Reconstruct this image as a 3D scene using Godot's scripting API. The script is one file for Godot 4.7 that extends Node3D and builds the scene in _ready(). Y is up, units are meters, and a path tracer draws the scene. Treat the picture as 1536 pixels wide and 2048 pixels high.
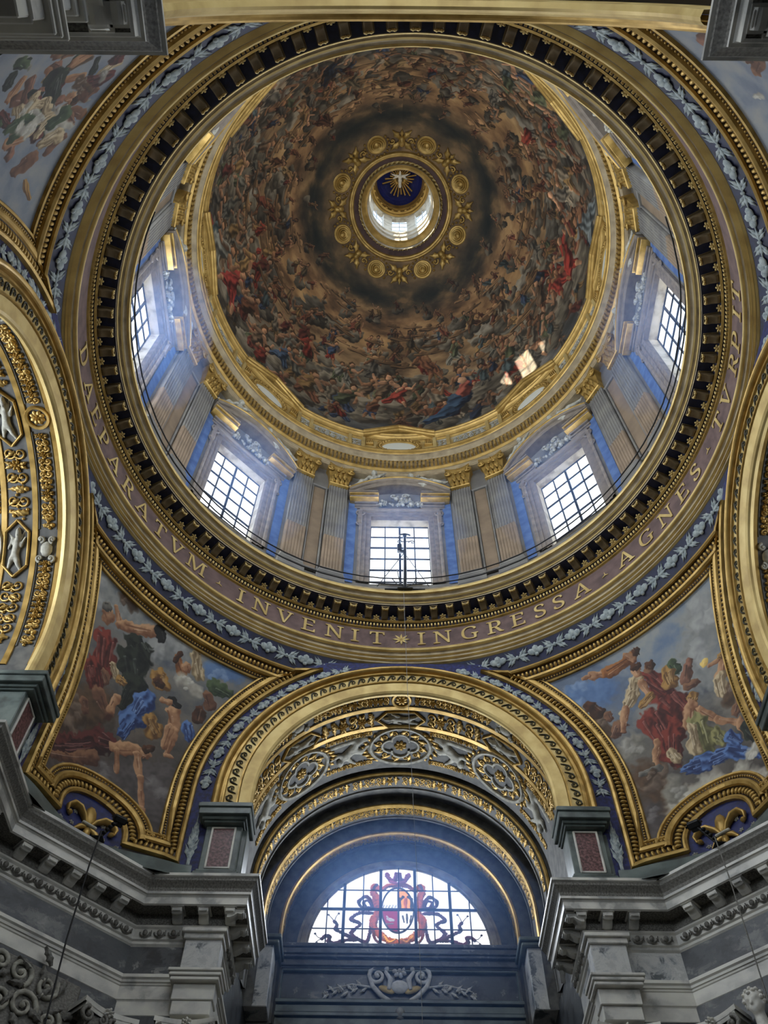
extends Node3D
# A church crossing seen from the floor: ring cornice, drum with windows, painted dome, lantern, four arms.
# y is up, the dome's axis is x = z = 0, azimuth 0 looks at the front arm (-z), positive azimuth to the right.
const SPRING := 16.85        # centre height of the arm arches
const SPHERE := 9.95         # radius of the pendentives' sphere round (0, SPRING, 0)
const FACE := 8.2            # distance of the arch faces from the axis
var mats := {}
var rng := RandomNumberGenerator.new()


func _ready() -> void:
	set_camera_and_light()
	make_materials()
	build_shell()
	build_ring()
	build_drum()
	build_dome()
	build_lantern()
	build_arms()
	build_pendentives()
	build_entablatures()
	build_small_things()


func set_camera_and_light() -> void:
	var cam := Camera3D.new()
	cam.name = "camera"
	add_child(cam)
	var right := Vector3(0.999935, 0.008385, 0.007661)
	var up := Vector3(-0.01107, 0.568645, 0.822508)
	cam.transform = Transform3D(Basis(right, up, right.cross(up)).orthonormalized(), Vector3(-0.539, 1.6, 8.654))
	var focal := 1762.38
	cam.near = 0.05
	cam.far = 200.0
	cam.projection = Camera3D.PROJECTION_FRUSTUM
	cam.keep_aspect = Camera3D.KEEP_HEIGHT
	cam.size = 2048.0 / focal * cam.near
	cam.frustum_offset = Vector2(3.45, 148.63) / focal * cam.near
	cam.current = true
	var env := Environment.new()
	var sky := Sky.new()
	var air := ProceduralSkyMaterial.new()
	air.sky_top_color = Color(0.66, 0.78, 0.94)
	air.sky_horizon_color = Color(0.85, 0.9, 0.97)
	air.ground_horizon_color = Color(0.75, 0.76, 0.76)
	air.ground_bottom_color = Color(0.5, 0.48, 0.45)
	air.sky_energy_multiplier = 1.7
	air.ground_energy_multiplier = 1.0
	sky.sky_material = air
	env.background_mode = Environment.BG_SKY
	env.sky = sky
	env.tonemap_mode = Environment.TONE_MAPPER_LINEAR
	env.tonemap_exposure = EXPOSURE
	env.volumetric_fog_enabled = true
	env.volumetric_fog_density = 0.0
	env.sdfgi_enabled = true
	env.ssao_enabled = true
	env.ssil_enabled = true
	var we := WorldEnvironment.new()
	we.name = "environment"
	we.environment = env
	add_child(we)
	# the sun falls through the lantern's back left window onto the front right of the painted dome
	var sun := DirectionalLight3D.new()
	sun.name = "sun"
	sun.light_color = Color(1.0, 0.93, 0.8)
	sun.light_energy = 4.0
	sun.light_angular_distance = 0.53
	sun.shadow_enabled = true
	add_child(sun)
	sun.look_at_from_position(Vector3(-1.02, 47.5, 1.02), Vector3(5.25, 38.7, -4.8))
	sun.position = Vector3.ZERO


const EXPOSURE := 2.0
const DAY := Color(0.93, 0.965, 1.0)


func window_light(called: String, at: Vector3, towards: Vector3, size: Vector2, radiance: float) -> void:
	var l := AreaLight3D.new()
	l.name = called
	l.area_size = size
	l.area_normalize_energy = true
	l.light_energy = radiance * size.x * size.y / PI
	l.light_color = DAY
	l.shadow_enabled = true
	l.set("area_range", 80.0)
	l.set("light_range", 80.0)
	add_child(l)
	l.look_at_from_position(at, towards)


# ------------------------------------------------------------------ naming

func tag(o: Node3D, label: String, category: String, group := "", kind := "") -> Node3D:
	if label: o.set_meta("label", label)
	if category: o.set_meta("category", category)
	if group: o.set_meta("group", group)
	if kind: o.set_meta("kind", kind)
	return o


var taken := {}

func numbered(called: String) -> String:
	taken[called] = taken.get(called, -1) + 1
	return called if taken[called] == 0 else "%s_%03d" % [called, taken[called]]


func thing(called: String, label: String, category: String, at := Vector3.ZERO, turn := 0.0, group := "") -> Node3D:
	var o := Node3D.new()
	o.name = numbered(called)
	add_child(o)
	o.position = at
	o.rotation.y = turn
	return tag(o, label, category, group)


func obj(called: String, mesh: Mesh, m, parent: Node = null, at := Vector3.ZERO, turn := 0.0) -> MeshInstance3D:
	var o := MeshInstance3D.new()
	o.mesh = mesh
	if m: o.material_override = mats[m] if m is String else m
	o.position = at
	o.rotation.y = turn
	if parent:
		o.name = called
		parent.add_child(o, true)
	else:
		o.name = numbered(called)
		add_child(o)
	return o


func struct(called: String, mesh: Mesh, m, label := "") -> MeshInstance3D:
	var o := obj(called, mesh, m)
	tag(o, label, called.split("_")[0], "", "structure")
	return o


func dup(root: Node3D, called: String, label: String, at: Vector3, turn: float, group := "") -> Node3D:
	var r: Node3D = root.duplicate()
	r.name = numbered(called)
	add_child(r)
	r.position = at
	r.rotation.y = turn
	r.set_meta("label", label)
	if group: r.set_meta("group", group)
	return r


func dir(az: float) -> Vector3:   # azimuth in degrees
	return Vector3(sin(deg_to_rad(az)), 0, -cos(deg_to_rad(az)))


# ------------------------------------------------------------------ mesh builder

class MB:
	var v := PackedVector3Array()
	var ix := PackedInt32Array()
	var uv := PackedVector2Array()

	func tri(a: int, b: int, c: int) -> void:
		ix.append(a); ix.append(b); ix.append(c)

	func quad(a: Vector3, b: Vector3, c: Vector3, d: Vector3) -> void:
		var n := v.size()
		v.append(a); v.append(b); v.append(c); v.append(d)
		ix.append_array([n, n + 1, n + 2, n, n + 2, n + 3])

	# a smooth patch over rows of points
	func grid(rows: Array, close_across := false, close_along := false) -> void:
		var n := v.size()
		var w: int = rows[0].size()
		for r in rows: v.append_array(r)
		var h := rows.size()
		for i in (h if close_along else h - 1):
			var i2 := (i + 1) % h
			for j in (w if close_across else w - 1):
				var j2 := (j + 1) % w
				var a := n + i * w + j; var b := n + i * w + j2
				var c := n + i2 * w + j2; var d := n + i2 * w + j
				ix.append(a); ix.append(b); ix.append(c)
				ix.append(a); ix.append(c); ix.append(d)

	# sections of a moulding: sharp across the profile, smooth along it
	func sweep(rows: Array, close_along := false, close_across := false) -> void:
		var w: int = rows[0].size()
		for j in (w if close_across else w - 1):
			var j2 := (j + 1) % w
			var strip := []
			for r in rows: strip.append(PackedVector3Array([r[j], r[j2]]))
			grid(strip, false, close_along)

	func lathe(profile: Array, a0 := 0.0, a1 := 360.0, n := 96) -> void:   # profile of Vector2(radius, height)
		var rows := []
		var whole := absf(a1 - a0) > 359.9
		for i in (n if whole else n + 1):
			var a := deg_to_rad(a0 + (a1 - a0) * i / n)
			var s := sin(a); var c := -cos(a)
			var r := PackedVector3Array()
			for p in profile: r.append(Vector3(p.x * s, p.y, p.x * c))
			rows.append(r)
		sweep(rows, whole)

	func tube(pts: Array, radius, sides := 6, caps := true, squash := 1.0) -> void:   # radius: one number or one for each point
		var rows := []
		var t0: Vector3 = (pts[1] - pts[0]).normalized()
		var u := t0.cross(Vector3.UP if absf(t0.y) < 0.9 else Vector3.RIGHT).normalized()
		for i in pts.size():
			var t: Vector3 = (pts[mini(i + 1, pts.size() - 1)] - pts[maxi(i - 1, 0)]).normalized()
			u = (u - t * u.dot(t)).normalized()
			var w := t.cross(u)
			var rr: float = radius[i] if radius is Array or radius is PackedFloat32Array else radius
			var r := PackedVector3Array()
			for k in sides:
				var a := TAU * k / sides
				r.append(pts[i] + u * cos(a) * rr + w * sin(a) * rr * squash)
			rows.append(r)
		grid(rows, true)
		if caps:
			for e in [0, rows.size() - 1]:
				var n := v.size()
				v.append_array(rows[e])
				for k in range(1, sides - 1):
					if e == 0: tri(n, n + k + 1, n + k)
					else: tri(n, n + k, n + k + 1)

	func box(c: Vector3, s: Vector3, bevel := 0.0, basis := Basis()) -> void:
		var h := s / 2.0
		var b := minf(bevel, minf(h.x, minf(h.y, h.z)) * 0.9)
		if b <= 0.0:
			for ax in 3:
				for sg in [-1.0, 1.0]:
					var n := Vector3.ZERO; n[ax] = sg
					var u := Vector3.ZERO; u[(ax + 1) % 3] = 1
					var w := n.cross(u)
					var q := []
					for k in [[-1, -1], [-1, 1], [1, 1], [1, -1]]:
						q.append(c + basis * ((n + u * k[0] + w * k[1]) * h))
					quad(q[0], q[1], q[2], q[3])
			return
		# chamfered: six faces, twelve edges, eight corners
		var k := h - Vector3.ONE * b
		for ax in 3:
			for sg in [-1.0, 1.0]:
				var n := Vector3.ZERO; n[ax] = sg
				var u := Vector3.ZERO; u[(ax + 1) % 3] = 1
				var w := n.cross(u)
				var q := []
				for e in [[-1, -1], [-1, 1], [1, 1], [1, -1]]:
					q.append(c + basis * (n * h + (u * e[0] + w * e[1]) * k))
				quad(q[0], q[1], q[2], q[3])
		for ax in 3:
			var i := (ax + 1) % 3; var j := (ax + 2) % 3
			for si in [-1.0, 1.0]:
				for sj in [-1.0, 1.0]:
					var p := []
					for e in [[-1.0, 0], [1.0, 0], [1.0, 1], [-1.0, 1]]:
						var x := Vector3.ZERO
						x[ax] = e[0] * k[ax]
						x[i] = si * (h[i] if e[1] == 0 else k[i])
						x[j] = sj * (k[j] if e[1] == 0 else h[j])
						p.append(c + basis * x)
					if si * sj > 0: quad(p[0], p[3], p[2], p[1])
					else: quad(p[0], p[1], p[2], p[3])
		for sx in [-1.0, 1.0]:
			for sy in [-1.0, 1.0]:
				for sz in [-1.0, 1.0]:
					var n := v.size()
					v.append(c + basis * Vector3(sx * h.x, sy * k.y, sz * k.z))
					v.append(c + basis * Vector3(sx * k.x, sy * h.y, sz * k.z))
					v.append(c + basis * Vector3(sx * k.x, sy * k.y, sz * h.z))
					if sx * sy * sz > 0: tri(n, n + 2, n + 1)
					else: tri(n, n + 1, n + 2)

	func ball(c: Vector3, r: Vector3, basis := Basis(), n := 6, half := false) -> void:
		var rows := []
		var m := maxi(3, n / 2)
		for i in range(0, m + 1):
			var a := PI * (0.5 if half else 1.0) * i / m
			var row := PackedVector3Array()
			for k in n:
				var b := TAU * k / n
				row.append(c + basis * (Vector3(sin(a) * cos(b), sin(a) * sin(b), cos(a)) * r))
			rows.append(row)
		grid(rows, true)

	func prism(poly: PackedVector2Array, z0: float, z1: float, bevel := 0.0) -> void:   # polygon in x, y with depth along z; z1 is the front
		var p := poly
		if not Geometry2D.is_polygon_clockwise(p):
			p = poly.duplicate(); p.reverse()
		var top := p
		if bevel > 0.0:
			var o := Geometry2D.offset_polygon(p, -bevel)
			if o.size() == 1 and o[0].size() == p.size():
				var best := 0
				for i in o[0].size():
					if o[0][i].distance_squared_to(p[0]) < o[0][best].distance_squared_to(p[0]): best = i
				top = PackedVector2Array()
				var back := Geometry2D.is_polygon_clockwise(o[0]) != Geometry2D.is_polygon_clockwise(p)
				for i in p.size(): top.append(o[0][posmod(best + (-i if back else i), p.size())])
		var rows := [[], [], []]
		for i in p.size():
			rows[0].append(Vector3(p[i].x, p[i].y, z0))
			rows[1].append(Vector3(p[i].x, p[i].y, z1 - bevel))
			rows[2].append(Vector3(top[i].x, top[i].y, z1))
		for i in p.size():
			var j := (i + 1) % p.size()
			quad(rows[0][i], rows[0][j], rows[1][j], rows[1][i])
			if bevel > 0.0: quad(rows[1][i], rows[1][j], rows[2][j], rows[2][i])
		var n := v.size()
		var t := Geometry2D.triangulate_polygon(top)
		for q in rows[2]: v.append(q)
		for i in range(0, t.size(), 3): tri(n + t[i], n + t[i + 1], n + t[i + 2])

	func add(o: MB, x := Transform3D()) -> void:
		var n := v.size()
		v.append_array(x * o.v)
		for i in o.ix: ix.append(n + i)

	func bend(f: Callable) -> MB:
		for i in v.size(): v[i] = f.call(v[i])
		return self

	func dup_scaled(k: Vector3) -> MB:
		var o := MB.new()
		o.add(self, Transform3D(Basis().scaled(k), Vector3.ZERO))
		return o

	func mesh() -> ArrayMesh:
		var nn := PackedVector3Array()
		nn.resize(v.size())
		for i in range(0, ix.size(), 3):
			var a := ix[i]; var b := ix[i + 1]; var c := ix[i + 2]
			var n := (v[c] - v[a]).cross(v[b] - v[a])
			nn[a] += n; nn[b] += n; nn[c] += n
		for i in nn.size(): nn[i] = nn[i].normalized() if nn[i].length_squared() > 1e-20 else Vector3.UP
		var arr := []
		arr.resize(Mesh.ARRAY_MAX)
		arr[Mesh.ARRAY_VERTEX] = v
		arr[Mesh.ARRAY_NORMAL] = nn
		arr[Mesh.ARRAY_INDEX] = ix
		if uv.size() == v.size(): arr[Mesh.ARRAY_TEX_UV] = uv
		var m := ArrayMesh.new()
		m.add_surface_from_arrays(Mesh.PRIMITIVE_TRIANGLES, arr)
		return m


func rows_along(path: Array, profile: Array) -> Array:   # path of [point, across, out] frames; profile of Vector2(across, out)
	var rows := []
	for f in path:
		var r := PackedVector3Array()
		for p in profile: r.append(f[0] + f[1] * p.x + f[2] * p.y)
		rows.append(r)
	return rows


# a mitred run along a polyline on plan: profile x = distance to the left of the run, y = height
func plan_run(mb: MB, pts: Array, profile: Array, closed := false) -> void:
	var rows := []
	var n := pts.size()
	for i in n:
		var p: Vector2 = pts[i]
		var d0: Vector2 = (p - pts[posmod(i - 1, n)]).normalized() if (i > 0 or closed) else (pts[1] - p).normalized()
		var d1: Vector2 = (pts[(i + 1) % n] - p).normalized() if (i < n - 1 or closed) else d0
		var m := (d0.orthogonal() + d1.orthogonal()).normalized()
		m /= maxf(0.2, m.dot(d0.orthogonal()))
		var r := PackedVector3Array()
		for q in profile: r.append(Vector3(p.x + m.x * q.x, q.y, p.y + m.y * q.x))
		rows.append(r)
	# every straight piece is sharp at the corners
	for i in (n if closed else n - 1):
		mb.sweep([rows[i], rows[(i + 1) % n]])


# ------------------------------------------------------------------ materials

func noise_map(seed_: int, freq: float, colors: Array, size := 256, octaves := 4, warp := 0.0, kind := FastNoiseLite.TYPE_SIMPLEX_SMOOTH) -> NoiseTexture2D:
	var f := FastNoiseLite.new()
	f.seed = seed_
	f.noise_type = kind
	f.frequency = freq
	f.fractal_octaves = octaves
	if warp > 0.0:
		f.domain_warp_enabled = true
		f.domain_warp_amplitude = warp
		f.domain_warp_frequency = freq
	var t := NoiseTexture2D.new()
	t.noise = f
	t.width = size
	t.height = size
	t.seamless = true
	var g := Gradient.new()
	var offs := PackedFloat32Array()
	var cols := PackedColorArray()
	for i in colors.size():
		offs.append(float(i) / (colors.size() - 1) * 0.6 + 0.2)
		cols.append(colors[i])
	g.offsets = offs
	g.colors = cols
	t.color_ramp = g
	return t


func surface(called: String, colors: Array, rough: float, metal := 0.0, freq := 0.02, scale := 0.5, warp := 0.0, bump := 0.0) -> StandardMaterial3D:
	var m := StandardMaterial3D.new()
	m.resource_name = called
	m.roughness = rough
	m.metallic = metal
	m.albedo_texture = noise_map(called.hash() % 1000, freq, colors, 256, 5, warp)
	m.uv1_triplanar = true
	m.uv1_world_triplanar = true
	m.uv1_scale = Vector3.ONE * scale
	if bump > 0.0:
		m.heightmap_enabled = true
		m.heightmap_texture = noise_map(called.hash() % 777 + 5, 0.05, [Color.BLACK, Color.WHITE], 256, 4)
		m.heightmap_scale = bump
	mats[called] = m
	return m


func plain(called: String, c: Color, rough: float, metal := 0.0) -> StandardMaterial3D:
	var m := StandardMaterial3D.new()
	m.resource_name = called
	m.albedo_color = c
	m.roughness = rough
	m.metallic = metal
	mats[called] = m
	return m


func make_materials() -> void:
	surface("gold", [Color(0.56, 0.45, 0.23), Color(0.68, 0.555, 0.30), Color(0.76, 0.63, 0.37)], 0.42, 0.55, 0.015, 0.5)
	surface("gold_pale", [Color(0.68, 0.58, 0.36), Color(0.76, 0.66, 0.42), Color(0.81, 0.72, 0.48)], 0.5, 0.35, 0.012, 0.4)
	surface("stone_gray", [Color(0.27, 0.27, 0.27), Color(0.33, 0.33, 0.32), Color(0.38, 0.375, 0.36)], 0.7, 0.0, 0.02, 0.5)
	surface("surround", [Color(0.38, 0.345, 0.31), Color(0.44, 0.40, 0.355), Color(0.49, 0.445, 0.395)], 0.7, 0.0, 0.02, 0.5)
	surface("bracket_tan", [Color(0.36, 0.31, 0.22), Color(0.43, 0.37, 0.27), Color(0.48, 0.42, 0.31)], 0.6, 0.15, 0.02, 0.5)
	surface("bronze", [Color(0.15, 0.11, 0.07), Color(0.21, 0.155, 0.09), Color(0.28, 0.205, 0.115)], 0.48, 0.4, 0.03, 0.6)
	surface("tan", [Color(0.46, 0.41, 0.32), Color(0.58, 0.52, 0.41), Color(0.66, 0.60, 0.48)], 0.7, 0.0, 0.02, 0.35, 8.0)
	surface("plaster", [Color(0.38, 0.37, 0.36), Color(0.43, 0.42, 0.40), Color(0.47, 0.46, 0.43)], 0.85, 0.0, 0.012, 0.3, 10.0)
	surface("cabled", [Color(0.42, 0.36, 0.29), Color(0.46, 0.395, 0.32), Color(0.50, 0.43, 0.35)], 0.8, 0.0, 0.015, 0.3)
	surface("mauve", [Color(0.30, 0.235, 0.225), Color(0.37, 0.29, 0.275), Color(0.41, 0.33, 0.31)], 0.75, 0.0, 0.02, 0.4, 6.0)
	surface("navy", [Color(0.035, 0.05, 0.14), Color(0.06, 0.085, 0.22), Color(0.085, 0.12, 0.28)], 0.6, 0.0, 0.03, 0.6)
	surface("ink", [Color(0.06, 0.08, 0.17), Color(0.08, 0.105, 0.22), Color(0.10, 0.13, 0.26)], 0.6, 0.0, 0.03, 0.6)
	surface("lapis", [Color(0.22, 0.31, 0.49), Color(0.27, 0.37, 0.55), Color(0.33, 0.43, 0.60)], 0.7, 0.0, 0.02, 0.5)
	surface("leaf_blue", [Color(0.42, 0.46, 0.48), Color(0.58, 0.62, 0.62), Color(0.70, 0.72, 0.70)], 0.7, 0.0, 0.04, 0.8)
	surface("stucco", [Color(0.48, 0.47, 0.43), Color(0.62, 0.61, 0.56), Color(0.70, 0.69, 0.64)], 0.75, 0.0, 0.03, 0.7)
	surface("cream", [Color(0.62, 0.58, 0.50), Color(0.78, 0.75, 0.67), Color(0.84, 0.81, 0.74)], 0.85, 0.0, 0.015, 0.4, 14.0)
	surface("bronze_green", [Color(0.13, 0.13, 0.08), Color(0.20, 0.19, 0.12), Color(0.30, 0.27, 0.16)], 0.5, 0.2, 0.05, 0.9)
	surface("navy_bright", [Color(0.05, 0.07, 0.22), Color(0.08, 0.11, 0.32), Color(0.11, 0.15, 0.40)], 0.6, 0.0, 0.04, 0.7)
	surface("lapis_deep", [Color(0.06, 0.09, 0.30), Color(0.09, 0.13, 0.40), Color(0.13, 0.17, 0.46)], 0.6, 0.0, 0.05, 0.8)
	surface("stucco_white", [Color(0.74, 0.73, 0.69), Color(0.84, 0.83, 0.79), Color(0.88, 0.87, 0.84)], 0.75, 0.0, 0.03, 0.7)
	plain("wood_white", Color(0.75, 0.75, 0.73), 0.6)
	surface("marble_white", [Color(0.56, 0.56, 0.54), Color(0.74, 0.73, 0.70), Color(0.80, 0.79, 0.75), Color(0.83, 0.82, 0.77)], 0.4, 0.0, 0.012, 0.30, 40.0)
	surface("marble_carved", [Color(0.30, 0.29, 0.27), Color(0.42, 0.41, 0.38), Color(0.50, 0.49, 0.46)], 0.6, 0.0, 0.06, 1.2)
	surface("marble_gray", [Color(0.17, 0.18, 0.20), Color(0.24, 0.25, 0.27), Color(0.29, 0.305, 0.32), Color(0.25, 0.265, 0.28), Color(0.52, 0.52, 0.51)], 0.35, 0.0, 0.016, 0.35, 60.0)
	surface("marble_pale", [Color(0.36, 0.38, 0.39), Color(0.62, 0.63, 0.63), Color(0.70, 0.70, 0.69), Color(0.74, 0.74, 0.72), Color(0.66, 0.66, 0.65), Color(0.76, 0.76, 0.74)], 0.35, 0.0, 0.016, 0.35, 60.0)
	surface("marble_green", [Color(0.24, 0.27, 0.26), Color(0.33, 0.37, 0.36), Color(0.40, 0.44, 0.42)], 0.4, 0.0, 0.012, 0.4, 25.0)
	surface("marble_red", [Color(0.22, 0.13, 0.13), Color(0.38, 0.24, 0.24), Color(0.50, 0.36, 0.35)], 0.4, 0.0, 0.05, 0.9, 20.0)
	surface("stone_floor", [Color(0.40, 0.39, 0.37), Color(0.55, 0.53, 0.50), Color(0.66, 0.64, 0.60)], 0.35, 0.0, 0.01, 0.2, 20.0)
	plain("iron", Color(0.05, 0.055, 0.06), 0.55, 0.3)
	plain("wire", Color(0.05, 0.05, 0.055), 0.7)
	plain("pale_wire", Color(0.45, 0.46, 0.47), 0.6)
	plain("oval_white", Color(0.80, 0.80, 0.75), 0.7)
	plain("outer", Color(0.5, 0.48, 0.45), 0.9)
	for g in [["glass", Color(0.96, 0.98, 1.0)], ["glass_cream", Color(1.0, 0.97, 0.90)], ["glass_blue", Color(0.86, 0.92, 1.0)]]:
		var m := plain(g[0], Color(0.75, 0.75, 0.75), 0.4)
		m.emission_enabled = true
		m.emission = g[1]
		m.emission_energy_multiplier = 0.75
	var clear := plain("clear_glass", Color(1, 1, 1, 0.06), 0.02)
	clear.transparency = BaseMaterial3D.TRANSPARENCY_ALPHA


# ------------------------------------------------------------------ ornament, modelled flat: x right, y up, z out of the ground

func scroll(mb: MB, c: Vector2, r: float, turns: float, thick: float, a0: float, hand: float, sides := 4, steps := 14) -> void:
	var pts := []
	var rad := []
	for i in steps + 1:
		var t := float(i) / steps
		var rr := r * pow(1.0 - t, 0.8) + 0.02 * r
		var a := a0 + hand * turns * TAU * t
		pts.append(Vector3(c.x + cos(a) * rr, c.y + sin(a) * rr, thick * (0.5 + 0.7 * t)))
		rad.append(thick * (1.0 - 0.55 * t))
	mb.tube(pts, rad, sides, true)
	mb.ball(Vector3(c.x, c.y, thick * 0.7), Vector3.ONE * thick * 1.1, Basis(), 5, true)


func leaf(mb: MB, a: Vector2, b: Vector2, width: float, lift: float, lobes := 3) -> void:
	var d := (b - a)
	var n := Vector2(-d.y, d.x).normalized()
	var rows := []
	var steps := lobes * 3
	for i in steps + 1:
		var t := float(i) / steps
		var w := width * 0.5 * pow(sin(PI * pow(clampf(t * 0.96 + 0.04, 0, 1), 0.7)), 0.8) * (0.72 + 0.28 * cos(t * lobes * TAU))
		var p := a + d * t
		var z := lift * sin(PI * (0.15 + 0.85 * t))
		var tip := lift * 0.8 * pow(t, 3.0)
		rows.append(PackedVector3Array([
			Vector3(p.x - n.x * w, p.y - n.y * w, z * 0.35), Vector3(p.x - n.x * w * 0.5, p.y - n.y * w * 0.5, z * 0.95 + tip),
			Vector3(p.x, p.y, z * 0.6 + tip), Vector3(p.x + n.x * w * 0.5, p.y + n.y * w * 0.5, z * 0.95 + tip), Vector3(p.x + n.x * w, p.y + n.y * w, z * 0.35)]))
	mb.grid(rows)


func flower(mb: MB, c: Vector2, r: float, petals: int, h: float) -> void:
	for i in petals:
		var a := TAU * (i + 0.5) / petals
		var d := Vector2(cos(a), sin(a))
		mb.ball(Vector3(c.x, c.y, h * 0.2) + Vector3(d.x, d.y, 0) * r * 0.6, Vector3(r * 0.42, r * 0.30, h * 0.7), Basis(Vector3.BACK, a), 6, true)
	mb.ball(Vector3(c.x, c.y, h * 0.4), Vector3(r * 0.28, r * 0.28, h * 0.8), Basis(), 6, true)


func ring_flat(mb: MB, c: Vector2, rx: float, ry: float, profile: Array, n := 40, a0 := 0.0, a1 := TAU, power := 1.0) -> void:   # an oval moulding; profile of Vector2(outwards, height)
	var rows := []
	var whole := absf(a1 - a0) > TAU - 0.01
	for i in (n if whole else n + 1):
		var a := a0 + (a1 - a0) * i / n
		var e := Vector2(signf(cos(a)) * pow(absf(cos(a)), power), signf(sin(a)) * pow(absf(sin(a)), power))
		var row := PackedVector3Array()
		for p in profile: row.append(Vector3(c.x + e.x * (rx + p.x), c.y + e.y * (ry + p.x), p.y))
		rows.append(row)
	mb.sweep(rows, whole)


# dense carved foliage that fills a strip w by h, mirrored about its middle
func foliage_strip(w: float, h: float, seed_: int, relief := 0.09) -> MB:
	var mb := MB.new()
	var r := RandomNumberGenerator.new()
	r.seed = seed_
	var step := h * 0.42
	var n := maxi(2, int(w / step))
	for i in n:
		var x := -w / 2 + (i + 0.5) * w / n
		var s := 1.0 if i % 2 == 0 else -1.0
		var rr := minf(h * 0.25, w / n * 0.55)
		match r.randi() % 4:
			0, 1:
				scroll(mb, Vector2(x, s * h * 0.2), rr, 1.4, relief * 0.42, PI / 2 * -s, s)
				scroll(mb, Vector2(x, -s * h * 0.2), rr, 1.4, relief * 0.42, PI / 2 * s, -s)
				leaf(mb, Vector2(x - rr * 0.3, 0), Vector2(x + w / n * 0.45, s * h * 0.42), rr * 0.9, relief)
			2:
				flower(mb, Vector2(x, 0), h * 0.24, 6, relief * 1.2)
				for q in [-1.0, 1.0]:
					leaf(mb, Vector2(x, q * h * 0.15), Vector2(x + w / n * 0.3, q * h * 0.45), rr * 0.9, relief)
					leaf(mb, Vector2(x, q * h * 0.15), Vector2(x - w / n * 0.3, q * h * 0.45), rr * 0.9, relief)
			3:
				for q in 5:
					mb.ball(Vector3(x + r.randf_range(-0.3, 0.3) * w / n, r.randf_range(-0.35, 0.35) * h, relief * 0.3), Vector3.ONE * r.randf_range(0.5, 0.9) * relief, Basis(), 6, true)
				leaf(mb, Vector2(x, -h * 0.4), Vector2(x, h * 0.42), rr * 1.5, relief * 1.2, 4)
		mb.ball(Vector3(x + w / n * 0.5, r.randf_range(-0.2, 0.2) * h, relief * 0.2), Vector3.ONE * relief * 0.55, Basis(), 5, true)
	return mb


# one closed skin round tapered bones [from, to, radius, radius], by surface nets
func skin(bones: Array, cell: float, blend := 0.03) -> MB:
	var lo := Vector3.ONE * 1e9
	var hi := -lo
	for b in bones:
		for e in 2:
			lo = lo.min(b[e] - Vector3.ONE * (b[2 + e] + cell * 2 + blend))
			hi = hi.max(b[e] + Vector3.ONE * (b[2 + e] + cell * 2 + blend))
	var nx := int((hi.x - lo.x) / cell) + 2
	var ny := int((hi.y - lo.y) / cell) + 2
	var nz := int((hi.z - lo.z) / cell) + 2
	var f := PackedFloat32Array()
	f.resize(nx * ny * nz)
	f.fill(1.0)
	for b in bones:
		var a: Vector3 = b[0]; var d: Vector3 = b[1] - a
		var dd := maxf(d.length_squared(), 1e-9)
		var r0: float = b[2]; var r1: float = b[3]
		var big := maxf(r0, r1) + cell * 2 + blend
		var l: Vector3 = (a.min(b[1]) - Vector3.ONE * big - lo) / cell
		var h: Vector3 = (a.max(b[1]) + Vector3.ONE * big - lo) / cell
		for k in range(maxi(0, int(l.z)), mini(nz, int(h.z) + 1)):
			for j in range(maxi(0, int(l.y)), mini(ny, int(h.y) + 1)):
				for i in range(maxi(0, int(l.x)), mini(nx, int(h.x) + 1)):
					var p := lo + Vector3(i, j, k) * cell - a
					var t := clampf(p.dot(d) / dd, 0.0, 1.0)
					var q := (p - d * t).length() - r0 - (r1 - r0) * t
					var at := (k * ny + j) * nx + i
					var o := f[at]
					var m := clampf(0.5 + 0.5 * (o - q) / blend, 0.0, 1.0)
					f[at] = lerpf(o, q, m) - blend * m * (1.0 - m)
	var mb := MB.new()
	var ids := {}
	var step := [1, nx, nx * ny]
	for k in nz - 1:
		for j in ny - 1:
			for i in nx - 1:
				var at := (k * ny + j) * nx + i
				var inside := 0
				for c in 8:
					if f[at + (c & 1) + ((c >> 1) & 1) * nx + (c >> 2) * nx * ny] < 0.0: inside += 1
				if inside == 0 or inside == 8: continue
				var sum := Vector3.ZERO
				var n := 0
				for e in [[0, 1], [2, 3], [4, 5], [6, 7], [0, 2], [1, 3], [4, 6], [5, 7], [0, 4], [1, 5], [2, 6], [3, 7]]:
					var c0: int = e[0]; var c1: int = e[1]
					var p0 := Vector3(c0 & 1, (c0 >> 1) & 1, c0 >> 2)
					var p1 := Vector3(c1 & 1, (c1 >> 1) & 1, c1 >> 2)
					var f0 := f[at + int(p0.x) + int(p0.y) * nx + int(p0.z) * nx * ny]
					var f1 := f[at + int(p1.x) + int(p1.y) * nx + int(p1.z) * nx * ny]
					if (f0 < 0.0) != (f1 < 0.0):
						sum += p0.lerp(p1, f0 / (f0 - f1))
						n += 1
				ids[at] = mb.v.size()
				mb.v.append(lo + (Vector3(i, j, k) + sum / n) * cell)
	for at in ids:
		for ax in 3:
			var to: int = at + step[ax]
			if to >= f.size() or (f[at] < 0.0) == (f[to] < 0.0): continue
			var u: int = step[(ax + 1) % 3]; var w: int = step[(ax + 2) % 3]
			if not (ids.has(at - u) and ids.has(at - w) and ids.has(at - u - w)): continue
			var q := [ids[at], ids[at - u], ids[at - u - w], ids[at - w]]
			if f[at] < 0.0:
				mb.tri(q[0], q[2], q[1]); mb.tri(q[0], q[3], q[2])
			else:
				mb.tri(q[0], q[1], q[2]); mb.tri(q[0], q[2], q[3])
	return mb


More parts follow.
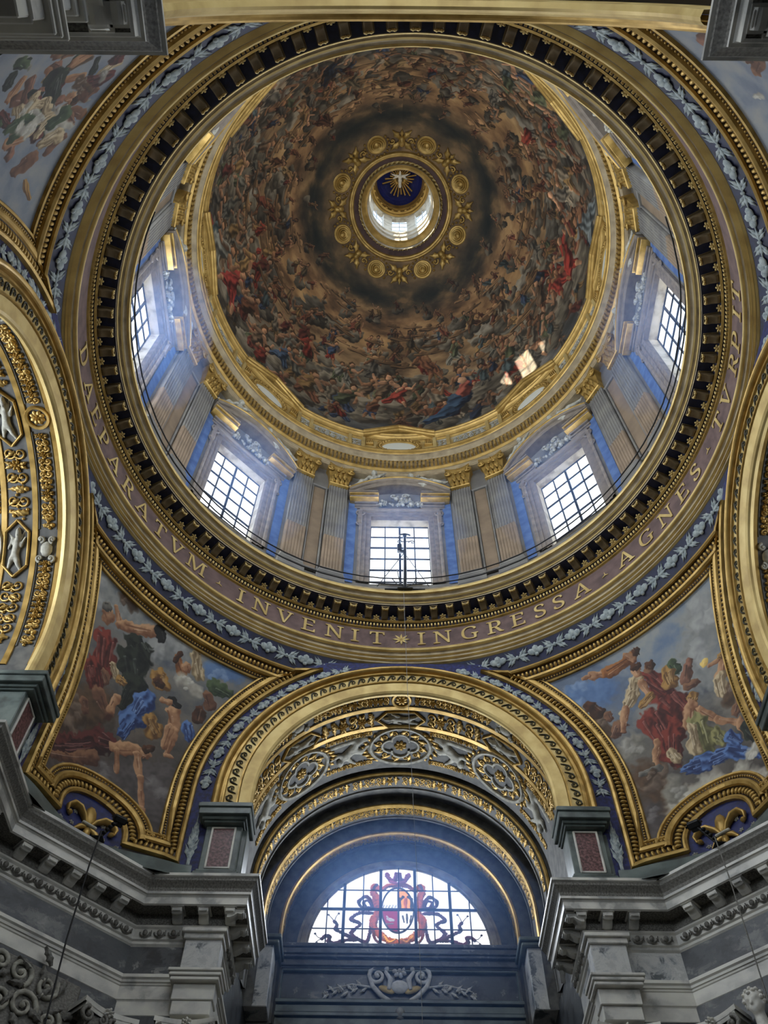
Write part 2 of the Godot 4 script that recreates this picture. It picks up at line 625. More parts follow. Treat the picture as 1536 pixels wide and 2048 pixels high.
# a plump stucco child with limbs posed by points, for reliefs and pediments
func child_figure(pose: Dictionary, cell := 0.03) -> MB:
	var b := []
	var hip: Vector3 = pose.hip; var chest: Vector3 = pose.chest; var head: Vector3 = pose.head
	b.append([hip, chest, 0.17, 0.16])
	b.append([chest, chest.lerp(head, 0.6), 0.12, 0.07])
	b.append([head, head + Vector3(0, 0.04, 0), 0.125, 0.115])
	b.append([head + Vector3(0, 0.07, 0.04), head + Vector3(0, 0.1, -0.05), 0.08, 0.09])   # hair
	b.append([head + Vector3(0, -0.01, 0.12), head + Vector3(0, -0.03, 0.13), 0.025, 0.028])   # nose
	for e in [-1.0, 1.0]:
		b.append([head + Vector3(e * 0.055, -0.04, 0.09), head + Vector3(e * 0.05, -0.045, 0.09), 0.04, 0.035])   # cheek
	for arm in pose.arms:
		b.append([chest, arm[0], 0.09, 0.07])
		b.append([arm[0], arm[1], 0.068, 0.045])
		b.append([arm[1], arm[1] + (arm[1] - arm[0]).normalized() * 0.07, 0.048, 0.032])
	for leg in pose.legs:
		b.append([hip, leg[0], 0.15, 0.10])
		b.append([leg[0], leg[1], 0.095, 0.058])
		b.append([leg[1], leg[2], 0.055, 0.035])
	for extra in pose.get("more", []): b.append(extra)
	return skin(b, cell, 0.03)


# ------------------------------------------------------------------ the shell

const QUARTERS := ["front_right", "rear_right", "rear_left", "front_left"]
const SIDES := ["front", "right", "rear", "left"]
const SIDE_WORDS := ["far arm facing the viewer", "right-hand arm", "near arm over the viewer", "left-hand arm"]

func build_shell() -> void:
	var mb := MB.new()
	mb.box(Vector3(0, -0.2, 0), Vector3(32, 0.4, 32))
	struct("floor", mb.mesh(), "stone_floor", "polished stone church floor below the dome")
	var poly := PackedVector2Array([Vector2(4.05, -14.8), Vector2(4.05, -8.65), Vector2(5.92, -8.65), Vector2(8.65, -5.92), Vector2(8.65, -4.05), Vector2(14.8, -4.05), Vector2(14.8, -14.8)])
	var mass := MB.new()
	mass.prism(poly, 0.0, 14.12)
	mass.bend(func(p): return Vector3(p.x, p.z, p.y))
	var arm := MB.new()
	arm.box(Vector3(0, 10.9, -14.65), Vector3(8.1, 21.8, 0.3))
	var roof := MB.new()
	var rows := []
	for z in [-14.9, -8.3]:
		var r := PackedVector3Array()
		for i in 25:
			var a := PI * i / 24
			r.append(Vector3(cos(a) * 4.7, SPRING + sin(a) * 4.7, z))
		rows.append(r)
	roof.grid(rows)
	for k in 4:
		var q := struct("wall_" + QUARTERS[k], mass.mesh(), "marble_gray", "gray veined marble pier mass at the %s of the crossing" % QUARTERS[k].replace("_", " "))
		q.rotation.y = -PI / 2 * k
		var w := struct("wall_" + SIDES[k], arm.mesh(), "marble_gray", "end wall of the " + SIDE_WORDS[k])
		w.rotation.y = -PI / 2 * k
		var c := struct("ceiling_" + SIDES[k], roof.mesh(), "outer", "outer shell of the vault over the " + SIDE_WORDS[k])
		c.rotation.y = -PI / 2 * k
	# outside skins, so that the walls have thickness
	var out := MB.new()
	out.lathe([Vector2(14, 21.9), Vector2(9.4, 22.6), Vector2(9.3, 35.5), Vector2(8.9, 36.4)])
	struct("wall_drum_outside", out.mesh(), "outer", "outer masonry skin of the drum")
	var cap := MB.new()
	var prof := []
	for i in 21:
		var t := deg_to_rad(78.0 * i / 20)
		prof.append(Vector2(8.9 * cos(t), 36.4 + 9.4 * sin(t)))
	cap.lathe(prof)
	struct("ceiling_outside", cap.mesh(), "outer", "outer lead skin of the dome")


# ------------------------------------------------------------------ the ring cornice with its inscription

func build_ring() -> void:
	var ring := thing("ring_cornice", "huge gilded ring cornice with a lettered band that carries the drum", "cornice")
	var mb := MB.new()
	mb.lathe([Vector2(8.52, 22.05), Vector2(8.43, 22.11), Vector2(8.40, 22.20), Vector2(8.40, 22.26), Vector2(8.36, 22.29), Vector2(8.36, 22.40), Vector2(8.32, 22.42), Vector2(8.32, 22.53), Vector2(8.28, 22.56)], 0, 360, 180)
	obj("fascia", mb.mesh(), "tan", ring)
	mb = MB.new()
	for y in [22.13, 22.275, 22.41]: mb.lathe([Vector2(8.43 - (y - 22.1) * 0.25, y - 0.022), Vector2(8.37 - (y - 22.1) * 0.25, y), Vector2(8.42 - (y - 22.1) * 0.25, y + 0.022)], 0, 360, 180)
	obj("gilt_fillet", mb.mesh(), "gold_pale", ring)
	mb = MB.new()
	var bead := []
	for i in 9:
		var a := PI * i / 8
		bead.append(Vector2(8.28 - sin(a) * 0.09, 22.61 - cos(a) * 0.055))
	bead.append_array([Vector2(8.24, 22.675), Vector2(8.22, 22.675), Vector2(8.22, 22.70), Vector2(8.25, 22.705)])
	mb.lathe(bead, 0, 360, 180)
	obj("gilt_torus", mb.mesh(), "gold_pale", ring)
	mb = MB.new()
	mb.lathe([Vector2(8.25, 22.70), Vector2(8.25, 23.60)], 0, 360, 180)
	obj("frieze", mb.mesh(), "mauve", ring)
	mb = MB.new()
	mb.lathe([Vector2(8.25, 23.58), Vector2(8.19, 23.61), Vector2(8.19, 23.645), Vector2(8.25, 23.66)], 0, 360, 180)
	mb.lathe([Vector2(8.13, 23.83), Vector2(8.08, 23.86), Vector2(8.08, 23.90), Vector2(8.13, 23.92)], 0, 360, 180)
	obj("gilt_bed_fillet", mb.mesh(), "gold", ring)
	mb = MB.new()
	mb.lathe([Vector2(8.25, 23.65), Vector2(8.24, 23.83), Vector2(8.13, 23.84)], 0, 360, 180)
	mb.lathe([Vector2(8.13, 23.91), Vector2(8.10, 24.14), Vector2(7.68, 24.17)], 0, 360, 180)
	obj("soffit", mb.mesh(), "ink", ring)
	mb = MB.new()
	for i in 480:
		var a := 360.0 * i / 480
		var b := Basis(Vector3.UP, -deg_to_rad(a))
		mb.box(dir(a) * 8.19 + Vector3(0, 23.745, 0), Vector3(0.055, 0.11, 0.09), 0.0, b)
	var dent := obj("dentil_row", mb.mesh(), "gold_pale", ring)
	dent.set_meta("kind", "stuff")
	mb = MB.new()
	var lip := [Vector2(7.70, 24.17), Vector2(7.68, 24.24), Vector2(7.655, 24.25), Vector2(7.655, 24.29), Vector2(7.60, 24.31)]
	for i in 7:
		var t := i / 6.0
		lip.append(Vector2(7.60 - 0.14 * t - 0.03 * sin(t * TAU), 24.31 + 0.13 * t))
	mb.lathe(lip, 0, 360, 180)
	obj("lip_moulding", mb.mesh(), "tan", ring)
	mb = MB.new()
	mb.lathe([Vector2(7.58, 24.31), Vector2(7.535, 24.335), Vector2(7.55, 24.37)], 0, 360, 180)
	mb.lathe([Vector2(7.47, 24.44), Vector2(7.40, 24.45), Vector2(7.38, 24.49), Vector2(7.385, 24.53), Vector2(7.42, 24.56), Vector2(7.42, 24.62)], 0, 360, 180)
	mb.lathe([Vector2(7.66, 24.235), Vector2(7.635, 24.26), Vector2(7.66, 24.285)], 0, 360, 180)
	obj("gilt_lip", mb.mesh(), "gold_pale", ring)
	mb = MB.new()
	mb.lathe([Vector2(7.42, 24.62), Vector2(8.1, 24.68)], 0, 360, 96)
	obj("walkway", mb.mesh(), "plaster", ring)
	# modillions: a scrolled bracket with a leafed front, and a rosette between each two
	var br := MB.new()
	var side := [Vector2(0, 24.13), Vector2(0, 23.93), Vector2(0.06, 23.90), Vector2(0.13, 23.92), Vector2(0.24, 23.985), Vector2(0.30, 23.975), Vector2(0.345, 24.0), Vector2(0.36, 24.05), Vector2(0.345, 24.13)]
	var rows := []
	for x in [-0.095, -0.06, 0.0, 0.06, 0.095]:
		var r := PackedVector3Array()
		for q in side: r.append(Vector3(x, q.y - (0.015 if absf(x) == 0.06 else 0.0), 8.1 - q.x))
		rows.append(r)
	br.grid(rows)
	for x in [0, 4]:
		for i in range(1, side.size() - 1):
			var n := br.v.size()
			br.v.append(rows[x][0]); br.v.append(rows[x][i]); br.v.append(rows[x][i + 1])
			br.tri(n, n + 1, n + 2)
	br.box(Vector3(0, 24.135, 7.915), Vector3(0.26, 0.03, 0.40))
	br.bend(func(p): return Vector3(p.x, p.y, -p.z))
	var tip := MB.new()
	for x in [-0.055, 0.055]:
		tip.ball(Vector3(x, 24.0, -7.735), Vector3(0.05, 0.045, 0.04), Basis(), 6)
		tip.ball(Vector3(x * 1.6, 24.06, -7.735), Vector3(0.03, 0.05, 0.03), Basis(), 5)
		tip.ball(Vector3(x, 23.93, -8.03), Vector3(0.05, 0.03, 0.05), Basis(), 6)
	tip.ball(Vector3(0, 23.985, -7.74), Vector3(0.03, 0.03, 0.03), Basis(), 6)
	var bm := br.mesh(); var tm := tip.mesh()
	var rose := MB.new()
	flower(rose, Vector2.ZERO, 0.115, 6, 0.045)
	var rb := Basis(Vector3.RIGHT, deg_to_rad(40))
	rose.bend(func(p): return rb * p + Vector3(0, 23.99, -8.085))
	var rm := rose.mesh()
	for i in 96:
		var a := 3.75 * i
		var o := obj("modillion", bm, "bracket_tan", ring, Vector3.ZERO, -deg_to_rad(a))
		obj("leaf_tip", tm, "gold_pale", o)
		obj("rosette", rm, "gold_pale", ring, Vector3.ZERO, -deg_to_rad(a + 1.875))
	# the inscription
	var font := SystemFont.new()
	font.font_names = PackedStringArray(["Droid Serif"])
	var text := [["D", -95.1], ["A", -88.9], ["E", -83.9], ["P", -79.2], ["A", -74.0], ["R", -68.6], ["A", -63.3], ["T", -57.9], ["V", -53.0], ["M", -47.4],
		["I", -36.0], ["N", -31.2], ["V", -25.8], ["E", -20.3], ["N", -14.6], ["I", -10.0], ["T", -5.2], ["I", 4.4], ["N", 8.9], ["G", 14.7], ["R", 20.3], ["E", 25.5], ["S", 30.5], ["S", 34.8], ["A", 40.3],
		["A", 51.4], ["G", 57.1], ["N", 63.0], ["E", 68.6], ["S", 73.4], ["T", 83.7], ["V", 88.6], ["R", 94.8], ["P", 98.9], ["I", 103.8], ["T", 107.5]]
	var made := {}
	for l in text:
		if not made.has(l[0]):
			var t := TextMesh.new()
			t.font = font
			t.font_size = 64
			t.pixel_size = 0.0128
			t.depth = 0.02
			t.text = l[0]
			made[l[0]] = t
		obj("letter", made[l[0]], "gold_pale", ring, dir(l[1]) * 8.225 + Vector3(0, 23.14, 0), -deg_to_rad(l[1]))
	var star := MB.new()
	for i in 8:
		var a := TAU * i / 8
		var d := Vector2(cos(a), sin(a))
		leaf(star, d * 0.05, d * 0.27, 0.13, 0.03, 1)
	flower(star, Vector2.ZERO, 0.09, 6, 0.04)
	obj("star_ornament", star.mesh(), "gold_pale", ring, dir(0) * 8.24 + Vector3(0, 23.14, 0), 0.0)
	var stop := MB.new()
	for i in 3:
		var a := TAU * i / 3 + PI / 2
		leaf(stop, Vector2.ZERO, Vector2(cos(a), sin(a)) * 0.13, 0.07, 0.025, 1)
	for a in [-41.4, 46.0, 78.3]: obj("stop_mark", stop.mesh(), "gold_pale", ring, dir(a) * 8.24 + Vector3(0, 23.1, 0), -deg_to_rad(a))
	# the blue band below it, with leaf sprays and blossoms
	var band := thing("leaf_frieze", "dark blue band with pale leaf sprays running under the ring cornice", "frieze")
	mb = MB.new()
	var prof := []
	for i in 6:
		var y := 21.4 + (22.09 - 21.4) * i / 5.0
		prof.append(Vector2(sqrt(SPHERE * SPHERE - (y - SPRING) * (y - SPRING)) - 0.03, y))
	mb.lathe(prof, 0, 360, 180)
	obj("ground", mb.mesh(), "navy", band)
	var spray := leaf_spray(0.66, 0.52)
	var bloom := blossom(0.52)
	for i in 92:
		var a := 360.0 * i / 92
		if absf(wrapf(a, -45, 45)) < 15.5: continue
		var y := 21.84
		var r := sqrt(SPHERE * SPHERE - (y - SPRING) * (y - SPRING)) - 0.04
		var o := obj("leaf_spray" if i % 2 == 0 else "blossom", (spray if i % 2 == 0 else bloom), "leaf_blue", band, dir(a) * r + Vector3(0, y, 0))
		o.basis = Basis(Vector3.UP, -deg_to_rad(a)) * Basis(Vector3.RIGHT, deg_to_rad(30))


func leaf_spray(w: float, h: float) -> ArrayMesh:
	var mb := MB.new()
	for s in [-1.0, 1.0]:
		leaf(mb, Vector2(0, 0), Vector2(s * w * 0.60, h * 0.05), h * 0.26, 0.03, 2)
		for q in [0.10, 0.24]:
			leaf(mb, Vector2(s * w * q, 0), Vector2(s * w * (q + 0.28), h * 0.46), h * 0.22, 0.03, 2)
			leaf(mb, Vector2(s * w * q, 0), Vector2(s * w * (q + 0.28), -h * 0.42), h * 0.22, 0.03, 2)
	mb.ball(Vector3(0, 0, 0.02), Vector3(0.045, 0.07, 0.03), Basis(), 6, true)
	return mb.mesh()


func blossom(w: float) -> ArrayMesh:
	var mb := MB.new()
	for i in 3:
		var a := PI / 2 + (i - 1) * 1.05
		mb.ball(Vector3(cos(a) * w * 0.28, sin(a) * w * 0.22 - 0.03, 0.02), Vector3(w * 0.25, w * 0.2, 0.035), Basis(Vector3.BACK, a), 8, true)
	mb.ball(Vector3(0, -w * 0.16, 0.03), Vector3(w * 0.13, w * 0.13, 0.04), Basis(), 6, true)
	return mb.mesh()


# ------------------------------------------------------------------ the drum

const WINDOW_AT := [0.0, 45.0, 90.0, -45.0, -90.0, 135.0, -135.0, 180.0]
const WINDOW_WORDS := ["central drum window", "front right drum window", "far right drum window", "front left drum window", "far left drum window", "rear right drum window", "rear left drum window", "drum window above the viewer"]
const SILL := 25.7
const HEAD := 30.08

func build_drum() -> void:
	# the wall, pierced by eight windows
	var mb := MB.new()
	var open := 7.72
	for k in 8:
		var a := 45.0 * k
		mb.lathe([Vector2(8.0, 24.6), Vector2(8.0, SILL)], a - open, a + open, 8)
		mb.lathe([Vector2(8.0, HEAD), Vector2(8.0, 35.0)], a - open, a + open, 8)
		mb.lathe([Vector2(8.0, 24.6), Vector2(8.0, SILL), Vector2(8.0, HEAD), Vector2(8.0, 35.0)], a + open, a + 45 - open, 12)
	struct("wall_drum", mb.mesh(), "plaster", "pale gray plaster wall of the drum")
	mb = MB.new()
	for k in 8:
		for s in [-1.0, 1.0]:
			var a: float = 45.0 * k + s * 12.8
			mb.lathe([Vector2(7.97, SILL - 0.1), Vector2(7.97, 31.3)], a - 1.15, a + 1.15, 3)
	var strips := struct("trim_1", mb.mesh(), "lapis", "blue painted strips beside the drum windows")
	mb = MB.new()
	mb.lathe([Vector2(8.0, 24.65), Vector2(7.80, 24.66), Vector2(7.80, 24.95), Vector2(7.76, 24.98), Vector2(7.76, 25.12), Vector2(7.86, 25.16), Vector2(7.86, 25.32), Vector2(8.0, 25.4)], 0, 360, 120)
	struct("trim_2", mb.mesh(), "tan", "stepped plinth round the foot of the drum")
	# windows
	var ow := 8.0 * sin(deg_to_rad(open))
	var reveal := MB.new()
	var fz := -8.0 * cos(deg_to_rad(open))
	var pz := -8.36
	reveal.quad(Vector3(-ow, SILL, fz), Vector3(-ow, HEAD, fz), Vector3(-ow, HEAD, pz), Vector3(-ow, SILL, pz))
	reveal.quad(Vector3(ow, SILL, fz), Vector3(ow, SILL, pz), Vector3(ow, HEAD, pz), Vector3(ow, HEAD, fz))
	reveal.quad(Vector3(-ow, HEAD, fz), Vector3(ow, HEAD, fz), Vector3(ow, HEAD, pz), Vector3(-ow, HEAD, pz))
	reveal.quad(Vector3(-ow, SILL, fz), Vector3(-ow, SILL, pz), Vector3(ow, SILL, pz), Vector3(ow, SILL, fz))
	var rm := reveal.mesh()
	var pw := ow * 2 / 4
	var ph := (HEAD - SILL) / 6
	var pane := MB.new()
	pane.box(Vector3(0, 0, -0.015), Vector3(pw - 0.035, ph - 0.035, 0.02), 0.006)
	var pm := pane.mesh()
	var bars := []
	for i in 5:
		var b := MB.new()
		b.box(Vector3(-ow + i * pw, (SILL + HEAD) / 2, pz + 0.015), Vector3(0.075 if i == 2 else 0.04, HEAD - SILL, 0.06))
		bars.append(b.mesh())
	for j in 7:
		var b := MB.new()
		b.box(Vector3(0, SILL + j * ph, pz + 0.015), Vector3(ow * 2, 0.06 if j == 2 or j == 4 else 0.035, 0.05))
		bars.append(b.mesh())
	for k in 8:
		var a: float = WINDOW_AT[k]
		var w := Node3D.new()
		w.name = "window_%d" % (k + 1)
		add_child(w)
		w.rotation.y = -deg_to_rad(a)
		tag(w, "tall white-paned light of the " + WINDOW_WORDS[k], "window", "", "structure")
		obj("reveal", rm, "cream", w)
		for b in bars: obj("glazing_bar", b, "iron", w)
		for j in 6:
			for i in 4:
				var tint: String = "glass"
				if j == 5 or (k == 1 and j >= 4 and i < 2): tint = "glass_cream"
				elif k == 1 and j == 4 or k == 2: tint = "glass_blue"
				obj("pane", pm, tint, w, Vector3(-ow + (i + 0.5) * pw, SILL + (j + 0.5) * ph, pz))
		var c := dir(a)
		window_light("window_daylight", c * 7.86 + Vector3(0, (SILL + HEAD) / 2, 0), Vector3(0, (SILL + HEAD) / 2, 0), Vector2(ow * 1.92, HEAD - SILL - 0.1), DRUM_LIGHT * SKY_SHARE[k])
	build_pilasters()
	build_window_surrounds()
	build_drum_cornice()


const DRUM_LIGHT := 6.5
const SKY_SHARE := [1.0, 0.75, 0.6, 1.3, 1.6, 0.6, 1.7, 1.1]   # the sun stands at the rear left


func build_pilasters() -> void:
	# made at the front, on the circle of radius 7.8: x across, z towards the axis
	var p := thing("pilaster", "", "pilaster", Vector3.ZERO, 0.0, "fluted pilasters of the drum")
	var w := 0.72
	var prof := PackedVector2Array()   # x, depth
	prof.append(Vector2(-w / 2, -0.22)); prof.append(Vector2(-w / 2, 0))
	var n := 7
	for i in n:
		var c := -w / 2 + w * (i + 0.5) / n
		var r := w / n * 0.36
		for q in 5:
			var a := PI * q / 4
			prof.append(Vector2(c - cos(a) * r, -sin(a) * r * 0.9))
	prof.append(Vector2(w / 2, 0)); prof.append(Vector2(w / 2, -0.22))
	var shaft := MB.new()
	var rows := []
	for y in [27.9, 31.55]:
		var r := PackedVector3Array()
		for q in prof: r.append(Vector3(q.x, y, q.y))
		rows.append(r)
	shaft.sweep(rows)
	obj("shaft", shaft.mesh(), "plaster", p)
	var low := MB.new()
	rows = []
	for y in [25.75, 27.9]:
		var r := PackedVector3Array([Vector3(-w / 2, y, -0.22), Vector3(-w / 2, y, 0.004)])
		for i in n:
			var c := -w / 2 + w * (i + 0.5) / n
			for q in 5:
				var a := PI * q / 4
				r.append(Vector3(c - cos(a) * w / n * 0.42, y, sin(a) * 0.022))
		r.append(Vector3(w / 2, y, 0.004)); r.append(Vector3(w / 2, y, -0.22))
		rows.append(r)
	low.sweep(rows)
	obj("cabled_shaft", low.mesh(), "cabled", p)
	var base := MB.new()
	for q in [[25.42, 0.12, 0.10], [25.55, 0.14, 0.07], [25.66, 0.10, 0.045], [25.735, 0.06, 0.02]]:
		base.box(Vector3(0, q[0], -0.06), Vector3(w + q[2] * 2, q[1], 0.3 + q[2]), 0.03)
	base.box(Vector3(0, 25.1, -0.06), Vector3(w + 0.24, 0.5, 0.4), 0.02)
	obj("base", base.mesh(), "plaster", p)
	var cap := MB.new()
	cap.box(Vector3(0, 31.6, -0.06), Vector3(w + 0.06, 0.07, 0.36), 0.03)
	rows = []
	for q in [[31.62, 0.0], [32.1, 0.03], [32.5, 0.09], [32.72, 0.18]]:
		rows.append(PackedVector3Array([Vector3(-w / 2 - q[1], q[0], -0.25), Vector3(-w / 2 - q[1], q[0], q[1]), Vector3(w / 2 + q[1], q[0], q[1]), Vector3(w / 2 + q[1], q[0], -0.25)]))
	cap.sweep(rows)
	var ab := MB.new()
	var pl := PackedVector2Array()
	for i in 9:
		var t := i / 8.0
		pl.append(Vector2(lerpf(-w * 0.68, w * 0.68, t), 0.24 - 0.11 * sin(PI * t)))
	pl.append(Vector2(w * 0.68, -0.25)); pl.append(Vector2(-w * 0.68, -0.25))
	ab.prism(pl, 32.74, 32.95, 0.02)
	ab.bend(func(q): return Vector3(q.x, q.z, q.y))
	cap.add(ab)
	obj("capital", cap.mesh(), "gold", p)
	var lf := MB.new()
	for row in 2:
		for i in (4 if row == 0 else 3):
			var one := MB.new()
			leaf(one, Vector2(0, 0), Vector2(0, 0.54), 0.22, 0.17, 3)
			var x := -w / 2 + w * (i + (0.5 if row == 0 else 1.0)) / 4.0
			lf.add(one, Transform3D(Basis(), Vector3(x, 31.62 + row * 0.36, 0.01 + row * 0.05)))
	for s in [-1.0, 1.0]:
		var sc := MB.new()
		scroll(sc, Vector2(s * w * 0.52, 32.6), 0.16, 1.3, 0.05, PI / 2, -s, 5)
		lf.add(sc, Transform3D(Basis(), Vector3(0, 0, 0.14)))
		var s2 := MB.new()
		scroll(s2, Vector2(s * 0.11, 32.58), 0.10, 1.2, 0.035, PI / 2, s, 5)
		lf.add(s2, Transform3D(Basis(), Vector3(0, 0, 0.12)))
	flower(lf, Vector2(0, 32.84), 0.1, 5, 0.2)
	obj("acanthus_leaf", lf.mesh(), "gold", p)
	var first := true
	for k in 5:
		for s in [-1.0, 1.0]:
			for which in 1:
				var a: float = WINDOW_AT[k] + s * 17.4
				var label: String = "fluted pilaster with leafy capital just %s of the %s" % ["right" if s > 0 else "left", WINDOW_WORDS[k]]
				var q: Node3D = p if first else dup(p, "pilaster", label, Vector3.ZERO, 0.0)
				first = false
				q.set_meta("label", label)
				q.position = dir(a) * 7.8
				q.rotation.y = -deg_to_rad(a)
	for e in [[117.6, "rear right"], [-117.6, "rear left"]]:
		dup(p, "pilaster", "fluted pilaster with leafy capital beside the %s drum window" % e[1], dir(e[0]) * 7.8, -deg_to_rad(e[0]))
	# sunk panels between the pairs
	var mb := MB.new()
	mb.box(Vector3(0, 28.5, 0.02), Vector3(0.46, 5.5, 0.05), 0.02)
	var fr := MB.new()
	for s in [-1.0, 1.0]: fr.box(Vector3(s * 0.27, 28.5, 0.05), Vector3(0.07, 5.7, 0.1), 0.02)
	fr.box(Vector3(0, 31.3, 0.06), Vector3(0.66, 0.1, 0.14), 0.03)
	fr.box(Vector3(0, 25.7, 0.06), Vector3(0.62, 0.1, 0.12), 0.03)
	var words := ["right of the central drum window", "left of the central drum window", "left of the far right drum window", "right of the far left drum window", "beyond the far right drum window", "beyond the far left drum window"]
	var ats := [22.5, -22.5, 67.5, -67.5, 112.5, -112.5]
	for i in 6:
		var t := thing("wall_panel", "narrow tan panel between the two fluted pilasters " + words[i], "panel", dir(ats[i]) * 7.98, -deg_to_rad(ats[i]), "sunk panels of the drum")
		obj("field", mb.mesh(), "cabled", t)
		obj("frame", fr.mesh(), "plaster", t)


func build_window_surrounds() -> void:
	# made at the front: x across, z = distance in front of the plane 8.0
	var t := thing("window_surround", "", "window surround", Vector3.ZERO, 0.0, "pedimented surrounds of the drum windows")
	var ow := 1.075
	var path := [Vector3(-ow, SILL, 0), Vector3(-ow, HEAD, 0), Vector3(ow, HEAD, 0), Vector3(ow, SILL, 0)]
	var prof := [Vector2(-0.01, -0.1), Vector2(-0.01, 0.06), Vector2(0.16, 0.06), Vector2(0.17, 0.10), Vector2(0.31, 0.10), Vector2(0.33, 0.15), Vector2(0.38, 0.17), Vector2(0.42, 0.17), Vector2(0.44, -0.1)]
	var across := [Vector3(-1, 0, 0), Vector3(-1, 1, 0), Vector3(1, 1, 0), Vector3(1, 0, 0)]
	var rows := []
	for i in 4:
		var r := PackedVector3Array()
		for q in prof: r.append(path[i] + across[i] * q.x + Vector3(0, 0, q.y))
		rows.append(r)
	var mb := MB.new()
	for i in 3: mb.sweep([rows[i], rows[i + 1]])
	obj("architrave", mb.mesh(), "surround", t)
	mb = MB.new()
	for s in [-1.0, 1.0]:
		for q in [[30.50, 0.10, 0.10], [30.58, 0.08, 0.16], [30.72, 0.06, 0.22]]:
			mb.box(Vector3(s * 1.25, q[0] + 0.1, q[2] / 2 - 0.05), Vector3(0.9, q[1], q[2] + 0.2), 0.015)
		for q in [[30.95, 0.05, 0.36, 0.0], [31.02, 0.09, 0.48, 0.05], [31.12, 0.09, 0.56, 0.09], [31.2, 0.05, 0.60, 0.11]]:
			mb.box(Vector3(s * (1.32 + q[3] * 0.5), q[0], q[2] / 2 - 0.1), Vector3(1.0 + q[3], q[1], q[2] + 0.1), 0.012)
	obj("cornice_return", mb.mesh(), "surround", t)
	mb = MB.new()
	var ped := [Vector2(0, 0.0), Vector2(0, 0.40), Vector2(0.05, 0.46), Vector2(0.12, 0.47), Vector2(0.13, 0.55), Vector2(0.2, 0.60), Vector2(0.25, 0.60), Vector2(0.25, 0.0)]
	rows = []
	for i in 25:
		var x := -1.9 + 3.8 * i / 24
		var y := 31.2 + 0.85 * (1.0 - x * x / 3.61)
		var row := PackedVector3Array()
		for q in ped: row.append(Vector3(x, y + q.x, q.y - 0.05))
		rows.append(row)
	mb.sweep(rows)
	obj("segmental_pediment", mb.mesh(), "surround", t)
	mb = MB.new()
	rows = []
	for i in 25:
		var x := -1.92 + 3.84 * i / 24
		var y := 31.42 + 0.85 * (1.0 - x * x / 3.7)
		rows.append(PackedVector3Array([Vector3(x, y - 0.03, 0.54), Vector3(x, y - 0.015, 0.585), Vector3(x, y + 0.02, 0.585), Vector3(x, y + 0.035, 0.54)]))
	mb.sweep(rows)
	obj("gilt_edge", mb.mesh(), "gold", t)
	for s in [-1.0, 1.0]:
		for q in [[30.86, 0.50], [31.06, 0.57]]:
			mb = MB.new()
			mb.box(Vector3(s * 1.34, q[0], q[1] / 2 - 0.05), Vector3(1.10, 0.035, q[1] + 0.02), 0.01)
			obj("gilt_edge", mb.mesh(), "gold", t)
	mb = MB.new()
	for s in [-1.0, 1.0]:
		var sc := MB.new()
		scroll(sc, Vector2(s * 1.42, 30.15), 0.22, 1.2, 0.05, PI / 2, -s, 5)
		scroll(sc, Vector2(s * 1.48, 29.45), 0.13, 1.2, 0.04, -PI / 2, s, 5)
		mb.add(sc, Transform3D(Basis(), Vector3(0, 0, 0.12)))
		mb.box(Vector3(s * 1.47, 29.85, 0.1), Vector3(0.16, 0.9, 0.2), 0.03)
	obj("console", mb.mesh(), "surround", t)
	mb = MB.new()
	var r := RandomNumberGenerator.new()
	r.seed = 4
	for i in 46:
		var u := r.randf_range(-1, 1)
		var h := 0.55 * (1.0 - u * u * 0.8)
		var c := Vector2(u * 0.88, 30.72 + r.randf_range(-0.1, 1.0) * h)
		if i % 3 == 0: flower(mb, c, 0.10, 5, 0.09)
		elif i % 3 == 1: mb.ball(Vector3(c.x, c.y, 0.08), Vector3.ONE * r.randf_range(0.05, 0.09), Basis(), 6)
		else:
			var d := Vector2.from_angle(r.randf() * TAU) * 0.2
			leaf(mb, c, c + d, 0.12, 0.08, 2)
	for s in [-1.0, 1.0]: scroll(mb, Vector2(s * 0.22, 31.45), 0.16, 1.2, 0.05, 0, s, 5)
	mb.bend(func(p): return p + Vector3(0, 0, 0.12))
	obj("flower_swag", mb.mesh(), "stucco", t)
	for k in 7:
		var a: float = WINDOW_AT[k]
		var label: String = "bronze pedimented surround with a carved flower swag on the " + WINDOW_WORDS[k]
		var q: Node3D = t if k == 0 else dup(t, "window_surround", label, Vector3.ZERO, 0.0)
		q.set_meta("label", label)
		q.position = dir(a) * 7.93
		q.rotation.y = -deg_to_rad(a)
	# two stucco children lie on each pediment with a garland between them
	var fig := child_figure({"hip": Vector3(0.1, 0.28, 0), "chest": Vector3(0.32, 0.62, 0.05), "head": Vector3(0.42, 0.98, 0.1),
		"arms": [[Vector3(0.55, 0.62, 0.15), Vector3(0.80, 0.80, 0.12)], [Vector3(0.1, 0.55, 0.2), Vector3(-0.12, 0.38, 0.2)]],
		"legs": [[Vector3(-0.25, 0.42, 0.12), Vector3(-0.52, 0.12, 0.12), Vector3(-0.64, 0.1, 0.16)], [Vector3(-0.28, 0.2, 0.2), Vector3(-0.7, 0.05, 0.15), Vector3(-0.82, 0.08, 0.18)]]}, 0.045).mesh()
	var gar := MB.new()
	var pts := []
	for i in 13:
		var x := -0.75 + 1.5 * i / 12
		pts.append(Vector3(x, 32.85 - 0.28 * (1.0 - x * x / 0.5625), 0.15))
	gar.tube(pts, 0.075, 6)
	for i in 30:
		var q: Vector3 = pts[i % 13]
		gar.ball(q + Vector3(r.randf_range(-0.06, 0.06), r.randf_range(-0.07, 0.07), 0.05), Vector3.ONE * 0.06, Basis(), 5)
	for s in [-1.0, 1.0]: leaf(gar, Vector2(s * 0.1, 32.75), Vector2(s * 0.28, 33.1), 0.22, 0.12, 3)
	var gm := gar.mesh()
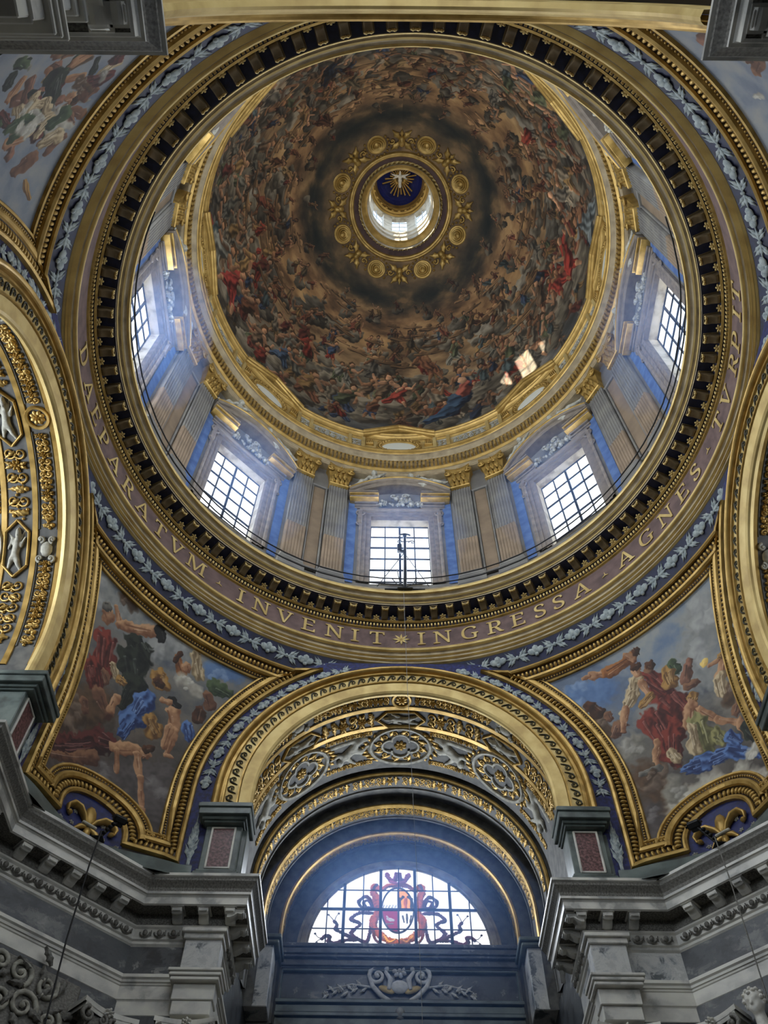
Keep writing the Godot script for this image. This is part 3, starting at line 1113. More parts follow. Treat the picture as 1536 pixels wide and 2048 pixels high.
	for k in 7:
		var a: float = WINDOW_AT[k]
		for s in [-1.0, 1.0]:
			var o := obj("stucco_child", fig, "stucco")
			o.basis = Basis(Vector3.UP, -deg_to_rad(a)) * Basis(Vector3.BACK, 0.28 * -s).scaled(Vector3(-s, 1, 1))
			o.position = dir(a) * 7.62 + Vector3(0, 31.78, 0) + dir(a + 90) * s * 1.12
			tag(o, "stucco child on the %s end of the pediment over the %s" % ["right" if s > 0 else "left", WINDOW_WORDS[k]], "figure", "stucco children on the drum pediments")
		var g := obj("garland", gm, "stucco", null, dir(a) * 7.85, -deg_to_rad(a))
		tag(g, "pale stucco garland hung between the two children over the " + WINDOW_WORDS[k], "garland", "stucco garlands of the drum")


func build_drum_cornice() -> void:
	var t := thing("drum_cornice", "gilt dentilled cornice ring at the top of the drum under the painted dome", "cornice")
	var mb := MB.new()
	mb.lathe([Vector2(8.0, 32.95), Vector2(7.72, 32.95), Vector2(7.72, 33.1), Vector2(7.68, 33.12), Vector2(7.68, 33.3), Vector2(7.64, 33.32)], 0, 360, 160)
	obj("architrave", mb.mesh(), "tan", t)
	mb = MB.new()
	mb.lathe([Vector2(7.66, 33.28), Vector2(7.58, 33.34), Vector2(7.58, 33.42), Vector2(7.66, 33.44)], 0, 360, 160)
	obj("gilt_fillet", mb.mesh(), "gold", t)
	mb = MB.new()
	mb.lathe([Vector2(7.66, 33.44), Vector2(7.66, 34.02), Vector2(7.55, 34.05)], 0, 360, 160)
	obj("frieze", mb.mesh(), "tan", t)
	mb = MB.new()
	for i in 288:
		var a := 360.0 * i / 288
		mb.box(dir(a) * 7.6 + Vector3(0, 33.75, 0), Vector3(0.085, 0.42, 0.14), 0.0, Basis(Vector3.UP, -deg_to_rad(a)))
		mb.ball(dir(a + 0.625) * 7.57 + Vector3(0, 34.03, 0), Vector3.ONE * 0.035, Basis(), 4)
	var d := obj("bracket_row", mb.mesh(), "gold", t)
	d.set_meta("kind", "stuff")
	mb = MB.new()
	mb.lathe([Vector2(7.56, 34.04), Vector2(7.52, 34.1), Vector2(7.40, 34.16), Vector2(7.40, 34.32)], 0, 360, 160)
	obj("corona", mb.mesh(), "tan", t)
	mb = MB.new()
	mb.lathe([Vector2(7.42, 34.30), Vector2(7.37, 34.34), Vector2(7.37, 34.38), Vector2(7.36, 34.40), Vector2(7.33, 34.46), Vector2(7.30, 34.48), Vector2(7.30, 34.54), Vector2(7.33, 34.57), Vector2(7.33, 34.62)], 0, 360, 160)
	obj("gilt_lip", mb.mesh(), "gold", t)
	mb = MB.new()
	mb.lathe([Vector2(7.33, 34.62), Vector2(7.62, 34.66)], 0, 360, 96)
	obj("top_ledge", mb.mesh(), "tan", t)
	# the attic above it
	t = thing("attic", "gilt attic band with carved stucco panels between the drum cornice and the painted dome", "attic")
	mb = MB.new()
	mb.lathe([Vector2(7.56, 34.6), Vector2(7.56, 35.95)], 0, 360, 128)
	obj("wall_band", mb.mesh(), "gold_pale", t)
	mb = MB.new()
	mb.lathe([Vector2(7.56, 35.72), Vector2(7.50, 35.76), Vector2(7.50, 35.84), Vector2(7.44, 35.92), Vector2(7.38, 35.98), Vector2(7.38, 36.06), Vector2(7.34, 36.1), Vector2(7.34, 36.18), Vector2(7.52, 36.24)], 0, 360, 128)
	obj("gilt_cornice", mb.mesh(), "gold", t)
	var small := MB.new()
	ring_flat(small, Vector2.ZERO, 0.22, 0.30, [Vector2(0, 0), Vector2(0.03, 0.04), Vector2(0.07, 0.0)], 16, 0, TAU, 0.3)
	small.add(foliage_strip(0.40, 0.55, 3, 0.06))
	var wide := MB.new()
	ring_flat(wide, Vector2.ZERO, 0.78, 0.30, [Vector2(0, 0), Vector2(0.03, 0.04), Vector2(0.07, 0.0)], 24, 0, TAU, 0.2)
	wide.add(foliage_strip(1.45, 0.5, 8, 0.07))
	var sm := small.mesh(); var wm := wide.mesh()
	var pier := MB.new()
	pier.box(Vector3(0, 35.2, 0), Vector3(0.16, 1.1, 0.14), 0.02)
	for k in 8:
		var a := 45.0 * k + 22.5
		for e in [[0.0, wm, "scroll_panel"], [8.8, sm, "small_panel"], [-8.8, sm, "small_panel"]]:
			var o := obj(e[2], e[1], "stucco", t, dir(a + e[0]) * 7.54 + Vector3(0, 35.2, 0), -deg_to_rad(a + e[0]))
		for e in [-6.6, 6.6, 11.0, -11.0]: obj("pier_strip", pier.mesh(), "gold_pale", t, dir(a + e) * 7.5, -deg_to_rad(a + e))
	# ovals with a pediment over each window
	var ov := thing("attic_oval", "", "oval panel", Vector3.ZERO, 0.0, "white ovals of the attic")
	mb = MB.new()
	mb.ball(Vector3.ZERO, Vector3(0.72, 0.42, 0.03), Basis(), 28, true)
	obj("white_field", mb.mesh(), "oval_white", ov, Vector3(0, 35.15, 0.02))
	mb = MB.new()
	ring_flat(mb, Vector2(0, 35.15), 0.70, 0.40, [Vector2(0, 0.0), Vector2(0.02, 0.08), Vector2(0.06, 0.10), Vector2(0.16, 0.06), Vector2(0.18, 0.12), Vector2(0.24, 0.12), Vector2(0.26, 0.0)], 40)
	obj("frame", mb.mesh(), "gold", ov)
	mb = MB.new()
	for i in 30:
		var a := TAU * i / 30
		mb.ball(Vector3(cos(a) * 0.81, 35.15 + sin(a) * 0.51, 0.10), Vector3(0.05, 0.05, 0.05), Basis(), 5, true)
	for s in [-1.0, 1.0]:
		scroll(mb, Vector2(s * 0.35, 35.78), 0.14, 1.2, 0.05, 0, s, 5)
		leaf(mb, Vector2(s * 0.1, 35.7), Vector2(s * 0.9, 35.62), 0.2, 0.1, 3)
	var beads := obj("bead_wreath", mb.mesh(), "gold", ov)
	mb = MB.new()
	for s in [-1.0, 1.0]:
		for i in 4: mb.box(Vector3(s * (1.12 + i * 0.075), 35.5, 0.1), Vector3(0.05, 0.34, 0.16), 0.015)
		mb.box(Vector3(s * 1.23, 35.28, 0.08), Vector3(0.34, 0.06, 0.16), 0.015)
	obj("fluted_corbel", mb.mesh(), "gold", ov)
	mb = MB.new()
	var prof := [Vector2(-0.05, 0.0), Vector2(-0.05, 0.20), Vector2(0.03, 0.22), Vector2(0.05, 0.28), Vector2(0.13, 0.30), Vector2(0.15, 0.36), Vector2(0.22, 0.38), Vector2(0.24, 0.0)]
	var rows := []
	for q in [Vector2(-1.5, 35.85), Vector2(-1.3, 35.92), Vector2(0, 36.45), Vector2(1.3, 35.92), Vector2(1.5, 35.85)]:
		var r := PackedVector3Array()
		for e in prof: r.append(Vector3(q.x, q.y + e.x, e.y + (q.x * q.x) * 0.02 - 0.02))
		rows.append(r)
	for i in 4: mb.sweep([rows[i], rows[i + 1]])
	obj("gable", mb.mesh(), "gold", ov)
	for k in 7:
		var a: float = WINDOW_AT[k]
		var label: String = "white oval in a gilt gabled frame of the attic above the " + WINDOW_WORDS[k]
		var q: Node3D = ov if k == 0 else dup(ov, "attic_oval", label, Vector3.ZERO, 0.0)
		q.set_meta("label", label)
		q.position = dir(a) * 7.5
		q.rotation.y = -deg_to_rad(a)


# ------------------------------------------------------------------ painting (flat pictures on plaster)

class Canvas:
	var w: int
	var h: int
	var d: PackedByteArray

	var wx: PackedByteArray   # brush wobble
	var wy: PackedByteArray
	var wob := 0.45
	var feather := 0.28

	func _init(width: int, height: int) -> void:
		w = width; h = height
		var f := FastNoiseLite.new()
		f.frequency = 0.014
		f.fractal_octaves = 2
		f.seed = 71
		wx = f.get_seamless_image(256, 256).get_data()
		f.seed = 72
		f.frequency = 0.03
		wy = f.get_seamless_image(256, 256).get_data()

	# ground of drifting cloud colours: picks along the palette by noise, one palette for each height stop
	func ground(palettes: Array, seed_: int, freq: float, stretch: Vector2, small := 2) -> void:
		var f := FastNoiseLite.new()
		f.seed = seed_
		f.frequency = freq * small
		f.fractal_octaves = 5
		f.domain_warp_enabled = true
		f.domain_warp_amplitude = 40.0 / small
		f.domain_warp_frequency = freq * small * 0.8
		var sw := w / small; var sh := h / small
		var px := PackedByteArray()
		px.resize(sw * sh * 3)
		var at := 0
		for y in sh:
			var t := float(y) / sh * (palettes.size() - 1)
			var i := int(t)
			var pa: Array = palettes[i]; var pb: Array = palettes[mini(i + 1, palettes.size() - 1)]
			var m := t - i
			for x in sw:
				var n := clampf(f.get_noise_2d(x * stretch.x, y * stretch.y) * 0.85 + 0.5, 0.0, 0.999) * (pa.size() - 1)
				var k := int(n)
				var a: Color = pa[k].lerp(pa[k + 1], n - k)
				var c := a.lerp(pb[k].lerp(pb[k + 1], n - k), m)
				px[at] = int(c.r * 255.0); px[at + 1] = int(c.g * 255.0); px[at + 2] = int(c.b * 255.0)
				at += 3
		var im := Image.create_from_data(sw, sh, false, Image.FORMAT_RGB8, px)
		im.resize(w, h, Image.INTERPOLATE_CUBIC)
		d = im.get_data()

	# one brushed form: a tapered stroke with folds of a lighter and a darker paint
	func stroke(ax: float, ay: float, bx: float, by: float, ra: float, rb: float, light: Color, dark: Color, folds := 0.0, sx := 1.0) -> void:
		var big := maxf(ra, rb) * 1.1
		var x0 := int(minf(ax, bx) - big * sx); var x1 := int(maxf(ax, bx) + big * sx) + 1
		var y0 := maxi(0, int(minf(ay, by) - big)); var y1 := mini(h - 1, int(maxf(ay, by) + big) + 1)
		var dx := (bx - ax) / sx; var dy := by - ay
		var dd := maxf(dx * dx + dy * dy, 0.01)
		var len := sqrt(dd)
		for y in range(y0, y1 + 1):
			for x in range(x0, x1 + 1):
				var nn := ((y & 255) << 8) | (x & 255)
				var n1 := wx[nn] / 255.0 - 0.5; var n2 := wy[nn] / 255.0 - 0.5
				var px := (x - ax) / sx + (n1 + n2 * 0.5) * big * wob; var py := y - ay + (n2 - n1 * 0.6) * big * wob
				var t := clampf((px * dx + py * dy) / dd, 0.0, 1.0)
				var ex := px - dx * t; var ey := py - dy * t
				var r := ra + (rb - ra) * t
				r *= 1.0 + 0.14 * sin(t * 7.0 + ax) + 0.08 * sin(atan2(ey, ex) * 5.0 + ay)
				var q := (ex * ex + ey * ey) / (r * r)
				if q > 1.0: continue
				var v := 0.55 - (ex * 0.45 + ey * 0.6) / r + (n1 - n2) * 0.5
				if folds > 0.0: v += 0.38 * sin((ex * dy - ey * dx) / len * folds / r + t * 5.0) * (1.0 - q * 0.5)
				var c := dark.lerp(light, clampf(v, 0.0, 1.0))
				var o := (y * w + posmod(x, w)) * 3
				var al := 1.0 if q < 1.0 - feather else (1.0 - q) / feather
				d[o] = int(lerpf(d[o], c.r * 255.0, al)); d[o + 1] = int(lerpf(d[o + 1], c.g * 255.0, al)); d[o + 2] = int(lerpf(d[o + 2], c.b * 255.0, al))

	func image() -> Image:
		return Image.create_from_data(w, h, false, Image.FORMAT_RGB8, d)


func painted(called: String, im: Image) -> StandardMaterial3D:
	var m := StandardMaterial3D.new()
	m.resource_name = called
	m.albedo_texture = ImageTexture.create_from_image(im)
	m.roughness = 0.72
	mats[called] = m
	return m


# a robed or bare painted figure of height s, base at x, y
func paint_figure(c: Canvas, r: RandomNumberGenerator, x: float, y: float, s: float, sx: float, tone: float, robes: Array) -> void:
	var robe: Color = robes[r.randi() % robes.size()]
	var robe2: Color = robes[r.randi() % robes.size()]
	var flesh := Color(0.60, 0.43, 0.30).lerp(Color(0.44, 0.29, 0.18), r.randf()) * tone
	var lean := r.randf_range(-0.7, 0.7)
	var dk := 0.36
	var hx := x + lean * s * 0.35 * sx
	c.stroke(x + r.randf_range(-0.3, 0.3) * s * sx, y + s * 0.12, x - r.randf_range(-0.4, 0.4) * s * sx, y + s * 0.03, s * 0.32, s * 0.24, Color(0.40, 0.36, 0.29) * tone, Color(0.16, 0.14, 0.11) * tone, 0.0, sx)
	for e in [-1.0, 1.0]:
		var kx: float = x + e * s * 0.16 * sx + r.randf_range(-0.2, 0.2) * s * sx
		c.stroke(x, y - s * 0.38, kx, y - s * 0.1, s * 0.16, s * 0.09, robe * tone, robe * tone * dk, 7.0, sx)
		if r.randf() < 0.6: c.stroke(kx, y - s * 0.1, kx + e * s * 0.06 * sx, y + s * 0.1, s * 0.06, s * 0.035, flesh, flesh * 0.5, 0.0, sx)
	c.stroke(x, y - s * 0.36, hx, y - s * 0.68, s * 0.15, s * 0.13, robe2 * tone, robe2 * tone * dk, 6.0, sx)
	for e in [-1.0, 1.0]:
		var ex: float = hx + e * s * 0.24 * sx; var ey := y - s * r.randf_range(0.45, 0.7)
		c.stroke(hx + e * s * 0.08 * sx, y - s * 0.68, ex, ey, s * 0.065, s * 0.05, flesh if r.randf() < 0.6 else robe2 * tone, flesh * 0.45, 0.0, sx)
		c.stroke(ex, ey, ex + e * s * r.randf_range(-0.12, 0.2) * sx, ey - s * r.randf_range(-0.1, 0.28), s * 0.045, s * 0.03, flesh, flesh * 0.5, 0.0, sx)
	c.stroke(hx, y - s * 0.86, hx, y - s * 0.84, s * 0.095, s * 0.095, Color(0.24, 0.17, 0.10) * tone, Color(0.1, 0.07, 0.05) * tone, 0.0, sx)
	c.stroke(hx + 0.02 * s * sx, y - s * 0.82, hx, y - s * 0.80, s * 0.075, s * 0.065, flesh * 1.08, flesh * 0.55, 0.0, sx)


func dome_picture() -> Image:
	var c := Canvas.new(2048, 1024)
	var k := func(a: float, b: float, d: float) -> Color: return Color(a, b, d)
	c.ground([
		[k.call(.24, .18, .11), k.call(.30, .23, .14), k.call(.35, .27, .16), k.call(.40, .31, .19)],
		[k.call(.20, .15, .10), k.call(.26, .20, .13), k.call(.31, .24, .15), k.call(.36, .28, .18)],
		[k.call(.06, .08, .075), k.call(.09, .10, .09), k.call(.16, .14, .10), k.call(.32, .24, .15)],
		[k.call(.17, .13, .09), k.call(.28, .20, .13), k.call(.40, .29, .18), k.call(.48, .37, .23)],
		[k.call(.22, .15, .10), k.call(.36, .26, .16), k.call(.46, .34, .20), k.call(.54, .42, .26)],
		[k.call(.22, .16, .11), k.call(.34, .26, .17), k.call(.43, .33, .21), k.call(.50, .40, .26)],
		[k.call(.18, .14, .10), k.call(.29, .22, .15), k.call(.40, .31, .20), k.call(.47, .38, .26)],
		[k.call(.16, .13, .10), k.call(.25, .20, .15), k.call(.36, .29, .21), k.call(.44, .38, .29)],
		[k.call(.14, .12, .10), k.call(.21, .19, .16), k.call(.32, .28, .23), k.call(.42, .38, .32)],
		[k.call(.13, .13, .12), k.call(.18, .18, .17), k.call(.27, .26, .24), k.call(.38, .36, .33)],
		[k.call(.12, .12, .12), k.call(.16, .16, .16), k.call(.22, .22, .21), k.call(.32, .31, .29)]], 11, 0.007, Vector2(1.0, 1.3))
	var r := RandomNumberGenerator.new()
	r.seed = 21
	var warm := [Color(.46, .34, .20), Color(.40, .27, .17), Color(.50, .39, .24), Color(.38, .23, .15), Color(.33, .28, .20), Color(.42, .22, .15)]
	var full := [Color(.46, .17, .12), Color(.20, .24, .31), Color(.40, .38, .32), Color(.30, .31, .21), Color(.48, .36, .20), Color(.42, .26, .17), Color(.26, .30, .29), Color(.48, .42, .33), Color(.36, .17, .13), Color(.36, .28, .20), Color(.33, .30, .25)]
	var large := FastNoiseLite.new()
	large.frequency = 0.004
	large.seed = 14
	# big cloud banks first
	for i in 90:
		var v := r.randf_range(0.34, 1.0)
		var shrink := cos((1.0 - v) * 1.27)
		var x := r.randf() * 2048.0
		var s := r.randf_range(26, 70)
		var g := r.randf_range(0.5, 0.95)
		var l := Color(.46, .40, .31).lerp(Color(.42, .41, .37), v)
		c.stroke(x, v * 1024, x + r.randf_range(-90, 90) / shrink, v * 1024 + r.randf_range(-30, 30), s, s * 0.7, l * g, Color(.16, .135, .10) * g, 0.0, 0.55 / shrink)
	# rows from the crown down to the foot: height fraction, count, size
	for row in [[0.27, 26, 50, 0.75, 0], [0.34, 34, 70, 0.85, 0], [0.42, 38, 88, 0.92, 0], [0.50, 40, 104, 0.95, 0], [0.58, 42, 122, 0.95, 1], [0.66, 42, 140, 0.95, 1], [0.74, 42, 158, 1.0, 1], [0.82, 40, 172, 1.0, 1], [0.90, 34, 176, 0.92, 1], [0.97, 26, 150, 0.8, 1]]:
		var n: int = row[1]
		for i in n:
			var v: float = row[0] + r.randf_range(-0.06, 0.06)
			var shrink := cos((1.0 - v) * 1.27)
			var x := 2048.0 * (i + r.randf_range(-0.5, 0.5)) / n
			var y := 1024.0 * v
			var s: float = row[2] * r.randf_range(0.65, 1.3)
			var tone: float = row[3] * (0.88 + 0.5 * large.get_noise_2d(x * 1.5, y * 1.5))
			paint_figure(c, r, x, y, s, 0.44 / shrink, tone, warm if row[4] == 0 and r.randf() < 0.8 else full)
	# scattered small cherub heads in the golden zone
	for i in 130:
		var v := r.randf_range(0.26, 0.6)
		var x := r.randf() * 2048.0
		var s := r.randf_range(7, 13)
		var q := Color(.56, .41, .26) * r.randf_range(0.6, 1.0)
		c.stroke(x, v * 1024, x + 3, v * 1024 + 2, s, s * 0.8, q, q * 0.45, 0.0, 0.9)
		c.stroke(x - s * 2, v * 1024 + s, x + s * 2, v * 1024 + s * 1.6, s * 0.8, s * 0.5, q * 0.85, q * 0.35, 5.0, 1.0)
	# the broad blue mantle near the front and the red cloaks on either side
	c.stroke(1150, 800, 1125, 860, 50, 46, Color(.17, .23, .29), Color(.05, .07, .10), 6.0, 0.5)
	c.stroke(1120, 860, 1080, 905, 34, 20, Color(.16, .22, .28), Color(.05, .07, .10), 6.0, 0.5)
	c.stroke(1165, 720, 1160, 770, 26, 34, Color(.50, .25, .19), Color(.22, .1, .08), 4.0, 0.5)
	c.stroke(1162, 690, 1164, 694, 20, 20, Color(.58, .43, .31), Color(.3, .2, .14), 0.0, 0.5)
	for q in [[1490, 800, 210, Color(.48, .15, .11)], [1440, 760, 150, Color(.46, .16, .12)], [590, 880, 230, Color(.48, .17, .14)], [520, 930, 260, Color(.42, .41, .36)], [1575, 940, 260, Color(.35, .37, .36)], [1020, 770, 150, Color(.48, .18, .13)], [760, 820, 150, Color(.20, .25, .31)]]:
		paint_figure(c, r, q[0], q[1], q[2], 0.46, 1.0, [q[3]])
	var im := c.image()
	im.adjust_bcs(1.5, 1.0, 0.85)
	return im


func build_dome() -> void:
	var mb := MB.new()
	var n := 144
	var m := 36
	for i in m + 1:
		var t := 73.0 * i / m
		var r := 7.54 * cos(deg_to_rad(t))
		var y := 36.2 + 8.62 * sin(deg_to_rad(t))
		for j in n + 1:
			var a := -180.0 + 360.0 * j / n
			mb.v.append(dir(a) * r + Vector3(0, y, 0))
			mb.uv.append(Vector2(float(j) / n, 1.0 - float(i) / m))
	for i in m:
		for j in n:
			var a := i * (n + 1) + j
			mb.ix.append_array([a, a + 1, a + n + 2, a, a + n + 2, a + n + 1])
	var o := struct("ceiling_dome", mb.mesh(), painted("dome_fresco", dome_picture()), "painted dome crowded with robed figures on clouds round a dark ring")
	# the oculus
	var oc := thing("oculus_frame", "moulded gilt ring round the round opening at the top of the painted dome", "frame")
	mb = MB.new()
	mb.lathe([Vector2(2.36, 44.36), Vector2(2.30, 44.28), Vector2(2.24, 44.28), Vector2(2.22, 44.36), Vector2(2.16, 44.38), Vector2(2.12, 44.46)], 0, 360, 80)
	obj("outer_moulding", mb.mesh(), "gold", oc)
	mb = MB.new()
	mb.lathe([Vector2(2.14, 44.44), Vector2(1.90, 44.72)], 0, 360, 80)
	obj("dark_cove", mb.mesh(), "mauve", oc)
	mb = MB.new()
	mb.lathe([Vector2(1.92, 44.70), Vector2(1.86, 44.68), Vector2(1.80, 44.74)], 0, 360, 80)
	obj("inner_moulding", mb.mesh(), "gold", oc)
	mb = MB.new()
	var r := RandomNumberGenerator.new()
	r.seed = 9
	for i in 56:
		var a := 360.0 * i / 56
		var one := MB.new()
		leaf(one, Vector2(-0.1, -0.07), Vector2(0.1, 0.08), 0.13, 0.06, 2)
		one.ball(Vector3(0.05, -0.05, 0.03), Vector3.ONE * 0.035, Basis(), 5)
		mb.add(one, Transform3D(Basis(Vector3.UP, -deg_to_rad(a)) * Basis(Vector3.RIGHT, deg_to_rad(60)), dir(a) * 1.86 + Vector3(0, 44.68, 0)))
	obj("leaf_wreath", mb.mesh(), "gold_pale", oc).set_meta("kind", "stuff")
	mb = MB.new()
	mb.lathe([Vector2(1.82, 44.72), Vector2(1.62, 44.82), Vector2(1.56, 44.8), Vector2(1.52, 44.86)], 0, 360, 80)
	obj("throat", mb.mesh(), "gold", oc)
	# shells and masks round it
	var sh := thing("shell_ornament", "", "ornament", Vector3.ZERO, 0.0, "gilt shells round the oculus")
	mb = MB.new()
	for q in [[0.44, 0.02], [0.36, 0.07], [0.27, 0.11], [0.18, 0.15]]:
		ring_flat(mb, Vector2.ZERO, q[0], q[0] * 0.95, [Vector2(0, 0), Vector2(-0.03, q[1]), Vector2(-0.09, q[1] * 0.8)], 18)
	mb.ball(Vector3(0, -0.05, 0.1), Vector3(0.12, 0.14, 0.08), Basis(), 8, true)
	obj("ribbed_shell", mb.mesh(), "gold", sh)
	mb = MB.new()
	for i in 13:
		var a := PI * (-0.15 + 1.3 * i / 12)
		mb.ball(Vector3(cos(a) * 0.54, sin(a) * 0.52, 0.05), Vector3.ONE * 0.06, Basis(), 6)
	obj("bead_rim", mb.mesh(), "gold", sh)
	var mk := thing("mask_ornament", "", "ornament", Vector3.ZERO, 0.0, "pale winged masks round the oculus")
	mb = skin([[Vector3(0, -0.08, 0.05), Vector3(0, 0.12, 0.06), 0.13, 0.15], [Vector3(0, 0, 0.18), Vector3(0, -0.03, 0.2), 0.03, 0.035], [Vector3(-0.06, 0.06, 0.17), Vector3(0.06, 0.06, 0.17), 0.03, 0.03], [Vector3(-0.04, -0.1, 0.15), Vector3(0.04, -0.1, 0.15), 0.025, 0.025]], 0.03, 0.03)
	obj("face", mb.mesh(), "gold", mk)
	mb = MB.new()
	for s in [-1.0, 1.0]:
		leaf(mb, Vector2(s * 0.06, 0.08), Vector2(s * 0.50, 0.46), 0.34, 0.12, 2)
		leaf(mb, Vector2(s * 0.06, -0.05), Vector2(s * 0.42, -0.46), 0.32, 0.12, 2)
		scroll(mb, Vector2(s * 0.42, 0.05), 0.14, 1.2, 0.045, 0, s, 5)
	leaf(mb, Vector2(0, -0.15), Vector2(0, -0.5), 0.2, 0.08, 2)
	obj("wing_leaf", mb.mesh(), "gold", mk)
	var words := ["at its front", "at its front right", "on its right", "at its rear right", "at its rear", "at its rear left", "on its left", "at its front left"]
	var words2 := ["just right of its front", "on its right, toward the front", "on its right, toward the rear", "just right of its rear", "just left of its rear", "on its left, toward the rear", "on its left, toward the front", "just left of its front"]
	for k in 8:
		for e in 2:
			var a := 45.0 * k + 22.5 * e
			var label: String = ("pale winged mask beside the lantern opening, " + words[k]) if e == 0 else ("gilt ribbed shell beside the lantern opening, " + words2[k])
			var src := mk if e == 0 else sh
			var q: Node3D = src if k == 0 else dup(src, "mask_ornament" if e == 0 else "shell_ornament", label, Vector3.ZERO, 0.0)
			q.set_meta("label", label)
			var t := 67.6
			var rr := 7.54 * cos(deg_to_rad(t)) - 0.03
			q.position = dir(a) * rr + Vector3(0, 36.2 + 8.62 * sin(deg_to_rad(t)) - 0.04, 0)
			q.basis = Basis(Vector3.UP, -deg_to_rad(a)) * Basis(Vector3.RIGHT, deg_to_rad(66))


# ------------------------------------------------------------------ the lantern

func build_lantern() -> void:
	var mb := MB.new()
	mb.lathe([Vector2(1.52, 44.84), Vector2(1.52, 45.35), Vector2(1.46, 45.4), Vector2(1.46, 45.55), Vector2(1.5, 45.6), Vector2(1.5, 46.0), Vector2(1.44, 46.05), Vector2(1.44, 46.2), Vector2(1.5, 46.25), Vector2(1.5, 46.5)], 0, 360, 64)
	for k in 8:
		var a := 45.0 * k
		mb.lathe([Vector2(1.5, 49.55), Vector2(1.5, 50.0)], a - 14, a + 14, 5)
		mb.lathe([Vector2(1.5, 46.5), Vector2(1.5, 49.55), Vector2(1.5, 50.0)], a + 14, a + 31, 4)
		mb.lathe([Vector2(1.75, 46.5), Vector2(1.75, 49.6)], a + 14, a + 31, 4)
		for s in [-14.0, 14.0]:
			mb.quad(dir(a + s) * 1.5 + Vector3(0, 46.5, 0), dir(a + s) * 1.5 + Vector3(0, 49.55, 0), dir(a + s) * 1.75 + Vector3(0, 49.55, 0), dir(a + s) * 1.75 + Vector3(0, 46.5, 0))
	mb.lathe([Vector2(1.5, 46.5), Vector2(1.75, 46.5), Vector2(1.8, 44.4)], 0, 360, 64)
	mb.lathe([Vector2(1.5, 49.55), Vector2(1.75, 49.55), Vector2(1.75, 52.2), Vector2(0.0, 52.8)], 0, 360, 64)
	struct("wall_lantern", mb.mesh(), "cream", "pale inner wall of the lantern with eight tall lights")
	var t := thing("lantern_cornice", "gilt cornice ring inside the lantern below its blue vault", "cornice")
	mb = MB.new()
	mb.lathe([Vector2(1.5, 49.72), Vector2(1.42, 49.78), Vector2(1.40, 49.95), Vector2(1.32, 50.0), Vector2(1.30, 50.3), Vector2(1.24, 50.4), Vector2(1.20, 50.75), Vector2(1.17, 50.85)], 0, 360, 64)
	obj("moulding", mb.mesh(), "gold", t)
	mb = MB.new()
	for i in 24: mb.box(dir(15.0 * i) * 1.30 + Vector3(0, 50.15, 0), Vector3(0.14, 0.22, 0.1), 0.02, Basis(Vector3.UP, -deg_to_rad(15.0 * i)))
	obj("bracket_row", mb.mesh(), "gold", t)
	mb = MB.new()
	var prof := []
	for i in 9:
		var a := PI / 2 * i / 8
		prof.append(Vector2(1.22 * cos(a) + 0.001, 50.8 + 0.85 * sin(a)))
	mb.lathe(prof, 0, 360, 48)
	struct("ceiling_lantern", mb.mesh(), "lapis_deep", "deep blue painted vault of the lantern")
	var dove := thing("dove", "white stucco dove with spread wings over gilt rays in the lantern vault", "dove", Vector3(0.03, 51.12, 0.05))
	mb = skin([[Vector3(0, 0, -0.1), Vector3(0, 0.02, 0.18), 0.10, 0.08], [Vector3(0, 0.02, 0.2), Vector3(0, -0.02, 0.34), 0.06, 0.05], [Vector3(0, -0.02, 0.36), Vector3(0, -0.05, 0.42), 0.03, 0.012], [Vector3(0, 0, -0.12), Vector3(0, 0.02, -0.34), 0.06, 0.09],
		[Vector3(0.05, 0.03, 0.12), Vector3(0.42, 0.06, 0.22), 0.07, 0.04], [Vector3(0.2, 0.03, 0.1), Vector3(0.36, 0.05, 0.0), 0.06, 0.03], [Vector3(-0.05, 0.03, 0.12), Vector3(-0.42, 0.06, 0.22), 0.07, 0.04], [Vector3(-0.2, 0.03, 0.1), Vector3(-0.36, 0.05, 0.0), 0.06, 0.03]], 0.03, 0.03)
	obj("body", mb.mesh(), "stucco_white", dove)
	mb = MB.new()
	var r := RandomNumberGenerator.new()
	r.seed = 5
	for i in 26:
		var a := TAU * i / 26
		var l := r.randf_range(0.45, 0.95)
		var d := Vector3(cos(a), 0, sin(a))
		var n := Vector3(-d.z, 0, d.x) * 0.05
		mb.tube([d * 0.12 + Vector3(0, 0.2, 0), d * l + Vector3(0, 0.22 - l * l * 0.28, 0)], [0.03, 0.05], 4)
	for i in 14:
		var a := TAU * i / 14
		mb.ball(Vector3(cos(a) * 0.25, 0.14, sin(a) * 0.25), Vector3(0.09, 0.05, 0.09), Basis(), 6)
	obj("gilt_ray", mb.mesh(), "gold", dove)
	mb = MB.new()
	mb.box(Vector3(0, 48.02, -1.66), Vector3(0.80, 3.06, 0.012))
	var gm := mb.mesh()
	mb = MB.new()
	mb.box(Vector3(0, 48.0, -1.62), Vector3(0.03, 3.05, 0.03))
	for y in [47.2, 48.0, 48.8]: mb.box(Vector3(0, y, -1.62), Vector3(0.78, 0.03, 0.03))
	var bm := mb.mesh()
	for k in 8:
		var w := Node3D.new()
		w.name = "window_%d" % (9 + k)
		add_child(w)
		w.rotation.y = -PI / 4 * k
		var words := ["front", "front right", "right", "rear right", "rear", "rear left", "left", "front left"]
		tag(w, "small clear light at the %s of the lantern" % words[k], "window", "", "structure")
		obj("pane", gm, "clear_glass", w)
		obj("glazing_bar", bm, "wood_white", w)


# ------------------------------------------------------------------ the arms: arches, coffered vaults, lunette windows

const VAULT := 4.15

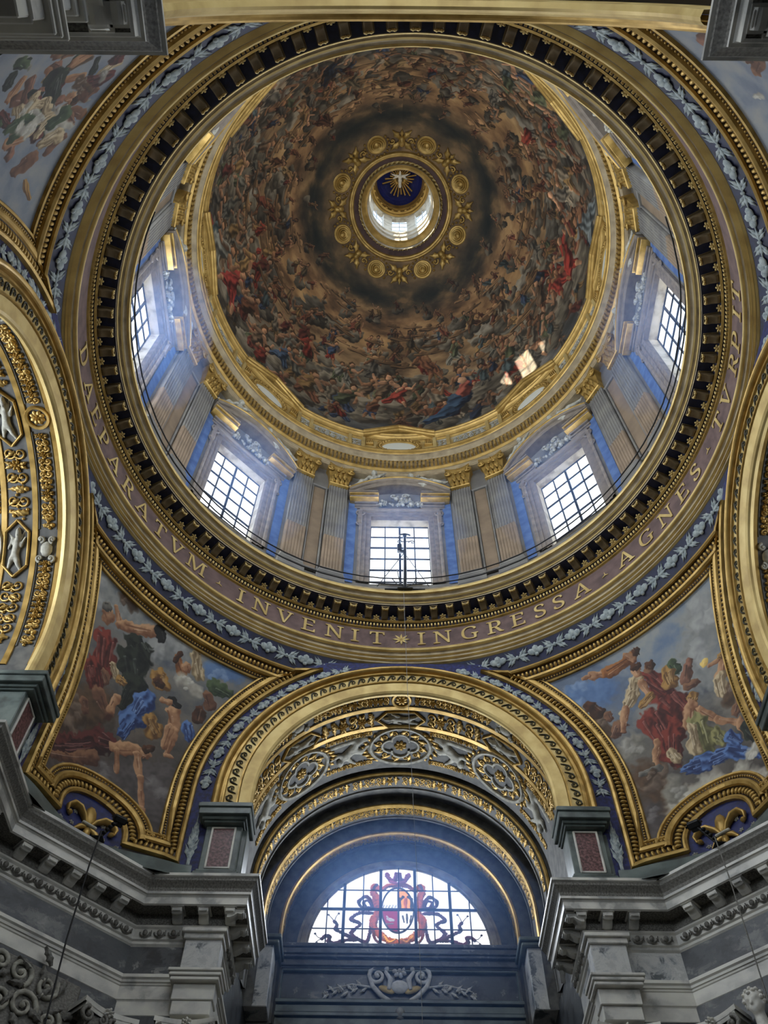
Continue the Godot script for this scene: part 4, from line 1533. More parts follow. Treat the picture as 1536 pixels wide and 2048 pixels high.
func on_vault(r: float, phi: float, z: float) -> Callable:   # flat ornament to the vault's underside: x along the arc, y towards the back, z down
	return func(p: Vector3) -> Vector3:
		var a := deg_to_rad(phi) - p.x / r
		return Vector3(cos(a) * (r - p.z), SPRING + sin(a) * (r - p.z), z - p.y)


func arch_rows(profile: Array, z: float, foot := 16.1, n := 48) -> Array:   # profile of Vector2(radius, towards the viewer); stilted semicircle
	var rows := []
	for i in range(-1, n + 2):
		var a := PI * clampf(float(i) / n, 0.0, 1.0)
		var row := PackedVector3Array()
		for p in profile: row.append(Vector3(cos(a) * p.x, (foot if i < 0 or i > n else SPRING + sin(a) * p.x), z + p.y))
		rows.append(row)
	return rows


func annulus(mb: MB, r0: float, r1: float, z: float, n := 48) -> void:
	mb.sweep(arch_rows([Vector2(r0, 0), Vector2(r1, 0)], z, 14.0, n))


func build_arms() -> void:
	# ---- the arch round the mouth of an arm
	var arch := thing("arch_moulding", "gilt arch with a wave scroll band round the mouth of the far arm", "arch", Vector3.ZERO, 0.0, "arches of the crossing")
	var mb := MB.new()
	mb.sweep(arch_rows([Vector2(4.2, -0.14), Vector2(3.76, -0.12), Vector2(3.73, -0.03), Vector2(3.75, 0.02), Vector2(3.80, 0.06), Vector2(4.08, 0.10)], -FACE))
	obj("broad_band", mb.mesh(), "gold_pale", arch)
	mb = MB.new()
	mb.sweep(arch_rows([Vector2(4.08, 0.06), Vector2(4.10, 0.14), Vector2(4.14, 0.14), Vector2(4.16, 0.06)], -FACE))
	mb.sweep(arch_rows([Vector2(4.44, 0.06), Vector2(4.46, 0.14), Vector2(4.51, 0.14), Vector2(4.53, 0.08), Vector2(4.57, 0.08)], -FACE))
	obj("fillet", mb.mesh(), "gold", arch)
	mb = MB.new()
	mb.sweep(arch_rows([Vector2(4.15, 0.08), Vector2(4.45, 0.08)], -FACE))
	obj("scroll_ground", mb.mesh(), "gold_pale", arch)
	mb = MB.new()
	var roll := [Vector2(4.56, 0.06)]
	for i in 9:
		var a := PI * i / 8
		roll.append(Vector2(4.66 - cos(a) * 0.08, 0.12 + sin(a) * 0.12))
	roll.append_array([Vector2(4.78, 0.06), Vector2(4.78, -0.05)])
	mb.sweep(arch_rows(roll, -FACE))
	obj("outer_roll", mb.mesh(), "gold", arch)
	mb = MB.new()
	scroll(mb, Vector2(0.02, 0.01), 0.105, 1.25, 0.022, PI, -1.0, 4, 12)
	mb.tube([Vector3(-0.14, -0.11, 0.012), Vector3(-0.10, -0.02, 0.015), Vector3(-0.03, 0.09, 0.015), Vector3(0.05, 0.11, 0.015)], [0.012, 0.025, 0.025, 0.02], 4)
	var wave := mb.mesh()
	for i in 51:
		var s := (i + 0.5) / 51.0 * (PI * 4.30 + 1.5) - 0.75
		var pos: Vector3
		var a := 0.0
		if s < 0: pos = Vector3(4.30, SPRING + s, 0)
		elif s > PI * 4.30:
			pos = Vector3(-4.30, SPRING - (s - PI * 4.30), 0)
			a = PI
		else:
			a = s / 4.30
			pos = Vector3(cos(a) * 4.30, SPRING + sin(a) * 4.30, 0)
		var o := obj("wave_scroll", wave, "bronze_green", arch, pos + Vector3(0, 0, -FACE + 0.085))
		o.rotation.z = a - PI / 2
	# ---- the blue band of leaves outside it
	var band := thing("arch_leaf_band", "dark blue band with pale leaves outside the gilt arch of the far arm", "frieze", Vector3.ZERO, 0.0, "leaf bands round the arches")
	mb = MB.new()
	var rows := []
	for i in range(-1, 50):
		var a := PI * clampf(i / 48.0, 0, 1)
		var row := PackedVector3Array()
		for q in [4.70, 5.75]:
			var y: float = SPRING + sin(a) * q
			row.append(Vector3(cos(a) * q, 14.0 if i < 0 or i > 48 else minf(y, 21.92), -FACE))
		rows.append(row)
	mb.sweep(rows)
	obj("ground", mb.mesh(), "navy_bright", band)
	var spray := leaf_spray(0.56, 0.44)
	var bloom := blossom(0.46)
	for i in 30:
		var a := PI * (i + 0.5) / 30
		var rr := 4.99
		if absf(a - PI / 2) < 0.30: continue
		var o := obj("leaf_spray" if i % 2 == 0 else "blossom", spray if i % 2 == 0 else bloom, "leaf_blue", band, Vector3(cos(a) * rr, SPRING + sin(a) * rr, -FACE + 0.01))
		o.rotation.z = a - PI / 2
	mb = MB.new()
	for i in 6: leaf(mb, Vector2(0, 0.12 * i), Vector2((0.16 - 0.02 * i) * (1 if i % 2 else -1), 0.12 * i + 0.45), 0.15, 0.04, 2)
	leaf(mb, Vector2(0, -0.2), Vector2(0, 1.35), 0.2, 0.04, 4)
	for s in [-1.0, 1.0]: obj("tall_leaf", mb.mesh(), "leaf_blue", band, Vector3(s * 5.0, 14.75, -FACE + 0.01))
	# ---- the coffered vault
	var vault := thing("coffered_vault", "dark coffered barrel vault with gilt ribs and reliefs over the far arm", "vault", Vector3.ZERO, 0.0, "coffered vaults of the arms")
	mb = MB.new()
	var zs := [-8.3, -11.62]
	rows = []
	for i in 61:
		var a := PI * i / 60
		rows.append(PackedVector3Array([Vector3(cos(a) * VAULT, SPRING + sin(a) * VAULT, zs[0]), Vector3(cos(a) * VAULT, SPRING + sin(a) * VAULT, zs[1])]))
	mb.grid(rows)
	obj("soffit", mb.mesh(), "stone_gray", vault)
	mb = MB.new()
	for s in [-1.0, 1.0]: mb.quad(Vector3(s * VAULT, SPRING, -8.3), Vector3(s * VAULT, SPRING, -14.5), Vector3(s * VAULT, 14.1, -14.5), Vector3(s * VAULT, 14.1, -8.3))
	annulus(mb, 4.15, 4.45, -11.62)
	annulus(mb, 3.95, 4.45, -11.8 - 0.02)
	obj("side_wall", mb.mesh(), "stone_gray", vault)
	# telescoped rings behind
	var rings := [[4.06, 3.99, -11.80, -12.35], [3.84, 3.78, -13.0, -13.45], [3.40, 3.34, -13.8, -14.15]]
	for i in 3:
		var g: Array = rings[i]
		mb = MB.new()
		mb.sweep(arch_rows([Vector2(g[0] + 0.06, 0.0), Vector2(g[0] + 0.02, 0.06), Vector2(g[0] - 0.03, 0.06), Vector2(g[0] - 0.06, 0.0), Vector2(g[0] - 0.06, -0.06)], g[2], 16.0))
		obj("gilt_rib", mb.mesh(), "gold", vault)
		mb = MB.new()
		mb.sweep(arch_rows([Vector2(g[0], 0), Vector2(g[1], g[3] - g[2])], g[2], 14.1))
		mb.sweep(arch_rows([Vector2(g[1], g[3] - g[2]), Vector2(g[1] - 0.04, g[3] - g[2]), Vector2(g[1] - 0.04, g[3] - g[2] - 0.06), Vector2(g[1] + 0.2, g[3] - g[2] - 0.06), Vector2(g[1] + 0.2, (rings[i + 1][2] if i < 2 else -14.5) - g[2])], g[2], 14.1))
		if i < 2: annulus(mb, rings[i + 1][0] - 0.02, g[1] + 0.3, rings[i + 1][2] - 0.01)
		obj("dark_ring", mb.mesh(), "stone_gray", vault)
		var orn := foliage_strip(1.5, absf(g[3] - g[2]) * 0.8, 40 + i, 0.05)
		for q in 8:
			var c := MB.new()
			c.add(orn)
			c.bend(on_vault(g[0] - 0.03, 11.0 + 22.5 * q, (g[2] + g[3]) / 2))
			obj("ring_relief", c.mesh(), "gold", vault)
	for s in [-1.0, 1.0]:
		mb = MB.new()
		mb.box(Vector3(s * 3.85, 15.0, -13.75), Vector3(0.80, 1.9, 1.3), 0.02)
		obj("side_pier", mb.mesh(), "marble_pale", vault)
		mb = MB.new()
		mb.box(Vector3(s * 3.80, 15.85, -13.70), Vector3(0.98, 0.12, 1.44), 0.03)
		mb.box(Vector3(s * 3.78, 15.98, -13.68), Vector3(1.06, 0.12, 1.52), 0.02)
		obj("pier_cap", mb.mesh(), "marble_green", vault)
	mb = MB.new()
	annulus(mb, 2.9, 3.6, -14.48)
	obj("end_ring", mb.mesh(), "stone_gray", vault)
	# gilt bands of the field: along the arc, and the lattice round rosettes and hexagons
	mb = MB.new()
	for z in [-8.50, -9.12, -9.88]:
		rows = []
		for i in 61:
			var a := PI * i / 60
			var row := PackedVector3Array()
			for q in [Vector2(0.0, 0.075), Vector2(0.03, 0.065), Vector2(0.03, -0.065), Vector2(0.0, -0.075)]: row.append(Vector3(cos(a) * (VAULT - q.x), SPRING + sin(a) * (VAULT - q.x), z + q.y))
			rows.append(row)
		mb.sweep(rows)
	obj("gilt_band", mb.mesh(), "gold", vault)
	# rosettes with candelabra strips between them
	var dish := MB.new()
	ring_flat(dish, Vector2.ZERO, 0.21, 0.21, [Vector2(0, 0), Vector2(0.02, 0.05), Vector2(0.08, 0.06), Vector2(0.10, 0.0)], 20)
	var bud := MB.new()
	flower(bud, Vector2.ZERO, 0.19, 8, 0.05)
	flower(bud, Vector2.ZERO, 0.09, 5, 0.09)
	var cart := MB.new()
	cart.ball(Vector3.ZERO, Vector3(0.20, 0.15, 0.09), Basis(), 10, true)
	for s in [-1.0, 1.0]:
		scroll(cart, Vector2(s * 0.24, 0.14), 0.09, 1.2, 0.04, 0, s, 5)
		scroll(cart, Vector2(s * 0.24, -0.14), 0.09, 1.2, 0.04, 0, -s, 5)
	var hexa := MB.new()
	var hx := [Vector2(-0.72, 0), Vector2(-0.42, 0.29), Vector2(0.42, 0.29), Vector2(0.72, 0), Vector2(0.42, -0.29), Vector2(-0.42, -0.29)]
	for i in 6:
		var p: Vector2 = hx[i]; var q: Vector2 = hx[(i + 1) % 6]
		var steps := 5
		var ptsa := []
		for e in steps + 1: ptsa.append(Vector3(lerpf(p.x, q.x, e / float(steps)), lerpf(p.y, q.y, e / float(steps)), 0.02))
		hexa.tube(ptsa, 0.06, 6, true, 0.6)
	var wing := child_figure({"hip": Vector3(0.05, -0.12, 0), "chest": Vector3(-0.02, 0.12, 0.03), "head": Vector3(-0.05, 0.36, 0.06),
		"arms": [[Vector3(0.2, 0.2, 0.06), Vector3(0.32, 0.05, 0.05)], [Vector3(-0.22, 0.1, 0.06), Vector3(-0.34, 0.25, 0.05)]],
		"legs": [[Vector3(0.2, -0.3, 0.05), Vector3(0.3, -0.5, 0.02), Vector3(0.38, -0.52, 0.03)], [Vector3(-0.12, -0.35, 0.05), Vector3(-0.25, -0.52, 0.02), Vector3(-0.32, -0.5, 0.02)]],
		"more": [[Vector3(0.1, 0.18, -0.02), Vector3(0.4, 0.4, -0.02), 0.08, 0.03], [Vector3(-0.1, 0.18, -0.02), Vector3(-0.36, 0.5, -0.02), 0.08, 0.03]]}, 0.05)
	var putto := child_figure({"hip": Vector3(0.12, -0.05, 0), "chest": Vector3(-0.12, 0.14, 0.03), "head": Vector3(-0.3, 0.3, 0.06),
		"arms": [[Vector3(-0.35, 0.0, 0.06), Vector3(-0.58, 0.1, 0.05)], [Vector3(0.05, 0.35, 0.06), Vector3(0.2, 0.5, 0.05)]],
		"legs": [[Vector3(0.42, 0.08, 0.05), Vector3(0.65, -0.12, 0.02), Vector3(0.75, -0.14, 0.03)], [Vector3(0.3, -0.3, 0.05), Vector3(0.58, -0.36, 0.02), Vector3(0.68, -0.33, 0.02)]],
		"more": [[Vector3(-0.2, 0.1, -0.03), Vector3(0.1, 0.5, -0.03), 0.1, 0.04], [Vector3(-0.6, -0.35, -0.04), Vector3(0.6, -0.4, -0.04), 0.1, 0.1]]}, 0.05)
	var quatre := MB.new()
	for s in [[0.30, 0.0], [-0.30, 0.0], [0.0, 0.22], [0.0, -0.22]]:
		var a0 := atan2(s[1], s[0])
		ring_flat(quatre, Vector2(s[0], s[1]), 0.24, 0.22, [Vector2(-0.02, 0.01), Vector2(0.0, 0.06), Vector2(0.05, 0.06), Vector2(0.07, 0.01)], 14, a0 - 1.75, a0 + 1.75)
	var oval := MB.new()
	ring_flat(oval, Vector2.ZERO, 0.86, 0.66, [Vector2(0, 0), Vector2(0.03, 0.07), Vector2(0.10, 0.09), Vector2(0.14, 0.0)], 40)
	var qfill := MB.new()
	flower(qfill, Vector2.ZERO, 0.2, 7, 0.08)
	for i in 12:
		var a := TAU * i / 12
		leaf(qfill, Vector2(cos(a), sin(a) * 0.75) * 0.62, Vector2(cos(a + 0.25) * 0.85, sin(a + 0.25) * 0.66), 0.17, 0.06, 2)
		scroll(qfill, Vector2(cos(a + 0.26) * 0.66, sin(a + 0.26) * 0.5), 0.09, 1.1, 0.03, a, 1.0, 4, 8)
	var halo := MB.new()
	for i in 26:
		var a := TAU * i / 26
		if absf(sin(a)) > 0.93: continue
		leaf(halo, Vector2(cos(a) * 1.03, sin(a) * 0.66), Vector2(cos(a + 0.15) * 1.25, sin(a + 0.15) * 0.72), 0.15, 0.07, 2)
		halo.ball(Vector3(cos(a) * 1.06, sin(a) * 0.68, 0.03), Vector3.ONE * 0.04, Basis(), 5)
	var place := func(called: String, src: MB, m: String, phi: float, z: float, lift := 0.0) -> void:
		var c := MB.new()
		c.add(src, Transform3D(Basis(), Vector3(0, 0, lift)))
		c.bend(on_vault(VAULT, phi, z))
		obj(called, c.mesh(), m, vault)
	for phi in [90.0, 0.0, 180.0]:
		if phi == 90.0:
			place.call("rosette_ring", dish, "gold", phi, -8.81)
			place.call("rosette", bud, "gold", phi, -8.81)
	for phi in [45.0, 135.0]: place.call("shell_cartouche", cart, "stucco", phi, -8.81, 0.03)
	for i in 4:
		var phi: float = [25.0, 68.5, 111.5, 155.0][i]
		place.call("candelabra_relief", foliage_strip(2.35, 0.36, 60 + i, 0.075), "gold", phi, -8.81)
		var fr := MB.new()
		for s in [-1.0, 1.0]:
			var pts := []
			for e in 9: pts.append(Vector3(-1.2 + 2.4 * e / 8, s * 0.21, 0.012))
			fr.tube(pts, 0.018, 4)
		place.call("panel_edge", fr, "stone_gray", phi, -8.81)
	for phi in [90.0, 45.0, 135.0]:
		place.call("hexagon_frame", hexa, "gold", phi, -9.55)
		var f := MB.new()
		f.add(wing, Transform3D(Basis(Vector3.BACK, PI / 2).scaled(Vector3(1.0, 0.55, 0.6)), Vector3.ZERO))
		place.call("winged_relief", f, "stucco", phi, -9.55)
		place.call("oval_frame", oval, "stucco", phi, -10.66)
		place.call("gilt_spray", halo, "gold", phi, -10.66)
		place.call("quatrefoil", quatre, "stucco", phi, -10.66)
		place.call("foliage_relief", qfill, "gold", phi, -10.66)
	for i in 4:
		var phi: float = [67.5, 112.5, 22.0, 158.0][i]
		place.call("foliage_relief", foliage_strip(1.75, 0.6, 80 + i, 0.08), "gold", phi, -9.52)
		place.call("child_relief", putto.dup_scaled(Vector3(0.95 if i % 2 else -0.95, 1.0, 0.7)), "stucco", phi, -10.66)
		for s in [-1.0, 1.0]:
			place.call("panel_border", foliage_strip(1.5, 0.22, 90 + i, 0.05), "gold", phi, -10.66 + s * 0.60)
	# ---- copies for the other arms
	for k in [1, 3, 2]:
		var w: String = SIDE_WORDS[k]
		dup(arch, "arch_moulding", "gilt arch with a wave scroll band round the mouth of the " + w, Vector3.ZERO, -PI / 2 * k)
		dup(band, "arch_leaf_band", "dark blue band with pale leaves outside the arch of the " + w, Vector3.ZERO, -PI / 2 * k)
		if k != 2: dup(vault, "coffered_vault", "coffered barrel vault with gilt ribs and reliefs over the " + w, Vector3.ZERO, -PI / 2 * k)
		else:
			mb = MB.new()
			mb.sweep(arch_rows([Vector2(4.15, -0.45), Vector2(4.15, -6.4)], -FACE, 14.0))
			struct("ceiling_near_arm", mb.mesh(), "stone_gray", "plain barrel vault over the near arm above the viewer").rotation.y = PI
	build_lunettes()
	build_front_wall()
	build_pedestals()


func build_lunettes() -> void:
	var w := 2.68
	var h := 2.87
	var outline := PackedVector2Array()
	for i in 49:
		var a := PI * i / 48
		outline.append(Vector2(cos(a) * w, sin(a) * h))
	var glass := StandardMaterial3D.new()
	glass.resource_name = "stained_glass"
	glass.albedo_color = Color(0.3, 0.3, 0.3)
	glass.roughness = 0.4
	glass.emission_enabled = true
	glass.emission = Color.BLACK
	glass.emission_texture = ImageTexture.create_from_image(stained_picture())
	glass.emission_energy_multiplier = 0.8
	mats["stained_glass"] = glass
	var xs := [-2.68, -2.15, -1.65, -1.08, -0.55, 0.0, 0.5, 1.05, 1.55, 2.13, 2.68]
	for k in 4:
		var n := Node3D.new()
		n.name = "window_%d" % (17 + k)
		add_child(n)
		n.position = Vector3(0, 16.48, 0)
		n.rotation.y = -PI / 2 * k
		tag(n, ["half-round stained glass window with a coat of arms in the far arm", "half-round window of the right-hand arm", "half-round window of the near arm behind the viewer", "half-round window of the left-hand arm"][k], "window", "", "structure")
		var mb := MB.new()
		for i in xs.size() - 1:
			for row in [[0.0, 1.38], [1.38, 2.9]]:
				var cell := PackedVector2Array([Vector2(xs[i] + 0.02, row[0] + 0.02), Vector2(xs[i + 1] - 0.02, row[0] + 0.02), Vector2(xs[i + 1] - 0.02, row[1] - 0.02), Vector2(xs[i] + 0.02, row[1] - 0.02)])
				for poly in Geometry2D.intersect_polygons(cell, outline):
					var p := MB.new()
					p.prism(poly, -0.02, 0.0)
					for q in p.v: p.uv.append(Vector2(q.x / 5.4 + 0.5, 1.0 - q.y / 2.9))
					obj("pane", p.mesh(), "stained_glass" if k == 0 else "glass", n, Vector3(0, 0, -14.42))
		for i in range(1, xs.size() - 1):
			var top := h * sqrt(1.0 - pow(xs[i] / w, 2.0))
			var b := MB.new()
			b.box(Vector3(xs[i], top / 2, -14.40), Vector3(0.09 if i % 2 == 0 else 0.03, top, 0.06))
			obj("glazing_bar", b.mesh(), "iron", n)
		for e in [[1.38, 0.08], [0.72, 0.018], [2.05, 0.018]]:
			var b := MB.new()
			var half := w * sqrt(1.0 - pow(e[0] / h, 2.0))
			b.box(Vector3(0, e[0], -14.40), Vector3(half * 2, e[1], 0.05))
			obj("glazing_bar", b.mesh(), "iron", n)
		var fr := MB.new()
		var rows := []
		for i in 49:
			var a := PI * i / 48
			var row := PackedVector3Array()
			for q in [Vector2(-0.03, -0.1), Vector2(-0.03, 0.04), Vector2(0.03, 0.05), Vector2(0.05, 0.10), Vector2(0.19, 0.10), Vector2(0.22, 0.04), Vector2(0.3, 0.03), Vector2(0.3, -0.1)]:
				row.append(Vector3(cos(a) * (w + q.x), sin(a) * (h + q.x), -14.42 + q.y))
			rows.append(row)
		fr.sweep(rows)
		obj("frame", fr.mesh(), "tan", n)
		var c := dir(90.0 * k)
		window_light("lunette_daylight", c * 14.0 + Vector3(0, 17.75, 0), Vector3(0, 17.75, 0), Vector2(4.4, 2.1), [7.0, 5.0, 8.0, 15.0][k])


func stained_picture() -> Image:
	var c := Canvas.new(1024, 550)
	c.wob = 0.25
	c.ground([[Color(.88, .90, .93), Color(.95, .96, .97), Color(1, 1, 1), Color(1, 1, 1)], [Color(.95, .96, .98), Color(1, 1, 1), Color(1, 1, 1), Color(1, 1, 1)]], 3, 0.006, Vector2.ONE)
	var X := func(x: float) -> float: return 512.0 + (x - 762.0) * 0.852
	var Y := func(y: float) -> float: return 550.0 - (660.0 - y) * 1.024
	var line := func(pts: Array, r: float, a: Color, b: Color) -> void:
		for m in [1, -1]:
			for i in (pts.size() - 1) * 5:
				var e := i / 5
				var a0: Vector2 = pts[maxi(e - 1, 0)]; var a1: Vector2 = pts[e]; var a2: Vector2 = pts[e + 1]; var a3: Vector2 = pts[mini(e + 2, pts.size() - 1)]
				var p := a1.cubic_interpolate(a2, a0, a3, (i % 5) / 5.0); var q := a1.cubic_interpolate(a2, a0, a3, (i % 5 + 1) / 5.0)
				var fx := func(x: float) -> float: return X.call(x if m == 1 else 1512.0 - x)
				c.stroke(fx.call(p.x), Y.call(p.y), fx.call(q.x), Y.call(q.y), r * (0.8 + 0.3 * sin(i * 0.7)), r * 0.9, a, b, 3.0)
	var purple := Color(.24, .08, .17); var ink := Color(.05, .03, .07)
	line.call([Vector2(585, 425), Vector2(500, 425), Vector2(445, 465), Vector2(505, 495), Vector2(450, 550), Vector2(500, 590), Vector2(552, 600), Vector2(572, 540), Vector2(585, 470)], 13, purple, ink)
	line.call([Vector2(500, 588), Vector2(440, 590), Vector2(400, 598), Vector2(340, 612), Vector2(305, 600), Vector2(310, 575), Vector2(285, 570), Vector2(262, 585)], 13, purple, ink)
	line.call([Vector2(455, 580), Vector2(390, 550), Vector2(350, 530), Vector2(352, 500), Vector2(335, 480)], 12, purple, ink)
	line.call([Vector2(262, 585), Vector2(235, 578), Vector2(212, 555)], 2.5, ink, ink)
	line.call([Vector2(262, 585), Vector2(240, 595), Vector2(226, 605)], 2.5, ink, ink)
	line.call([Vector2(335, 480), Vector2(312, 455), Vector2(292, 438)], 2.5, ink, ink)
	line.call([Vector2(335, 480), Vector2(345, 450), Vector2(360, 430)], 2.5, ink, ink)
	for e in [[212, 555], [226, 608], [292, 437], [360, 429]]: line.call([Vector2(e[0], e[1]), Vector2(e[0] + 3, e[1] + 2)], 6, ink, ink)
	line.call([Vector2(590, 390), Vector2(520, 390), Vector2(492, 360), Vector2(510, 330), Vector2(545, 320), Vector2(575, 345), Vector2(590, 380)], 12, purple, ink)
	line.call([Vector2(540, 385), Vector2(525, 355), Vector2(560, 345), Vector2(580, 385)], 10, purple, ink)
	var org := Color(.62, .28, .04); var brn := Color(.22, .07, .03)
	line.call([Vector2(600, 250), Vector2(590, 290), Vector2(610, 330), Vector2(620, 420), Vector2(595, 470), Vector2(600, 520), Vector2(640, 560), Vector2(690, 590), Vector2(756, 610)], 24, org, brn)
	line.call([Vector2(600, 250), Vector2(640, 275), Vector2(690, 245), Vector2(756, 240)], 17, org, brn)
	line.call([Vector2(612, 240), Vector2(598, 250), Vector2(590, 268)], 9, brn, ink)
	line.call([Vector2(590, 530), Vector2(605, 585), Vector2(650, 615), Vector2(700, 625), Vector2(756, 632)], 9, Color(.4, .14, .1), ink)
	line.call([Vector2(660, 560), Vector2(700, 600), Vector2(740, 585)], 8, Color(.95, .66, .22), brn)
	line.call([Vector2(680, 165), Vector2(700, 200), Vector2(735, 205), Vector2(745, 165)], 15, Color(.42, .20, .34), Color(.18, .06, .14))
	line.call([Vector2(700, 215), Vector2(756, 228)], 9, Color(.55, .30, .42), Color(.25, .1, .2))
	# the quartered oval
	for y in range(int(Y.call(240)), int(Y.call(560))):
		for x in range(int(X.call(630)), int(X.call(880))):
			var ex: float = (x - X.call(754.0)) / (112.0 * 0.852); var ey: float = (y - Y.call(402.0)) / (150.0 * 1.024)
			var q := ex * ex + ey * ey
			if q > 1.0: continue
			var col := Color(.05, .04, .06)
			if q < 0.82:
				if ex < 0 and ey < 0: col = Color(1, 1, 1)
				elif ex >= 0 and ey < 0: col = Color(.93, .58, .10)
				elif ex < 0: col = Color(.52, .07, .22)
				else: col = Color(1, 1, 1)
				if absf(ex) < 0.025 or absf(ey) < 0.02: col = Color(.1, .08, .1)
			var o := (y * c.w + x) * 3
			c.d[o] = int(col.r * 255); c.d[o + 1] = int(col.g * 255); c.d[o + 2] = int(col.b * 255)
	var s := func(x0: float, y0: float, x1: float, y1: float, r: float, a: Color) -> void: c.stroke(X.call(x0), Y.call(y0), X.call(x1), Y.call(y1), r, r * 0.8, a, a * 0.6)
	for i in 5: s.call(655 + i * 20, 385, 662 + i * 20, 372, 6, Color(.75, .76, .78))
	for m in [-1, 1]:
		s.call(808 + m * 40, 330, 808 + m * 38, 385, 9, Color(.16, .12, .08))
		s.call(808 + m * 18, 318, 808 + m * 40, 340, 9, Color(.16, .12, .08))
		s.call(815 + m * 28, 440, 815 + m * 20, 480, 6, Color(.3, .3, .3))
	s.call(808, 330, 808, 390, 12, Color(.75, .36, .06))
	s.call(815, 430, 815, 485, 7, Color(.3, .3, .3))
	s.call(690, 460, 725, 468, 11, Color(.72, .74, .72))
	s.call(682, 445, 690, 455, 7, Color(.72, .74, .72))
	s.call(680, 492, 722, 490, 6, Color(.45, .5, .48))
	for x in range(0, 1024):
		for y in range(541, 550):
			var o := (y * 1024 + x) * 3
			c.d[o] = 150; c.d[o + 1] = 165; c.d[o + 2] = 40
	return c.image()


func build_front_wall() -> void:
	var t := thing("sill_entablature", "bluish marble entablature with a dark panel under the stained glass window", "entablature", Vector3(0, 0, -14.3))
	var mb := MB.new()
	for q in [[16.42, 0.12, 0.30], [16.32, 0.08, 0.22], [16.2, 0.16, 0.36], [16.08, 0.08, 0.30], [15.94, 0.2, 0.2], [15.82, 0.06, 0.14]]:
		mb.box(Vector3(0, q[0], q[2] / 2 - 0.1), Vector3(7.9, q[1], q[2] + 0.2), 0.015)
	obj("sill_cornice", mb.mesh(), "marble_gray", t)
	mb = MB.new()
	mb.box(Vector3(0, 15.33, -0.05), Vector3(6.5, 0.78, 0.1))
	obj("dark_panel", mb.mesh(), "marble_gray", t)
	mb = MB.new()
	for s in [-1.0, 1.0]:
		mb.box(Vector3(s * 3.33, 15.33, 0.03), Vector3(0.16, 1.0, 0.16), 0.02)
		mb.box(Vector3(0, 15.33 + s * 0.45, 0.03), Vector3(6.8, 0.1, 0.16), 0.02)
	obj("panel_frame", mb.mesh(), "marble_green", t)
	mb = MB.new()
	for q in [[14.78, 0.1, 0.16], [14.6, 0.2, 0.08], [14.42, 0.1, 0.14], [14.2, 0.3, 0.06], [13.9, 0.25, 0.02]]:
		mb.box(Vector3(0, q[0], q[2] / 2), Vector3(7.6, q[1], q[2] + 0.2), 0.012)
	obj("lower_moulding", mb.mesh(), "marble_green", t)
	for s in [-1.0, 1.0]:
		mb = MB.new()
		mb.box(Vector3(s * 3.72, 15.2, 0.12), Vector3(0.5, 1.5, 0.34), 0.02)
		mb.box(Vector3(s * 3.72, 14.35, 0.16), Vector3(0.6, 0.12, 0.44), 0.02)
		obj("side_strip", mb.mesh(), "marble_green", t)
		mb = MB.new()
		mb.box(Vector3(s * 3.72, 15.2, 0.29), Vector3(0.22, 1.2, 0.02), 0.01)
		obj("inlay", mb.mesh(), "marble_red", t)
	# the stucco cartouche on the panel
	var c := thing("cartouche", "pale scrolled stucco cartouche with side sprays on the dark marble panel", "cartouche", Vector3(0, 15.28, -14.26))
	mb = MB.new()
	for s in [-1.0, 1.0]:
		scroll(mb, Vector2(s * 0.62, 0.32), 0.26, 1.4, 0.07, PI / 2, -s, 6, 18)
		scroll(mb, Vector2(s * 0.36, -0.45), 0.18, 1.2, 0.06, -PI / 2, s, 6, 16)
		mb.tube([Vector3(s * 0.85, 0.3, 0.06), Vector3(s * 0.75, 0.0, 0.08), Vector3(s * 0.5, -0.28, 0.08), Vector3(s * 0.15, -0.5, 0.08)], [0.05, 0.07, 0.07, 0.04], 6)
		mb.tube([Vector3(s * 0.4, 0.45, 0.06), Vector3(s * 0.25, 0.2, 0.1), Vector3(s * 0.3, -0.1, 0.1)], [0.05, 0.08, 0.05], 6)
	for i in 7: leaf(mb, Vector2(0, -0.35), Vector2(cos(-PI / 2 + (i - 3) * 0.35) * 0.5, -0.35 + sin(-PI / 2 + (i - 3) * 0.35) * 0.42), 0.16, 0.08, 2)
	mb.ball(Vector3(0, 0.0, 0.05), Vector3(0.26, 0.2, 0.1), Basis(), 10, true)
	obj("scrollwork", mb.mesh(), "stucco_white", c)
	mb = MB.new()
	for i in 15:
		var a := PI * i / 14
		mb.ball(Vector3(cos(a) * 0.36, 0.52 + sin(a) * 0.22, 0.06), Vector3.ONE * 0.075, Basis(), 6, true)
	flower(mb, Vector2(0, 0.48), 0.22, 7, 0.12)
	obj("shell_crest", mb.mesh(), "stucco_white", c)
	mb = MB.new()
	for s in [-1.0, 1.0]: mb.ball(Vector3(s * 0.36, -0.08, 0.05), Vector3(0.24, 0.10, 0.05), Basis(Vector3.BACK, s * 0.4), 10, true)
	obj("gilt_shield", mb.mesh(), "gold_pale", c)
	mb = MB.new()
	var r := RandomNumberGenerator.new()
	r.seed = 12
	for s in [-1.0, 1.0]:
		mb = MB.new()
		for i in 9:
			var x := 0.9 + 0.13 * i
			var y := 0.05 * sin(i * 1.3) - 0.02 * i
			leaf(mb, Vector2(s * x, y), Vector2(s * (x + 0.2), y + (0.18 if i % 2 else -0.18)), 0.11, 0.06, 2)
			if i % 3 == 2: flower(mb, Vector2(s * (x + 0.1), y), 0.09, 5, 0.07)
		mb.tube([Vector3(s * 0.8, 0, 0.03), Vector3(s * 1.3, 0.08, 0.03), Vector3(s * 2.0, -0.1, 0.03)], [0.035, 0.025, 0.015], 5)
		obj("leaf_spray", mb.mesh(), "stucco_white", c)
